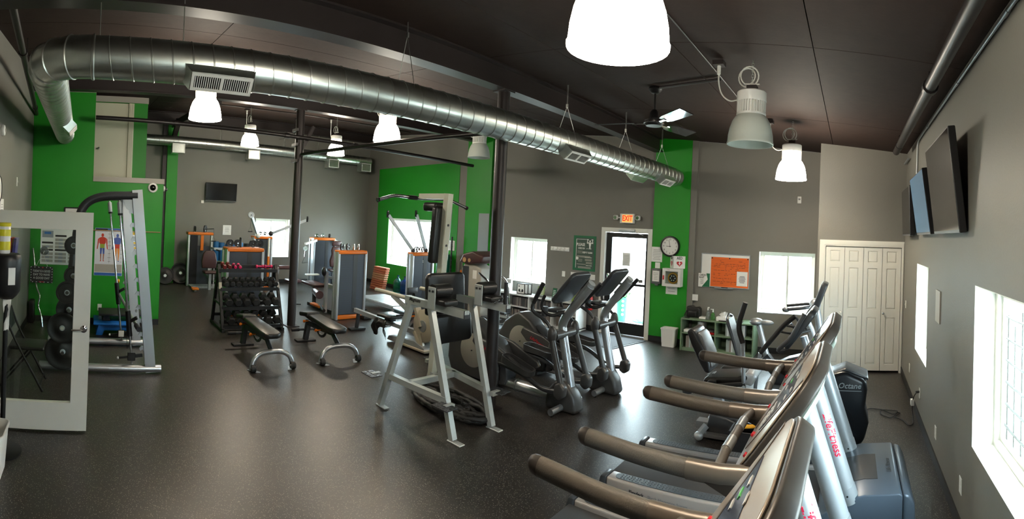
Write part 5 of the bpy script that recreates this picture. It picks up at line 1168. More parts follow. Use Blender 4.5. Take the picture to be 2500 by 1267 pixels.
# ================================================================ weight machines
def pulley(c, r, ax=(0,1,0), m='black_plastic', parent=None, name='pulley'):
    p = build(G().lathe([(r*.25,-.012),(r*.7,-.008),(r*.72,-.016),(r,-.018),(r*.9,0),(r,.018),(r*.72,.016),(r*.7,.008),(r*.25,.012)], c, ax=ax, n=20), name, m, parent)
    build(G().cyl(Vector(c)-Vector(ax)*.024, Vector(c)+Vector(ax)*.024, r*.22, n=10), 'axle', 'chrome', p)
    return p
mat('shroud', (60,66,76), .45, metal=.2)
def shroud(t, x, y0, y1, d, z1, base=True, z0=.04):
    "weight stack tower whose perforated front faces +x"
    for y in (y0,y1): build(G().rb(G().box(x-d*.5,x+.03,y-.028,y+.028,0,z1-.03), .012, 2), 'upright', 'silver_paint', t)
    for y in (y0,y1): build(G().rb(G().box(x-d,x-d+.06,y-.028,y+.028,0,z1-.03), .012, 2), 'rear_upright', 'silver_paint', t)
    p = build(G().rb(G().box(x-.04,x+.005,y0+.028,y1-.028,z0+.06,z1-.07), .004, 1), 'front_shroud', 'shroud', t)
    ym = y0+(y1-y0)*.62
    build(G().box(x+.005,x+.009,ym-.05,ym+.05,z0+.08,z1-.09), 'shroud_band', 'charcoal_plastic', p)
    g = G(); n_ = int((z1-z0-.25)/.045)
    for k in range(n_):
        for (a,b) in ((y0+.05,ym-.07),(ym+.07,y1-.05)):
            z = z0+.12+.045*k; g.box(x+.0052,x+.0062,a,b,z,z+.006)
    build(g, 'shroud_slots', 'charcoal_plastic', p, kind='stuff')
    build(G().rb(G().box(x-d+.06,x-d+.075,y0+.03,y1-.03,z0+.06,z1-.07), .003, 1), 'rear_shroud', 'shroud', t)
    build(G().rb(G().box(x-d,x+.035,y0-.02,y1+.02,z1-.075,z1), .018, 3), 'orange_cap', 'orange_trim', t)
    if base: build(G().rb(G().box(x-d,x+.03,y0+.02,y1-.02,z0-.03,z0+.05), .008, 2), 'orange_base', 'orange_trim', t)
    build(G().box(x-d*.7,x-.08,y0+.12,y1-.12,.05,.62), 'weight_stack', 'black_metal', t)
def cable_handle(t, p, L=.28):
    p = Vector(p); build(G().cyl(p, p+V(0,0,-L), .004, n=6), 'cable', 'black_rubber', t)
    q = p+V(0,0,-L); h_ = build(G().tube([q, q+V(0,-.05,-.13), q+V(0,.05,-.13)], .005, 6, closed=True), 'handle_strap', 'black_rubber', t)
    build(G().cyl(q+V(0,-.06,-.13), q+V(0,.06,-.13), .014, n=10), 'handle_grip', 'black_rubber', h_)
# tower behind the dumbbell rack
t = thing('weight_tower', 'orange-capped weight stack tower right behind the dumbbell rack', 'weight machine', (-9.25,3.0,0)); shroud(t, -9.1, 2.63, 3.36, .34, 1.37)
for y in (2.70,2.86,3.18,3.33): pulley((-9.22,y,1.455), .075, (1,0,0), parent=t); build(G().bar((-9.22,y,1.37),(-9.22,y,1.45),.02,.02), 'pulley_post', 'chrome', t)
build(G().tube(fil([(-9.28,2.95,1.37),(-9.28,2.95,1.56),(-9.36,2.95,1.56),(-9.36,2.95,1.37)],.04), .014, 8), 'cable_guide', 'black_metal', t)
# seated machine near the television wall
t = thing('seated_press', 'seated weight machine with maroon pads at the far left wall', 'weight machine', (-12.7,3.0,0))
for y in (2.60,3.24): build(G().rb(G().box(-12.96,-12.84,y-.03,y+.03,0,1.42), .012, 2), 'upright', 'silver_paint', t)
build(G().rb(G().box(-13.1,-12.82,2.56,3.28,1.40,1.475), .018, 3), 'orange_cap', 'orange_trim', t); build(G().box(-13.05,-12.88,2.65,2.85,.05,1.38), 'weight_stack', 'black_metal', t); build(G().box(-12.99,-12.93,2.64,3.20,.04,1.10), 'rear_shroud', 'shroud', t); build(G().box(-12.90,-12.85,2.93,3.01,.98,1.40), 'orange_spine', 'orange_trim', t)
pulley((-12.9,2.76,1.56), .085, (0,1,0), parent=t); pulley((-12.9,3.05,1.57), .10, (.6,.8,0), parent=t)
for y in (2.76,3.05): build(G().bar((-12.9,y,1.475),(-12.9,y,1.55),.02,.03), 'pulley_post', 'chrome', t)
cable_handle(t, (-12.75,3.26,1.58), .2); build(G().bar((-12.9,3.05,1.56),(-12.75,3.26,1.585),.02,.02), 'cable_arm', 'black_metal', t)
build(G().bar((-12.85,3.08,.35),(-12.25,3.08,.30),.07,.07), 'seat_beam', 'silver_paint', t); build(G().bar((-12.28,3.08,.0),(-12.28,3.08,.44),.07,.07), 'seat_post', 'silver_paint', t)
build(G().rb(G().box(-12.42,-12.10,2.90,3.26,.43,.50), .03, 3), 'seat_pad', 'maroon_vinyl', t, ang=50)
o_ = [(-.19,-.03),(-.21,.16),(-.17,.36),(-.11,.44),(.11,.44),(.17,.36),(.21,.16),(.19,-.03)]
build(G().rb(G().prism([(3.08+a,.58+b) for a,b in o_], 'x', -12.46, -12.38), .028, 3), 'backrest', 'maroon_vinyl', t, ang=50); build(G().bar((-12.42,3.08,.42),(-12.47,3.08,.85),.05,.05), 'back_support', 'silver_paint', t)
build(G().box(-12.6,-12.0,2.62,2.68,.0,.06), 'base_rail', 'silver_paint', t); build(G().box(-12.6,-12.0,3.42,3.48,0,.06), 'base_rail', 'silver_paint', t); build(G().box(-12.9,-12.5,2.62,3.48,.0,.05), 'base_frame', 'silver_paint', t); build(G().rbox(-12.1,-11.9,2.55,2.72,.05,.10,.01), 'foot_plate', 'orange_trim', t); build(G().rbox(-12.1,-11.9,3.40,3.56,.05,.12,.01), 'foot_plate', 'grey_frame', t)
build(G().bar((-12.55,3.24,1.06),(-12.55,3.9,1.06),.05,.06), 'press_arm', 'silver_paint', t); build(G().cyl((-12.55,3.3,1.03),(-12.2,3.3,1.03),.02,n=10), 'press_grip', 'black_rubber', t); build(G().bar((-12.85,3.24,1.06),(-12.5,3.24,1.06),.05,.05), 'press_link', 'silver_paint', t); build(G().bar((-12.55,3.86,1.05),(-12.55,3.86,.05),.06,.08), 'press_post', 'silver_paint', t)
# functional trainer with two raised arms before the far window
t = thing('cable_trainer', 'cable trainer with two raised arms in front of the far window', 'weight machine', (-12.4,4.5,0)); shroud(t, -12.35, 4.30, 4.80, .3, 1.44)
build(G().cyl((-12.28,4.70,.9),(-12.28,4.70,1.40),.03,n=12), 'guide_post', 'white_plastic', t); build(G().cyl((-12.28,4.70,.35),(-12.28,4.70,.9),.034,n=12), 'orange_post', 'orange_trim', t)
for (a, b, k) in ((V(-12.3,4.38,1.46),V(-12.2,4.14,1.98),0),(V(-12.3,4.75,1.52),V(-12.0,5.66,1.93),1)):
    ar = build(G().bar(a, b, .06, .07), 'cable_arm', 'silver_paint', t); pulley(b+V(.02,.02 if k else -.02,.03), .085, (1,0,0) if k == 0 else (.5,.8,0), 'silver_paint' if k == 0 else 'black_plastic', ar); build(G().ell(a,(.07,.07,.07)), 'arm_hub', 'white_plastic' if k == 0 else 'black_plastic', t)
cable_handle(t, (-12.15,4.10,1.92), .22); pulley((-12.32,4.45,1.52), .05, (1,0,0), 'chrome', t); pulley((-12.32,4.58,1.52), .05, (1,0,0), 'chrome', t)
build(G().cyl((-12.1,4.95,.62),(-12.1,5.45,.62),.055,n=16), 'roller_pad', 'maroon_vinyl', t); build(G().bar((-12.3,4.9,.1),(-12.1,4.95,.62),.05,.05), 'roller_arm', 'silver_paint', t); build(G().rb(G().box(-12.3,-11.9,5.2,5.6,.22,.29), .025, 3), 'low_pad', 'maroon_vinyl', t); build(G().bar((-12.1,5.4,0),(-12.1,5.4,.22),.06,.06), 'low_pad_post', 'silver_paint', t)
# tower with leg pads right of the column
t = thing('leg_machine', 'orange-capped weight machine with leg pads right of the slim column', 'weight machine', (-8.9,5.0,0)); shroud(t, -8.45, 4.74, 5.38, .16, 1.40)
for y in (4.86,5.0): pulley((-8.55,y,1.47), .07, (.8,.6,0), parent=t)
for y in (5.14,5.25): pulley((-8.55,y,1.47), .06, (.6,.8,0), 'galvanized', parent=t)
for y in (4.86,5.0,5.14,5.25): build(G().bar((-8.55,y,1.40),(-8.55,y,1.46),.02,.02), 'pulley_post', 'chrome', t)
build(G().rb(G().box(-10.15,-9.45,4.72,5.05,.49,.56), .03, 3), 'thigh_pad', 'maroon_vinyl', t, ang=50); build(G().cyl((-9.50,4.78,.42),(-8.98,4.62,.42),.085,n=20), 'roller_pad', 'maroon_vinyl', t); build(G().box(-9.6,-8.75,5.02,5.10,.50,.58), 'seat_rail', 'silver_paint', t)
build(G().bar((-9.75,4.88,0),(-9.75,4.88,.5),.06,.08), 'pad_post', 'dark_frame', t); build(G().bar((-8.95,4.75,.05),(-8.95,4.75,.9),.06,.06), 'front_post', 'silver_paint', t); build(G().bar((-10.0,4.88,.05),(-8.75,4.95,.05),.10,.07), 'floor_beam', 'dark_frame', t); build(G().rbox(-9.60,-9.15,4.70,4.82,.10,.15,.015), 'foot_plate', 'orange_trim', t); build(G().cyl((-9.30,4.80,.14),(-8.9,4.70,.10),.035,n=12), 'foot_roller', 'black_rubber', t)
build(G().ell((-8.9,4.66,.92),(.06,.05,.10)), 'hand_knob', 'black_plastic', t); build(G().rbox(-8.42,-8.25,5.28,5.48,0,.07,.015), 'base_foot', 'black_rubber', t)
build(G().tube(fil([(-10.2,4.62,.08),(-10.35,4.5,.06),(-10.1,4.45,.03),(-9.85,4.6,.06)],.06), .012, 6), 'ankle_strap', 'black_rubber', t)
# far tower with chest pad and white arms
t = thing('chest_machine', 'far weight machine with grey pads and white arms near the corner', 'weight machine', (-12.5,6.5,0)); shroud(t, -12.5, 6.18, 6.84, .3, 1.43, base=False)
build(G().rb(G().prism([(6.56,.62),(6.54,.80),(6.60,.98),(6.58,1.10),(6.62,1.20),(6.86,1.20),(6.90,1.10),(6.88,.98),(6.94,.80),(6.92,.62)], 'x', -12.22, -12.14), .025, 3), 'backrest', 'maroon_vinyl', t, ang=50); build(G().rb(G().box(-12.21,-12.13,6.60,6.88,1.22,1.36), .025, 3), 'head_pad', 'maroon_vinyl', t); build(G().rb(G().box(-12.2,-11.85,6.5,6.85,.50,.57), .025, 3), 'seat_pad', 'maroon_vinyl', t); build(G().bar((-12.1,6.7,0),(-12.1,6.7,.5),.07,.07), 'seat_post', 'silver_paint', t); build(G().bar((-12.2,6.72,.45),(-12.24,6.72,1.3),.05,.05), 'back_support', 'silver_paint', t); build(G().bar((-12.5,6.6,.30),(-12.1,6.7,.30),.06,.06), 'seat_beam', 'silver_paint', t)
for (a,b) in ((V(-12.4,6.2,1.36),V(-12.3,5.80,1.26)),(V(-12.4,6.82,1.36),V(-12.3,7.08,1.22))): build(G().bar(a,b,.07,.06), 'press_arm', 'white_plastic', t)
pulley((-12.28,5.80,1.14), .07, (1,0,0), 'galvanized', t); build(G().tube([(-12.28,5.80,1.06),(-12.28,5.79,.9)], .012, 6), 'chain', 'chrome', t); build(G().tube([(-12.28,5.79,.9),(-12.28,5.72,.72),(-12.28,5.90,.74)], .010, 6), 'stirrup_handle', 'chrome', t)
for y in (6.3,6.5): pulley((-12.6,y,1.49), .05, (1,0,0), 'chrome', t)
pulley((-12.6,6.72,1.49), .06, (.7,.7,0), parent=t)
build(G().rbox(-12.45,-12.3,5.9,6.3,.36,.40,.01), 'side_shelf', 'white_plastic', t)
# cable tower by the green wall
t = thing('cable_tower', 'blue-grey cable tower with two arms before the green wall window', 'weight machine', (-8.25,6.6,0)); shroud(t, -8.1, 6.34, 6.90, .17, 1.39, base=True)
for (a,b) in ((V(-8.2,6.42,1.42),V(-8.35,5.84,2.16)),(V(-8.25,6.82,1.42),V(-8.30,6.55,2.20))):
    ar = build(G().bar(a, b, .05, .06), 'cable_arm', 'silver_paint', t); pulley(b+V(.02,-.03,.02), .08, (.7,.7,0), parent=ar); build(G().ell(a,(.05,.05,.05)), 'arm_hub', 'dark_frame', t)
for y in (6.52,6.66): pulley((-8.2,y,1.45), .06, (1,0,0), 'chrome', t)
text('LIFT', .0001, (-8.0,6.6,1.2), 'back', t, 'white_paper') if False else None
g0 = None
for k in range(2):
    for j in range(2): build(G().box(-8.095,-8.0945,6.62+.035*j,6.645+.035*j,1.20-.03*k,1.215-.03*k), 'shroud_window', 'white_paper', t)
# low white platform
t = thing('step_platform', 'low white slatted platform on the floor before the cable tower', 'platform', (-9.2,6.5,0))
for k in range(8): x = -9.85+.18*k; build(G().rb(G().box(x,x+.165,6.12,6.88,.185,.205), .004, 1), 'slat', 'silver_paint', t)
build(G().box(-9.87,-8.45,6.10,6.14,.13,.19), 'side_rail', 'silver_paint', t); build(G().box(-9.87,-8.45,6.86,6.90,.13,.19), 'side_rail', 'silver_paint', t)
for (x,y) in ((-9.8,6.16),(-9.8,6.84),(-8.5,6.16),(-8.5,6.84)): build(G().box(x-.025,x+.025,y-.025,y+.025,0,.14), 'leg', 'silver_paint', t)
solo(G().tube(fil([(-7.95,5.45,.015),(-7.75,5.35,.015),(-7.6,5.5,.015),(-7.8,5.62,.02),(-7.95,5.5,.02),(-7.65,5.42,.03)],.08), .012, 7), 'resistance_band', 'black_rubber', 'black resistance band lying near the rower rail', 'band')
solo(G().tube(fil([(-9.75,5.62,.015),(-9.4,5.75,.015),(-9.1,5.9,.015),(-9.0,5.7,.06),(-9.3,5.6,.05)],.08), .02, 7), 'ankle_cuff', 'black_rubber', 'black strap lying in front of the white platform', 'strap')
# folded corrugated mats leaning in the corner
mat('mat_orange', (164,92,62), .7, noise=.12, nscale=20); mat('mat_tan', (168,120,88), .7, noise=.12, nscale=20)
t = thing('folded_mat', 'orange corrugated folding mat leaning in the corner by the green wall', 'mat', (-11.55,7.95,0))
for k in range(11):
    z = .005+.061*k; off = .008*k
    build(G().rb(G().box(-11.93+.006*k,-11.30+.006*k,7.78+off,7.92+off,z,z+.052), .012, 2), 'mat_fold', 'mat_orange' if k not in (5,6,7) else 'mat_tan', t)
# water jugs
mat('jug_green', (40,150,130), .08, trans=.75); mat('jug_blue', (30,90,190), .08, trans=.75)
def jug(x, y, m, label):
    t = thing('water_jug', label, 'water jug', (x,y,0), 'water jugs by the green wall')
    build(G().lathe([(0,0),(.12,.0),(.135,.02),(.135,.10),(.128,.115),(.135,.13),(.135,.22),(.128,.235),(.135,.25),(.13,.30),(.09,.36),(.035,.40),(.03,.45),(0,.45)], (x,y,0), n=28), 'bottle', m, t, ang=60)
    build(G().cyl((x,y,.45),(x,y,.48),.034,n=16), 'cap', 'jug_blue', t)
jug(-11.10,8.20,'jug_green','green-tinted water jug nearest the orange mat'); jug(-10.80,8.22,'jug_blue','blue water jug next to the green-tinted one'); jug(-10.50,8.24,'jug_green','third water jug half hidden by the cable tower')
# things on the green wall
t = plate('framed_notice', 'front', V(-9.31,YE-.012,1.46), .30, .26, 'white_paper', 'white notice on the green wall beside the pull-up tower', 'notice', t=.015); lines(t, 'front', V(-9.31,YE-.028,1.54), .2, 5, .035)
solo(G().lathe([(0,0),(.16,0),(.17,.02),(.17,1.22),(.16,1.24),(.03,1.24),(.02,1.2),(0,1.2)], (-9.32,8.32,0), n=28), 'rolled_mat', 'jug_green', 'tall teal rolled mat standing against the green wall', 'mat') if False else None
mat('teal_mat', (16,112,92), .45)
t = thing('rolled_mat', 'tall teal rolled mat standing against the green wall', 'mat', (-9.32,8.30,0)); sp = [((.02+.155*k/90)*math.cos(k*.42)-9.32,(.02+.155*k/90)*math.sin(k*.42)+8.30) for k in range(91)]
g = G(); n_ = len(sp); g.add([(x,y,.003) for x,y in sp]+[(x,y,1.23) for x,y in sp], [(i,i+1,n_+i+1,n_+i) for i in range(n_-1)]); build(g, 'roll', 'teal_mat', t, ang=60); build(G().lathe([(.17,.003),(.176,.003),(.176,1.23),(.17,1.23)], (-9.32,8.30,0), n=32), 'outer_wrap', 'teal_mat', t, ang=60)
t = thing('bar_tree', 'slim dark stand with pegs beside the teal rolled mat', 'bar stand', (-9.05,8.30,0)); build(G().cyl((-9.02,8.30,0),(-9.02,8.30,1.70),.022,n=12), 'pole', 'black_metal', t); build(G().lathe([(0,0),(.10,0),(.10,.015),(.03,.03),(0,.03)], (-9.02,8.30,0), n=20), 'base', 'black_metal', t)
for k in range(8): build(G().cyl((-9.02,8.30,.75+.11*k),(-8.92,8.24,.80+.11*k),.006,n=6), 'peg', 'black_metal', t)
t = struct(G().box(-8.28,-7.935,YE-.075,YE-.06,0,2.32), 'door_5', 'grey_frame')
# stair stepper behind the column
t = thing('stair_stepper', 'grey stair stepper standing behind the thick column', 'stepper', (-6.85,7.1,0)); SY = 7.1
build(G().rb(G().prism([(-7.20,.06),(-7.16,1.15),(-7.05,1.30),(-6.62,1.18),(-6.58,.06)], 'y', SY-.20, SY+.20), .03, 3), 'cabinet', 'light_trim', t, ang=50)
build(G().rb(G().prism([(-7.15,.3),(-7.12,1.2),(-6.95,1.2),(-6.93,.3)], 'y', SY-.212, SY-.2), .004, 1), 'side_panel', 'charcoal_plastic', t); build(panel(G(), 'front', V(-6.78,SY-.2,1.05), .11, .17, .002), 'warning_label', 'white_paper', t); build(panel(G(), 'front', V(-7.18,SY-.2,1.05), .05, .10, .003), 'orange_label', 'orange_trim', t)
build(G().rb(G().prism([(-7.18,1.27),(-7.08,1.45),(-6.80,1.52),(-6.52,1.44),(-6.55,1.30),(-6.9,1.24)], 'y', SY-.27, SY+.27), .04, 4), 'console', 'maroon_vinyl', t, ang=50); build(G().cyl((-7.02,SY-.275,1.33),(-7.02,SY-.26,1.33),.05,n=18), 'speaker_dial', 'wood_tan', t); build(G().cyl((-6.88,SY-.275,1.33),(-6.88,SY-.26,1.33),.04,n=18), 'speaker_dial', 'wood_tan', t)
for s in (-1,1): build(G().tube(fil([(-6.62,SY+s*.24,1.1),(-6.30,SY+s*.26,.95),(-6.22,SY+s*.26,.40),(-6.30,SY+s*.26,.06),(-6.6,SY+s*.24,.06)],.15), .02, 10), 'side_rail', 'chrome', t); build(G().rb(G().box(-6.55,-6.15,SY+s*.12-.09,SY+s*.12+.09,.22+.1*(s > 0),.26+.1*(s > 0)), .01, 2), 'step_pedal', 'charcoal_plastic', t)
build(G().rbox(-7.25,-6.2,SY-.25,SY+.25,.0,.06,.02), 'base', 'dark_frame', t)
# ================================================================ pull-up and knee-raise tower in the foreground
t = thing('power_tower', 'silver and black pull-up and knee-raise tower left of the thick column', 'power tower', (-3.95,3.5,0))
mat('tower_silver', (186,192,190), .34, metal=.35); mat('tower_cream', (196,196,180), .4, metal=.2)
def leg(a, b, w=.06): return build(G().bar(a, b, w, w, up=(0,1,0)), 'leg', 'tower_silver', t)
F1, F2, F3, F4 = V(-4.42,3.10,.006), V(-3.32,3.19,.006), V(-3.30,3.71,.006), V(-4.62,3.95,.006)
zA = 1.20
for f, top in ((F1,V(-4.07,3.20,zA)),(F2,V(-3.74,3.20,zA)),(F3,V(-3.74,3.80,zA)),(F4,V(-4.10,3.80,zA))):
    leg(f+V(0,0,.01), top)
    build(G().rb(G().box(f.x-.05,f.x+.13,f.y-.035,f.y+.035,0,.012), .003, 1), 'foot_plate', 'tower_silver', t)
for (y, x0, x1, yy) in ((3.20,-4.76,-3.22,0),(3.80,-4.66,-3.22,0)):
    build(G().bar((-4.15,y,1.235),(x1,y,1.225),.06,.075), 'dip_arm', 'tower_silver', t)
    build(G().tube([(-4.15,y,1.24),(x0,y,1.245)], .024, 14), 'dip_handle', 'tower_cream', t); build(G().bar((-4.14,y,1.12),(-4.42,y,1.23),.04,.04), 'handle_gusset', 'tower_silver', t)
    build(G().bar((x1,y,1.225),(x1-.012,y,1.225),.062,.077), 'arm_end_cap', 'charcoal_plastic', t)
text('Magnum', .055, (-3.98,3.168,1.25), 'front', t, 'ink_black', shear=.3, bold=.001)
# elbow pads on the arms, with end grips
for (y, x) in ((3.20,-3.56),(3.80,-3.50)):
    pb = build(G().rb(G().box(x-.13,x+.12,y-.09,y+.10,1.265,1.33), .024, 3), 'elbow_pad', 'black_vinyl', t, ang=50)
    build(G().cyl((x-.06,y-.095,1.395),(x-.06,y+.115,1.395),.07,n=22), 'elbow_roll', 'black_vinyl', t, ang=50)
    build(G().rb(G().box(x-.11,x-.0,y-.115,y-.10,1.22,1.44), .004, 1), 'pad_bracket', 'tower_silver', t)
    for zz in (1.40,): build(G().cyl((x-.08,y-.115,zz),(x-.08,y-.122,zz),.012,n=10), 'bracket_bolt', 'dark_frame', t); build(G().cyl((x-.03,y-.115,zz),(x-.03,y-.122,zz),.012,n=10), 'bracket_bolt', 'dark_frame', t)
    if y > 3.5: build(G().cyl((-3.27,y,1.26),(-3.27,y,1.49),.02,n=14), 'grip_post', 'black_rubber', t); build(G().tube(fil([(x+.15,y-.08,1.27),(x+.19,y-.08,1.30),(x+.19,y+.08,1.34),(x+.15,y+.09,1.27)],.03), .008, 8), 'pad_wire', 'chrome', t)
# back pads
build(G().rb(G().prism([(3.36,1.06),(3.34,1.48),(3.38,1.52),(3.86,1.52),(3.90,1.48),(3.93,1.06)], 'x', -4.05, -3.98), .03, 3), 'back_pad', 'black_vinyl', t, ang=50)
build(G().rb(G().prism([(3.47,.74),(3.42,1.06),(3.98,1.06),(4.02,.78),(3.98,.74)], 'x', -4.00, -3.93), .03, 3, None), 'lumbar_pad', 'black_vinyl', t, ang=50)
build(G().bar((-4.08,3.20,1.18),(-4.08,3.80,1.18),.06,.06), 'top_crossbar', 'tower_silver', t); build(G().box(-4.10,-4.02,3.58,3.66,.72,1.50), 'pad_spine', 'tower_silver', t)
# upright with pull-up bar
U0 = V(-4.14,3.60,.34); U1 = V(-3.98,3.58,2.40)
build(G().bar(U0, U1, .075, .075, up=(0,1,0)), 'mast', 'tower_cream', t)
for k in (.55,.72,.83): q = U0.lerp(U1,k); build(G().cyl(q+V(.037,0,0),q+V(.043,0,0),.014,n=10), 'mast_hole', 'dark_frame', t)
build(G().bar(U1+V(.02,0,-.03), (-4.40,3.52,2.37), .06, .06), 'bar_arm', 'tower_cream', t)
pb = fil([(-4.42,2.93,2.29),(-4.42,3.16,2.36),(-4.42,3.52,2.345),(-4.42,3.98,2.36),(-4.42,4.30,2.27)], .08)
build(G().tube(pb, .019, 12), 'pull_up_bar', 'chrome', t, ang=60)
for (a,b) in ((pb[0],pb[0].lerp(pb[1],.15)),(pb[-1],pb[-1].lerp(pb[-2],.12))): build(G().cyl(a,b,.026,n=12), 'bar_end_grip', 'black_rubber', t)
build(G().cyl((-4.42,3.36,2.35),(-4.42,3.48,2.347),.025,n=12), 'bar_grip', 'black_rubber', t)
q0 = U0.lerp(U1,.62); q1 = U0.lerp(U1,.93)
build(G().rb(G().xf(G().box(-.045,.045,-.13,.13,0,(q1-q0).length), Matrix.Translation(q0+V(-.085,0,0)) @ Matrix.Rotation(math.atan2(U1.x-U0.x,U1.z-U0.z),4,'Y')), .035, 4), 'upper_back_pad', 'black_vinyl', t, ang=50)
build(G().rb(G().box(-4.32,-4.08,3.48,3.66,2.20,2.30), .035, 4), 'head_pad', 'black_vinyl', t, ang=50)
# base frame and steps
build(G().bar((-4.36,3.13,.36),(-3.42,3.19,.36),.06,.06), 'side_stretcher', 'tower_silver', t); build(G().bar((-4.50,3.90,.36),(-3.42,3.73,.36),.06,.06), 'side_stretcher', 'tower_silver', t)
build(G().bar((-4.0,3.16,.36),(-4.0,3.82,.36),.06,.06), 'rear_stretcher', 'tower_silver', t); build(G().bar((-4.0,3.56,.36),(-4.16,3.60,.36),.06,.06), 'mast_brace', 'tower_silver', t); build(G().bar((-4.14,3.60,.36),(-4.45,3.9,.36),.06,.06), 'mast_brace', 'tower_silver', t)
mat('tread_plate', (74,76,80), .35, metal=.7, bump=.8, bscale=70)
for (x,y,s) in ((-3.36,3.10,-1),(-3.34,3.84,1),(-4.50,3.02,-1),(-4.62,4.02,1)):
    st = build(G().rb(G().box(x-.11,x+.11,y-.075,y+.075,.335,.345), .002, 1), 'step_plate', 'tread_plate', t)
    g = G()
    for i in range(5):
        for j in range(3): g.ob((x-.08+.04*i,y-.05+.05*j,.3465),(.026,.007,.003),Matrix.Rotation(.8 if (i+j)%2 else -.8,3,'Z'))
    build(g, 'tread_ribs', 'tread_plate', st, kind='stuff'); build(G().bar((x,y,.33),(x,y-s*.11,.33),.05,.04), 'step_bracket', 'tower_silver', t)
# battle rope heaped underneath
t = thing('battle_rope', 'heap of thick black battle rope on the floor under the tower', 'rope', (-4.2,3.9,0)); pts = []
random.seed(3)
for k in range(150):
    a = k*.55; r = .28+.16*math.sin(k*.37); pts.append((-3.98+(r+.10)*1.25*math.cos(a)+.02*random.random(), 3.74+r*.62*math.sin(a), .03+.05*((k*7)%5)/5+.02*random.random()))
pts = [(-4.95,4.35,.03),(-4.80,4.30,.03),(-4.55,4.12,.03)]+pts
rp = fil(pts,.06,3); build(G().tube(rp, [.031 if k%2 else .022 for k in range(len(rp))], 8), 'rope', 'black_rubber', t, ang=60)
g = []
for k in range(26): a = 2*PI*k/12; g.append((-5.0+.02*k/26+.10*math.cos(a)*1.0, 4.40+.03*math.sin(a*.5)+.10*math.sin(a)*.35, .17+.135*math.sin(a)))
build(G().tube(g, .028, 8), 'rope_end_coil', 'black_rubber', t, ang=60)
# ================================================================ rower
t = thing('rowing_machine', 'beige rowing machine behind the pull-up tower', 'rower', (-6.4,4.9,0)); mat('rower_beige', (176,168,150), .4, metal=.2)
build(G().bar((-7.66,4.70,.36),(-6.05,4.92,.27),.07,.07), 'seat_rail', 'silver_paint', t); build(G().bar((-7.66,4.70,.36),(-7.68,4.697,.36),.074,.074), 'rail_end_cap', 'charcoal_plastic', t)
build(G().bar((-7.55,4.71,.33),(-7.60,4.71,.04),.05,.05), 'rear_leg', 'charcoal_plastic', t); build(G().rbox(-7.66,-7.54,4.56,4.88,0,.04,.01), 'rear_foot', 'black_rubber', t)
o_ = [(-.20,-.13),(-.16,-.17),(.0,-.15),(.12,-.17),(.18,-.12),(.18,.12),(.12,.17),(0,.15),(-.16,.17),(-.20,.13)]
build(G().rb(G().prism(o_, 'z', .40, .455), .02, 3, Matrix.Translation((-6.72,4.83,0))), 'sliding_seat', 'black_vinyl', t, ang=50); build(G().rbox(-6.80,-6.62,4.77,4.89,.345,.40,.01), 'seat_carriage', 'black_plastic', t)
build(G().lathe([(0,-.11),(.22,-.11),(.26,-.09),(.265,0),(.26,.09),(.22,.11),(0,.11)], (-5.86,4.96,.42), ax=(0,1,0), n=36), 'flywheel_cage', 'rower_beige', t, ang=50); build(G().lathe([(0,0),(.09,0),(.11,-.02)], (-5.86,4.845,.42), ax=(0,-1,0), n=24), 'flywheel_hub', 'grey_frame', t)
build(G().bar((-6.06,4.88,.70),(-5.90,4.86,.40),.10,.06), 'front_strut', 'rower_beige', t); build(G().bar((-5.90,4.84,.30),(-5.82,4.86,.03),.05,.05), 'front_leg', 'rower_beige', t); build(G().bar((-6.05,4.84,.30),(-5.85,4.84,.05),.04,.04), 'front_leg', 'rower_beige', t)
build(G().rb(G().box(-6.30,-5.70,4.78,5.14,.03,.07), .01, 2), 'front_base', 'rower_beige', t); build(G().rb(G().prism([(-6.75,.02),(-6.7,.10),(-6.0,.16),(-5.75,.10),(-5.72,.02)], 'y', 4.80, 5.10), .015, 2), 'footwell', 'grey_frame', t)
for y in (4.80,5.02): build(G().rb(G().xf(G().box(-.15,.15,-.05,.05,-.015,.015), Matrix.Translation((-6.22,y,.40)) @ Matrix.Rotation(-.7,4,'Y')), .01, 2), 'foot_plate', 'charcoal_plastic', t)
build(G().cyl((-6.30,4.66,.52),(-6.28,5.14,.52),.017,n=10), 'pull_handle', 'black_rubber', t); build(G().bar((-6.08,4.90,.66),(-6.20,4.90,.88),.03,.04), 'monitor_arm', 'chrome', t); build(G().rb(G().box(-6.24,-6.20,4.80,5.0,.86,.98), .01, 2), 'monitor', 'charcoal_plastic', t)
t2 = thing('black_towel', 'crumpled black cloth hanging under the rower seat', 'cloth', (-6.75,4.62,.05)); g = G(); n1, n2 = 12, 8; vs = []
for i in range(n1+1):
    for j in range(n2+1): u = i/n1; v = j/n2; vs.append((-6.95+.42*u+.02*math.sin(9*v), 4.66-.10*math.sin(PI*v)*.5+.03*math.sin(11*u), .37-.30*v*(0.7+.3*math.sin(7*u+1))))
g.add(vs, [(i*(n2+1)+j,i*(n2+1)+j+1,(i+1)*(n2+1)+j+1,(i+1)*(n2+1)+j) for i in range(n1) for j in range(n2)]); build(g, 'cloth', 'black_vinyl', t2, ang=80)

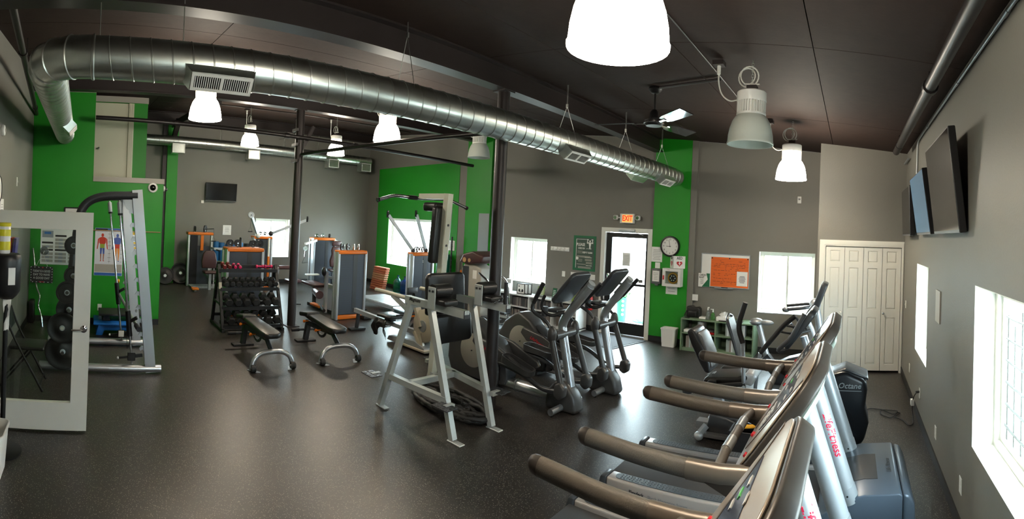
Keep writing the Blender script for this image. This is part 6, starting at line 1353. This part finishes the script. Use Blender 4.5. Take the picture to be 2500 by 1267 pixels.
# ================================================================ the far left corner by the television wall
mat('disc_rubber', (22,22,23), .5)
for (x,y,r,l) in ((-13.10,2.02,.235,'round black disc leaning left at the foot of the green pilaster'),(-13.28,2.48,.29,'larger round black disc leaning against the far wall')):
    t = thing('bumper_disc', l, 'weight disc', (x,y,0)); ax = V(.94,-.10,.22).normalized(); c = V(x,y,r+.002)
    build(G().lathe([(.03,-.02),(r*.3,-.028),(r*.34,-.02),(r*.84,-.02),(r*.88,-.032),(r*.97,-.032),(r,-.02),(r,.02),(r*.97,.032),(r*.88,.032),(r*.84,.02),(r*.34,.02),(r*.3,.028),(.03,.02)], c, ax=ax, n=40), 'disc', 'disc_rubber', t, ang=50); build(G().lathe([(.028,-.03),(.04,-.03),(.04,.03),(.028,.03)], c, ax=ax, n=16), 'hub_ring', 'silver_paint', t)
t = thing('body_bar', 'dark red padded bar leaning beside the green pilaster', 'bar', (-13.1,1.88,0)); build(G().cyl((-13.08,1.72,.02),(-13.3,1.72,1.25),.022,n=12), 'bar', 'maroon_coat', t); build(G().ell((-13.3,1.72,1.25),(.024,.024,.024),10,6), 'end_cap', 'black_rubber', t)
t = thing('accessory_shelf', 'low grey shelf unit with rolls at the far wall', 'shelf', (-13.15,3.9,0))
for z in (.10,.40,.66): build(G().box(-13.36,-12.98,3.36,4.55,z,z+.02), 'shelf', 'sage_green', t)
for y in (3.37,3.95,4.53):
    for x in (-13.34,-13.0): build(G().box(x-.015,x+.015,y-.015,y+.015,0,.68), 'post', 'silver_paint', t)
for k,(y,x,h) in enumerate(((3.43,-13.1,.54),(3.60,-13.12,.51),(3.78,-13.1,.48),(3.95,-13.14,.50),(4.14,-13.1,.52))):
    g = G().lathe([(.03,0),(.078,0),(.08,.004),(.08,h-.004),(.078,h),(.03,h),(.03,0)], (x,y,.681), n=24); solo(g, 'foam_roller', 'blue_foam', ('%s blue foam roller from the left standing on the far shelf' % ORD[k]), 'foam roller', 'blue foam rollers on the far shelf')
solo(G().lathe([(.04,0),(.10,0),(.105,.01),(.105,.49),(.10,.50),(.04,.50),(.04,0)], (-13.12,4.36,.681), n=24), 'foam_roller', 'black_rubber', 'thick black foam roller at the right end of the far shelf', 'foam roller')
mat('ball_purple', (84,70,140), .35)
solo(G().ell((-13.1,3.52,.205),(.085,.085,.085),20,14), 'exercise_ball', 'ball_purple', 'small purple ball on the bottom of the far shelf', 'ball', ang=80)
for k in range(4):
    solo(G().lathe([(.03,0),(.035,.01),(.02,.05),(.045,.08),(.05,.12),(.03,.17),(0,.175)], (-13.1,3.46+.1*k,.421), n=14), 'small_kettlebell', 'black_rubber', '%s small black weight from the left on the middle far shelf' % ORD[k], 'weight', 'small weights on the far shelf')
t = plate('framed_notice', 'back', V(XB,3.825,1.535), .25, .28, 'white_paper', 'white framed notice on the far wall below the television', 'notice', t=.012); [build(G().box(XB+.012,XB+.0126,3.73,3.92,z_,z_+.005), 'notice_border', 'ink_grey', t) for z_ in (1.43,1.635)]; lines(t, 'back', V(XB+.012,3.825,1.60), .14, 6, .025)

# ================================================================ smith machine
t = thing('smith_machine', 'silver smith machine with slanted uprights before the green partition', 'smith machine', (-6.6,.3,0))
NX, FX = -6.02, -7.20
for x in (NX,FX):
    build(G().tube([(x,.92,.06),(x,-.62,.06)], .05, 16), 'base_rail', 'silver_tube', t, ang=60)
    build(G().bar((x,.72,.0),(x,.54,2.31),.12,.075,up=(1,0,0)) if False else G().bar((x+.0,.79 if x == NX else .72,.02),(x+.0,.53 if x == NX else .465,2.31 if x == NX else 2.24),.075,.13,up=(0,1,0)), 'front_upright', 'silver_paint', t)
    up0, up1 = (V(x,.79,.02), V(x,.53,2.31)) if x == NX else (V(x,.72,.02), V(x,.465,2.24))
    for k in range(11):
        q = up0.lerp(up1,.12+.075*k); build(G().prism([(q.y-.055,q.z+.05),(q.y-.10,q.z+.06),(q.y-.125,q.z+.02),(q.y-.11,q.z-.01),(q.y-.085,q.z+.01),(q.y-.055,q.z-.02)], 'x', x-.012, x+.012), 'catch_hook', 'silver_paint', t)
    build(G().tube(fil([(x,.54 if x == NX else .46,2.24),(x,.05,2.22),(x,-.16,2.08),(x,-.20,1.80),(x,-.36,.06)], .20, 7), .052, 16), 'top_frame', 'dark_frame', t, ang=60)
    r0 = V(x-.04 if x == NX else x+.05,.555 if x == NX else .486,.10); r1 = V(r0.x,.315 if x == NX else .228,2.17)
    build(G().cyl(r0, r1, .0155, n=14), 'guide_rod', 'chrome', t, ang=60); d = (r1-r0).normalized()
    build(G().cyl(r1-d*.02, r1-d*.16, .03, n=14), 'rod_bumper', 'silver_paint', t); build(G().cyl(r1-d*.16,r1-d*.185,.032,n=14), 'rod_collar', 'black_rubber', t)
    cz = .62 if x == NX else .80
    q = r0+d*((cz-r0.z)/d.z); cr = build(G().cyl(q-d*.16, q+d*.16, .034, n=16), 'bar_carriage', 'black_metal', t, ang=60); build(G().bar(q+V(.0,.0,.02), q+V(.02,.10,.08), .05, .04), 'carriage_hook', 'black_metal', cr); build(G().ell(q+V(0,.09,.16),(.018,.018,.018),10,6), 'hook_knob', 'silver_paint', cr)
    s0 = r0+d*.10; st = build(G().rb(G().box(s0.x-.03,s0.x+.03,s0.y-.05,s0.y+.05,s0.z-.05,s0.z+.05), .008, 1), 'safety_stop', 'black_metal', t); build(G().bar(s0, s0+V(0,-.16,-.02), .025, .025), 'stop_lever', 'black_metal', st); build(G().ell(s0+V(0,-.17,-.02),(.018,.018,.018),10,6), 'lever_tip', 'white_plastic', st); build(G().bar(s0,s0+V(.0,.14,.02),.03,.04), 'stop_arm', 'black_metal', st)
    if x == FX: build(G().box(s0.x+.031,s0.x+.032,s0.y-.04,s0.y+.04,s0.z-.04,s0.z+.05), 'stop_label', 'white_paper', st)
qn = V(NX-.04,.515,.62); qf = V(FX+.10,.49,.80)
build(G().cyl((NX+.12,.60,.60),(FX+.02,.42,.79),.02,n=14), 'smith_bar', 'silver_tube', t); build(G().cyl((NX+.16,.606,.594),(NX+.03,.585,.612),.032,n=16), 'bar_sleeve', 'dark_frame', t)
build(G().bar((NX,-.19,1.9),(FX,-.19,1.9),.06,.06), 'rear_crossbar', 'dark_frame', t); build(G().bar((NX,.50,2.25),(FX,.50,2.25),.06,.06), 'top_crossbar', 'dark_frame', t); build(G().bar((NX,-.5,.08),(FX,-.5,.08),.06,.06), 'base_crossbar', 'dark_frame', t)
build(G().ell((FX+.13,.40,1.0),(.035,.02,.03)), 'adjust_knob', 'knob_yellow', t); build(G().cyl((NX-.20,.36,2.2),(NX-.20,.50,.25),.004,n=6), 'counter_cable', 'black_rubber', t)
for x in (NX,FX): build(G().prism([(.48,2.20),(.36,2.20),(.40,2.08),(.50,2.0)], 'x', x-.006, x+.006), 'corner_gusset', 'silver_paint', t)
# weight plates stored on pegs of the rear posts: separate things
def plate_w(x, y, z, r, label, th=.03):
    p = thing('weight_plate', label, 'weight plate', (x,y,z-r), 'plates stored on the smith machine')
    build(G().lathe([(.026,-th/2),(r*.36,-th/2),(r*.40,-th*.3),(r*.80,-th*.3),(r*.85,-th/2),(r*.98,-th/2),(r,-th*.3),(r,th*.3),(r*.98,th/2),(r*.85,th/2),(r*.80,th*.3),(r*.40,th*.3),(r*.36,th/2),(.026,th/2)], (x,y,z), ax=(1,0,0), n=36), 'iron_disc', 'black_metal', p, ang=40)
    build(G().lathe([(.024,-th*.6),(.034,-th*.6),(.034,th*.6),(.024,th*.6)], (x,y,z), ax=(1,0,0), n=18), 'bore_ring', 'silver_paint', p)
    return p
PP = [(1.74,-.215,.085,'smallest'),(1.60,-.23,.115,'second smallest'),(1.22,-.27,.12,'upper middle'),(1.02,-.29,.14,'middle'),(.80,-.31,.165,'lower middle'),(.58,-.335,.19,'second largest'),(.27,-.37,.225,'largest')]
for i,(z,y,r,l) in enumerate(PP):
    y2 = y+.06-.06*(1 if i%2 else .2)
    build(G().cyl((NX+.0,y2,z),(NX+.17,y2,z),.022,n=12), 'storage_peg', 'chrome', t)
    plate_w(NX+(.14 if i%2 else .085), y2, z, r, '%s black iron plate on the smith machine post, seen through the glass door' % l)
# blue step platform under the machine
mat('step_blue', (34,120,214), .45); mat('step_black', (40,40,42), .6, bump=.3, bscale=80)
t = thing('aerobic_step', 'blue aerobic step under a black platform by the green partition', 'aerobic step', (-8.05,.42,0))
build(G().rb(G().prism([(.10,0),(.14,.17),(.72,.17),(.76,0),(.66,0),(.63,.08),(.24,.08),(.21,0)], 'x', -8.20, -7.75), .012, 2), 'riser', 'step_blue', t)
build(G().rb(G().box(-8.32,-7.72,.06,.80,.17,.20), .012, 2), 'riser_top', 'step_blue', t)
t = thing('black_step', 'black aerobic step stacked on the blue one', 'aerobic step', (-8.1,.5,.2)); build(G().rb(G().box(-8.34,-7.86,.14,.86,.29,.33), .012, 2), 'step_top', 'step_black', t)
for y in (.20,.70): build(G().rb(G().prism([(y,.201),(y+.02,.29),(y+.12,.29),(y+.14,.201)], 'x', -8.30, -7.90), .008, 1), 'step_leg', 'step_black', t)

# ================================================================ posters and signs on the green partition
t = plate('exercise_chart', 'back', V(XP,-.575,1.335), .70, .63, 'white_paper', 'white exercise chart with rows of grey pictures on the green partition', 'chart'); mat('chart_grey', (150,158,166), .5); mat('chart_blue', (60,120,190), .5)
x = XP+.0022
for c in range(3):
    y0 = -.90+.235*c
    for rr in range(9):
        z = 1.60-.063*rr
        if c == 0 and rr < 3 or c == 2 and rr < 3 or c == 1 and rr < 1: continue
        if rr in ((3,5),(1,5),(3,))[c] or False: build(G().box(x,x+.0006,y0,y0+.20,z-.02,z+.012), 'chart_heading', 'ink_black', t)
        else: build(G().box(x,x+.0006,y0,y0+.20,z-.035,z+.012), 'chart_cell', 'light_trim', t); build(G().box(x+.0006,x+.0012,y0+.065,y0+.135,z-.03,z+.008), 'chart_picture', 'chart_grey', t)
build(G().box(x,x+.0006,-.90,-.70,1.50,1.62), 'chart_banner', 'chart_grey', t); text('cybex', .05, (x+.0012,-.80,1.58), 'back', t, 'chart_blue', shear=.3) if False else build(G().box(x+.0006,x+.0012,-.86,-.74,1.56,1.60), 'chart_emblem', 'chart_blue', t)
build(G().cyl((XP+.012,-1.05,1.66),(XP+.012,1.20,1.66),.008,n=8), 'hanging_rail', 'wood_tan', t)
def body(g, cx, cz, s, x):
    "flat printed human figure"
    return g
def figure(t, cy, cz, s, cols, x):
    def pr(poly, m, nm): build(G().prism([(cy+a*s,cz+b*s) for a,b in poly], 'x', x, x+.0006), nm, m, t)
    circ = [(.045*math.cos(2*PI*k/14),.80+.06*math.sin(2*PI*k/14)) for k in range(14)]
    pr(circ, cols[4], 'printed_head'); pr([(-.12,.70),(-.04,.74),(.04,.74),(.12,.70),(.11,.54),(.08,.50),(-.08,.50),(-.11,.54)], cols[0], 'printed_chest'); pr([(-.08,.50),(.08,.50),(.075,.36),(-.075,.36)], cols[1], 'printed_abdomen')
    for s_ in (-1,1):
        pr([(s_*.12,.70),(s_*.16,.66),(s_*.17,.50),(s_*.125,.52)], cols[0], 'printed_upper_arm'); pr([(s_*.165,.50),(s_*.13,.52),(s_*.16,.32),(s_*.19,.33)], cols[4], 'printed_forearm')
        pr([(s_*.005,.36),(s_*.08,.36),(s_*.075,.16),(s_*.02,.16)], cols[2], 'printed_thigh'); pr([(s_*.025,.16),(s_*.072,.16),(s_*.055,-.06),(s_*.03,-.06)], cols[3], 'printed_shin'); pr([(s_*.03,-.06),(s_*.055,-.06),(s_*.08,-.09),(s_*.03,-.09)], cols[4], 'printed_foot')
mat('print_red', (206,60,40), .5); mat('print_blue', (74,96,170), .5); mat('print_orange', (224,140,50), .5); mat('print_green', (150,170,60), .5); mat('print_skin', (170,110,90), .5); mat('poster_pale', (226,230,236), .5); mat('poster_blue', (50,100,176), .5); mat('poster_yellow', (230,196,60), .5)
t = plate('anatomy_poster', 'back', V(XP,.29,1.28), .50, .845, 'poster_pale', 'muscle anatomy poster with two coloured figures behind the smith machine', 'poster')
figure(t, .175, 1.16, .52, ('print_red','print_green','print_blue','print_skin','print_red'), x); figure(t, .44, 1.16, .52, ('print_blue','print_red','print_orange','print_orange','print_blue'), x)
build(G().box(x,x+.0006,.045,.535,1.655,1.70), 'title_band', 'poster_blue', t); build(G().box(x,x+.0006,.045,.535,.86,.91), 'footer_band', 'poster_blue', t); build(G().box(x,x+.0006,.05,.53,.92,1.06), 'caption_field', 'light_trim', t); build(G().box(x+.0006,x+.001,.05,.26,1.665,1.69), 'title_print', 'ink_black', t)
lines(t, 'back', V(x,.30,1.60), .06, 8, .07, .006, 'ink_grey'); lines(t, 'back', V(x,.51,1.60), .03, 8, .07, .006, 'ink_grey'); build(G().box(x,x+.0006,.298,.302,1.08,1.65), 'divider', 'ink_grey', t)
t = plate('yellow_poster', 'back', V(XP,.795,1.45), .27, .40, 'poster_pale', 'white and yellow stretching poster right of the anatomy poster', 'poster')
build(G().box(x,x+.0006,.665,.925,1.60,1.645), 'title_band', 'poster_yellow', t)
for k in range(4): build(G().box(x,x+.0006,.67,.92,1.53-.09*k,1.56-.09*k), 'yellow_row', 'poster_yellow', t); build(G().box(x,x+.0006,.70,.76,1.49-.09*k,1.525-.09*k), 'row_picture', 'chart_grey', t)
t = thing('picture_frame', 'small black picture frame high on the green partition', 'frame', (XP,-.36,1.93)); build(G().box(XP,XP+.02,-.52,-.20,2.03,2.05).box(XP,XP+.02,-.52,-.20,1.82,1.84).box(XP,XP+.02,-.52,-.50,1.84,2.03).box(XP,XP+.02,-.22,-.20,1.84,2.03), 'frame', 'black_plastic', t); build(G().box(XP,XP+.008,-.50,-.22,1.84,2.03), 'print', 'white_paper', t)
t = thing('dome_camera', 'white dome camera near the right end of the green partition', 'camera', (XP,1.03,2.45)); build(G().lathe([(.085,0),(.088,.02),(.075,.035),(.058,.038)], (XP,1.03,2.45), ax=(1,0,0), n=28), 'dome_base', 'white_plastic', t); build(G().ell((XP+.03,1.03,2.45),(.05,.056,.056),20,12), 'lens_dome', 'screen_black', t)
t = thing('bullet_camera', 'small white camera on the corner of the green partition', 'camera', (XP+.03,1.235,2.44)); build(G().lathe([(.05,0),(.05,.02),(.03,.03)], (XP-.02,1.226,2.44), ax=(0,1,0), n=18), 'mount', 'white_plastic', t); build(G().ell((XP-.02,1.268,2.43),(.035,.035,.035),14,9), 'lens_ball', 'charcoal_plastic', t)
# chalkboard sign on a hook
mat('chalkboard', (34,32,38), .6)
t = thing('chalk_sign', 'black sign with white lettering about a good day, hung on a clear ring', 'sign', (-8.30,-.865,.74)); c = V(-8.30,-.865,.865)
build(G().rb(G().prism(rr2(.40,.29,.03,4,c.y,c.z), 'x', c.x-.006, c.x+.006), .002, 1), 'board', 'chalkboard', t)
for k,(s_,z) in enumerate((('TODAY IS A GOOD',.925),('DAY TO HAVE',.865),('A GOOD DAY',.805))): text(s_, .056, (c.x+.0066,c.y,z), 'back', t, 'white_paper', sx=.62 if k == 0 else .8)
for k in range(22):
    a = k/22*4; yy, zz = ((-.5+a)*.37,.128) if a < 1 else (.183,(.5-(a-1))*.25) if a < 2 else ((.5-(a-2))*.37,-.128) if a < 3 else (-.183,(-.5+(a-3))*.25)
    build(G().ob((c.x+.0066,c.y+yy,c.z+zz),(.001,.022,.008),Matrix.Rotation(.7+k,3,'X')), 'leaf_mark', 'white_paper', t)
for k in range(3): build(G().xf(G().prism(heart(.013),'z',0,.001), Matrix.Translation((c.x+.0066,c.y-.03+.03*k,c.z-.125)) @ MX['back'].to_4x4()), 'heart', 'ink_red', t)
build(G().xf(G().prism(heart(.015),'z',0,.001), Matrix.Translation((c.x+.0066,c.y+.02,c.z+.125)) @ MX['back'].to_4x4()), 'heart', 'ink_red', t)
build(G().tube([(c.x,c.y-.10,c.z+.145),(-8.36,-.85,1.24),(c.x,c.y+.10,c.z+.145)], .004, 6), 'cord', 'cable_white', t)
t2 = thing('suction_hook', 'clear round suction hook holding the black sign', 'hook', (-8.5,-.85,1.23)); build(G().lathe([(0,.02),(.03,.02),(.075,.004),(.08,0)], (XP+.002,-.85,1.26), ax=(1,0,0), n=24), 'suction_cup', 'bottle_clear', t2); build(G().bar((XP+.02,-.85,1.26),(-8.36,-.85,1.235),.012,.012), 'hook_peg', 'white_plastic', t2)
t = thing('curl_bar', 'chrome curl bar leaning in the corner below the black sign', 'barbell', (-8.3,-.95,0)); build(G().tube(fil([(-8.10,-.80,.02),(-8.13,-.83,.20),(-8.19,-.90,.35),(-8.26,-.87,.50),(-8.33,-.95,.64),(-8.39,-.98,.85),(-8.50,-1.05,1.30)],.06), .014, 10), 'bent_bar', 'chrome', t, ang=60); build(G().cyl((-8.10,-.80,.0),(-8.127,-.828,.17),.024,n=14), 'bar_sleeve', 'chrome', t)
t = thing('bar_holder', 'black corner stand holding the curl bar', 'bar stand', (-8.35,-.95,0)); build(G().rb(G().box(-8.50,-8.32,-1.08,-.98,0,.40), .02, 2), 'stand', 'black_metal', t)

# ================================================================ left: open glass door, folding chair, dispenser, bin
hinge = V(-4.325,-1.06,0); tip = V(-4.405,.0,0); dv = (tip-hinge); Ld = dv.length; dv.normalize(); nd = V(dv.y,-dv.x,0)
M = Matrix(((dv.x,0,nd.x),(dv.y,0,nd.y),(0,1,0))).to_4x4(); M.translation = hinge           # x along the door, y up, z towards the camera
d4 = struct(G().xf(G().box(0,Ld,.02,.28,-.02,.02).box(0,Ld,1.87,2.03,-.02,.02).box(0,.14,.28,1.87,-.02,.02).box(Ld-.155,Ld,.28,1.87,-.02,.02), M), 'door_4', 'white_paint')
build(G().xf(G().box(.14,Ld-.155,.28,1.87,-.003,.003), M), 'pane', 'clear_glass', d4)
g = G()
for z in (-.024,.02): g.box(.128,.14,.268,1.882,z,z+.004).box(Ld-.155,Ld-.143,.268,1.882,z,z+.004).box(.14,Ld-.155,.268,.28,z,z+.004).box(.14,Ld-.155,1.87,1.882,z,z+.004)
build(G().xf(g, M), 'glazing_bead', 'white_paint', d4)
kn = build(G().xf(G().lathe([(.032,0),(.033,.006),(.02,.012),(.012,.015),(.012,.04),(0,.04)], (Ld-.055,.965,.02), n=24), M), 'lock_rose', 'chrome', d4); build(G().xf(G().tube(fil([(Ld-.055,.965,.055),(Ld-.08,.965,.062),(Ld-.17,.962,.058)],.02), .009, 10), M), 'lever', 'chrome', kn)
build(G().xf(G().box(Ld,Ld+.002,.93,1.0,-.01,.01), M), 'latch_plate', 'chrome', d4)
# folding chair
t = thing('folding_chair', 'black metal folding chair behind the glass door', 'chair', (-5.5,-.72,0))
for x, s_ in ((-5.30,1),(-5.70,-1)):
    build(G().tube(fil([(x,-.50,.0),(x,-.86,.62),(x,-.95,.86)],.15), .013, 10), 'front_leg', 'black_metal', t); build(G().tube([(x-s_*.025,-1.0,.0),(x-s_*.025,-.64,.45)], .012, 10), 'rear_leg', 'black_metal', t)
build(G().rb(G().box(-5.685,-5.315,-.90,-.50,.445,.485), .018, 3), 'seat', 'black_vinyl', t, ang=50)
build(G().rb(G().prism([(-.90,.66),(-.962,.86),(-.947,.865),(-.885,.665)], 'x', -5.69, -5.31), .006, 2), 'backrest', 'black_metal', t); build(G().cyl((-5.70,-.53,.06),(-5.30,-.53,.06),.010,n=8), 'front_stretcher', 'black_metal', t); build(G().cyl((-5.68,-.94,.08),(-5.32,-.94,.08),.010,n=8), 'rear_stretcher', 'black_metal', t)
# wall clock cut by the left edge and papers on the left wall
c = V(-5.42,YL,2.25); t = thing('dark_wall_clock', 'black round wall clock at the left edge of the picture', 'clock', c); build(G().lathe([(0,0),(.17,0),(.175,.03),(.15,.04),(.148,.03),(0,.03)], c, ax=(0,1,0), n=36), 'rim', 'black_plastic', t); build(G().cyl(c+V(0,.0305,0),c+V(0,.0315,0),.147,n=36), 'dial', 'white_paper', t)
t = plate('wall_paper_note', 'left', V(-5.78,YL,2.0), .22, .28, 'white_paper', 'white paper taped to the left wall above the glass door', 'notice'); lines(t, 'left', V(-5.78,YL+.002,2.07), .15, 6, .03)
t = thing('smoke_alarm', 'round white alarm on the left wall', 'alarm', (-5.65,YL,2.95)); build(G().lathe([(.065,0),(.068,.015),(.06,.035),(.03,.042),(0,.042)], (-5.65,YL,2.95), ax=(0,1,0), n=28), 'housing', 'white_plastic', t); build(G().lathe([(.02,.042),(.025,.042),(.02,.048),(0,.048)], (-5.65,YL,2.95), ax=(0,1,0), n=16), 'test_button', 'light_trim', t)
# tall stand with disinfectant wipes in front of the door
t = thing('wipe_dispenser', 'black wipe dispenser on a stand in front of the glass door', 'dispenser', (-3.95,-.70,0)); c = V(-3.95,-.70,0)
build(G().lathe([(0,1.30),(.06,1.30),(.09,1.33),(.115,1.37),(.12,1.62),(.115,1.665),(.10,1.675),(0,1.675)], c, n=32), 'bucket', 'black_plastic', t, ang=50); build(G().xf(G().box(-.03,.03,-.07,.07,.118,.121), Matrix.Translation((c.x,c.y,1.50)) @ MX['back'].to_4x4() @ Matrix.Rotation(.5,4,'Y')), 'bucket_label', 'white_paper', t)
build(G().cyl(c+V(0,0,.03),c+V(0,0,1.30),.022,n=14), 'post', 'black_metal', t); build(G().lathe([(0,0),(.17,0),(.17,.012),(.03,.03),(0,.03)], c, n=28), 'base', 'black_metal', t)
g = G(); vs = []
for i in range(7):
    for j in range(5): vs.append((c.x+.02+.015*math.sin(i*1.3+j),c.y+.01+.035*(j/4-.5)*2*(1-.08*i),1.30-.045*i+.01*math.sin(j*2)))
g.add(vs, [(i*5+j,i*5+j+1,(i+1)*5+j+1,(i+1)*5+j) for i in range(6) for j in range(4)]); build(g, 'pulled_wipe', 'white_paper', t, ang=80)
mat('label_yellow', (222,214,40), .4)
t = thing('wipe_canister', 'yellow and white wipe canister standing on the black dispenser', 'canister', (-3.95,-.735,1.676)); c2 = V(-3.95,-.735,1.676); build(G().lathe([(0,0),(.05,0),(.055,.008),(.055,.225),(.05,.23),(0,.232)], c2, n=28), 'can', 'white_plastic', t, ang=50); build(G().shell([(.0555,.03),(.0562,.03),(.0562,.10),(.0555,.10)], c2, n=28), 'yellow_band', 'label_yellow', t); build(G().shell([(.0555,.145),(.0562,.145),(.0562,.20),(.0555,.20)], c2, n=28), 'yellow_band', 'label_yellow', t); build(G().lathe([(.056,.225),(.058,.23),(.058,.25),(.05,.255),(0,.256)], c2, n=28), 'lid', 'label_yellow', t)
bin_((-3.60,-.74,0), .27, .22, .36, 'white waste bin at the lower left edge')
for k,(m,l) in enumerate((('white_paper','white folder standing on the ledge behind the dispenser'),('red_paint','red folder standing on the ledge behind the dispenser'),('ball_purple','purple folder standing on the ledge behind the dispenser'))):
    solo(G().xf(G().box(-.015,.015,-.10,.10,0,.24), Matrix.Translation((-5.44,-.985+.048*k,1.461)) @ Matrix.Rotation(PI/2,4,'Z') @ Matrix.Rotation(.10,4,'Y')), 'folder', m, l, 'folder', 'folders on the wall ledge', origin=(-5.44,-.985+.048*k,1.455))
t = thing('wall_ledge', 'small dark ledge on the left wall carrying folders', 'ledge', (-5.44,-1.0,1.44)); build(G().box(-5.60,-5.28,YL,-.84,1.435,1.455), 'board', 'black_metal', t); build(G().box(-5.58,-5.56,YL,-.9,1.34,1.435), 'bracket', 'black_metal', t); build(G().box(-5.32,-5.30,YL,-.9,1.34,1.435), 'bracket', 'black_metal', t)
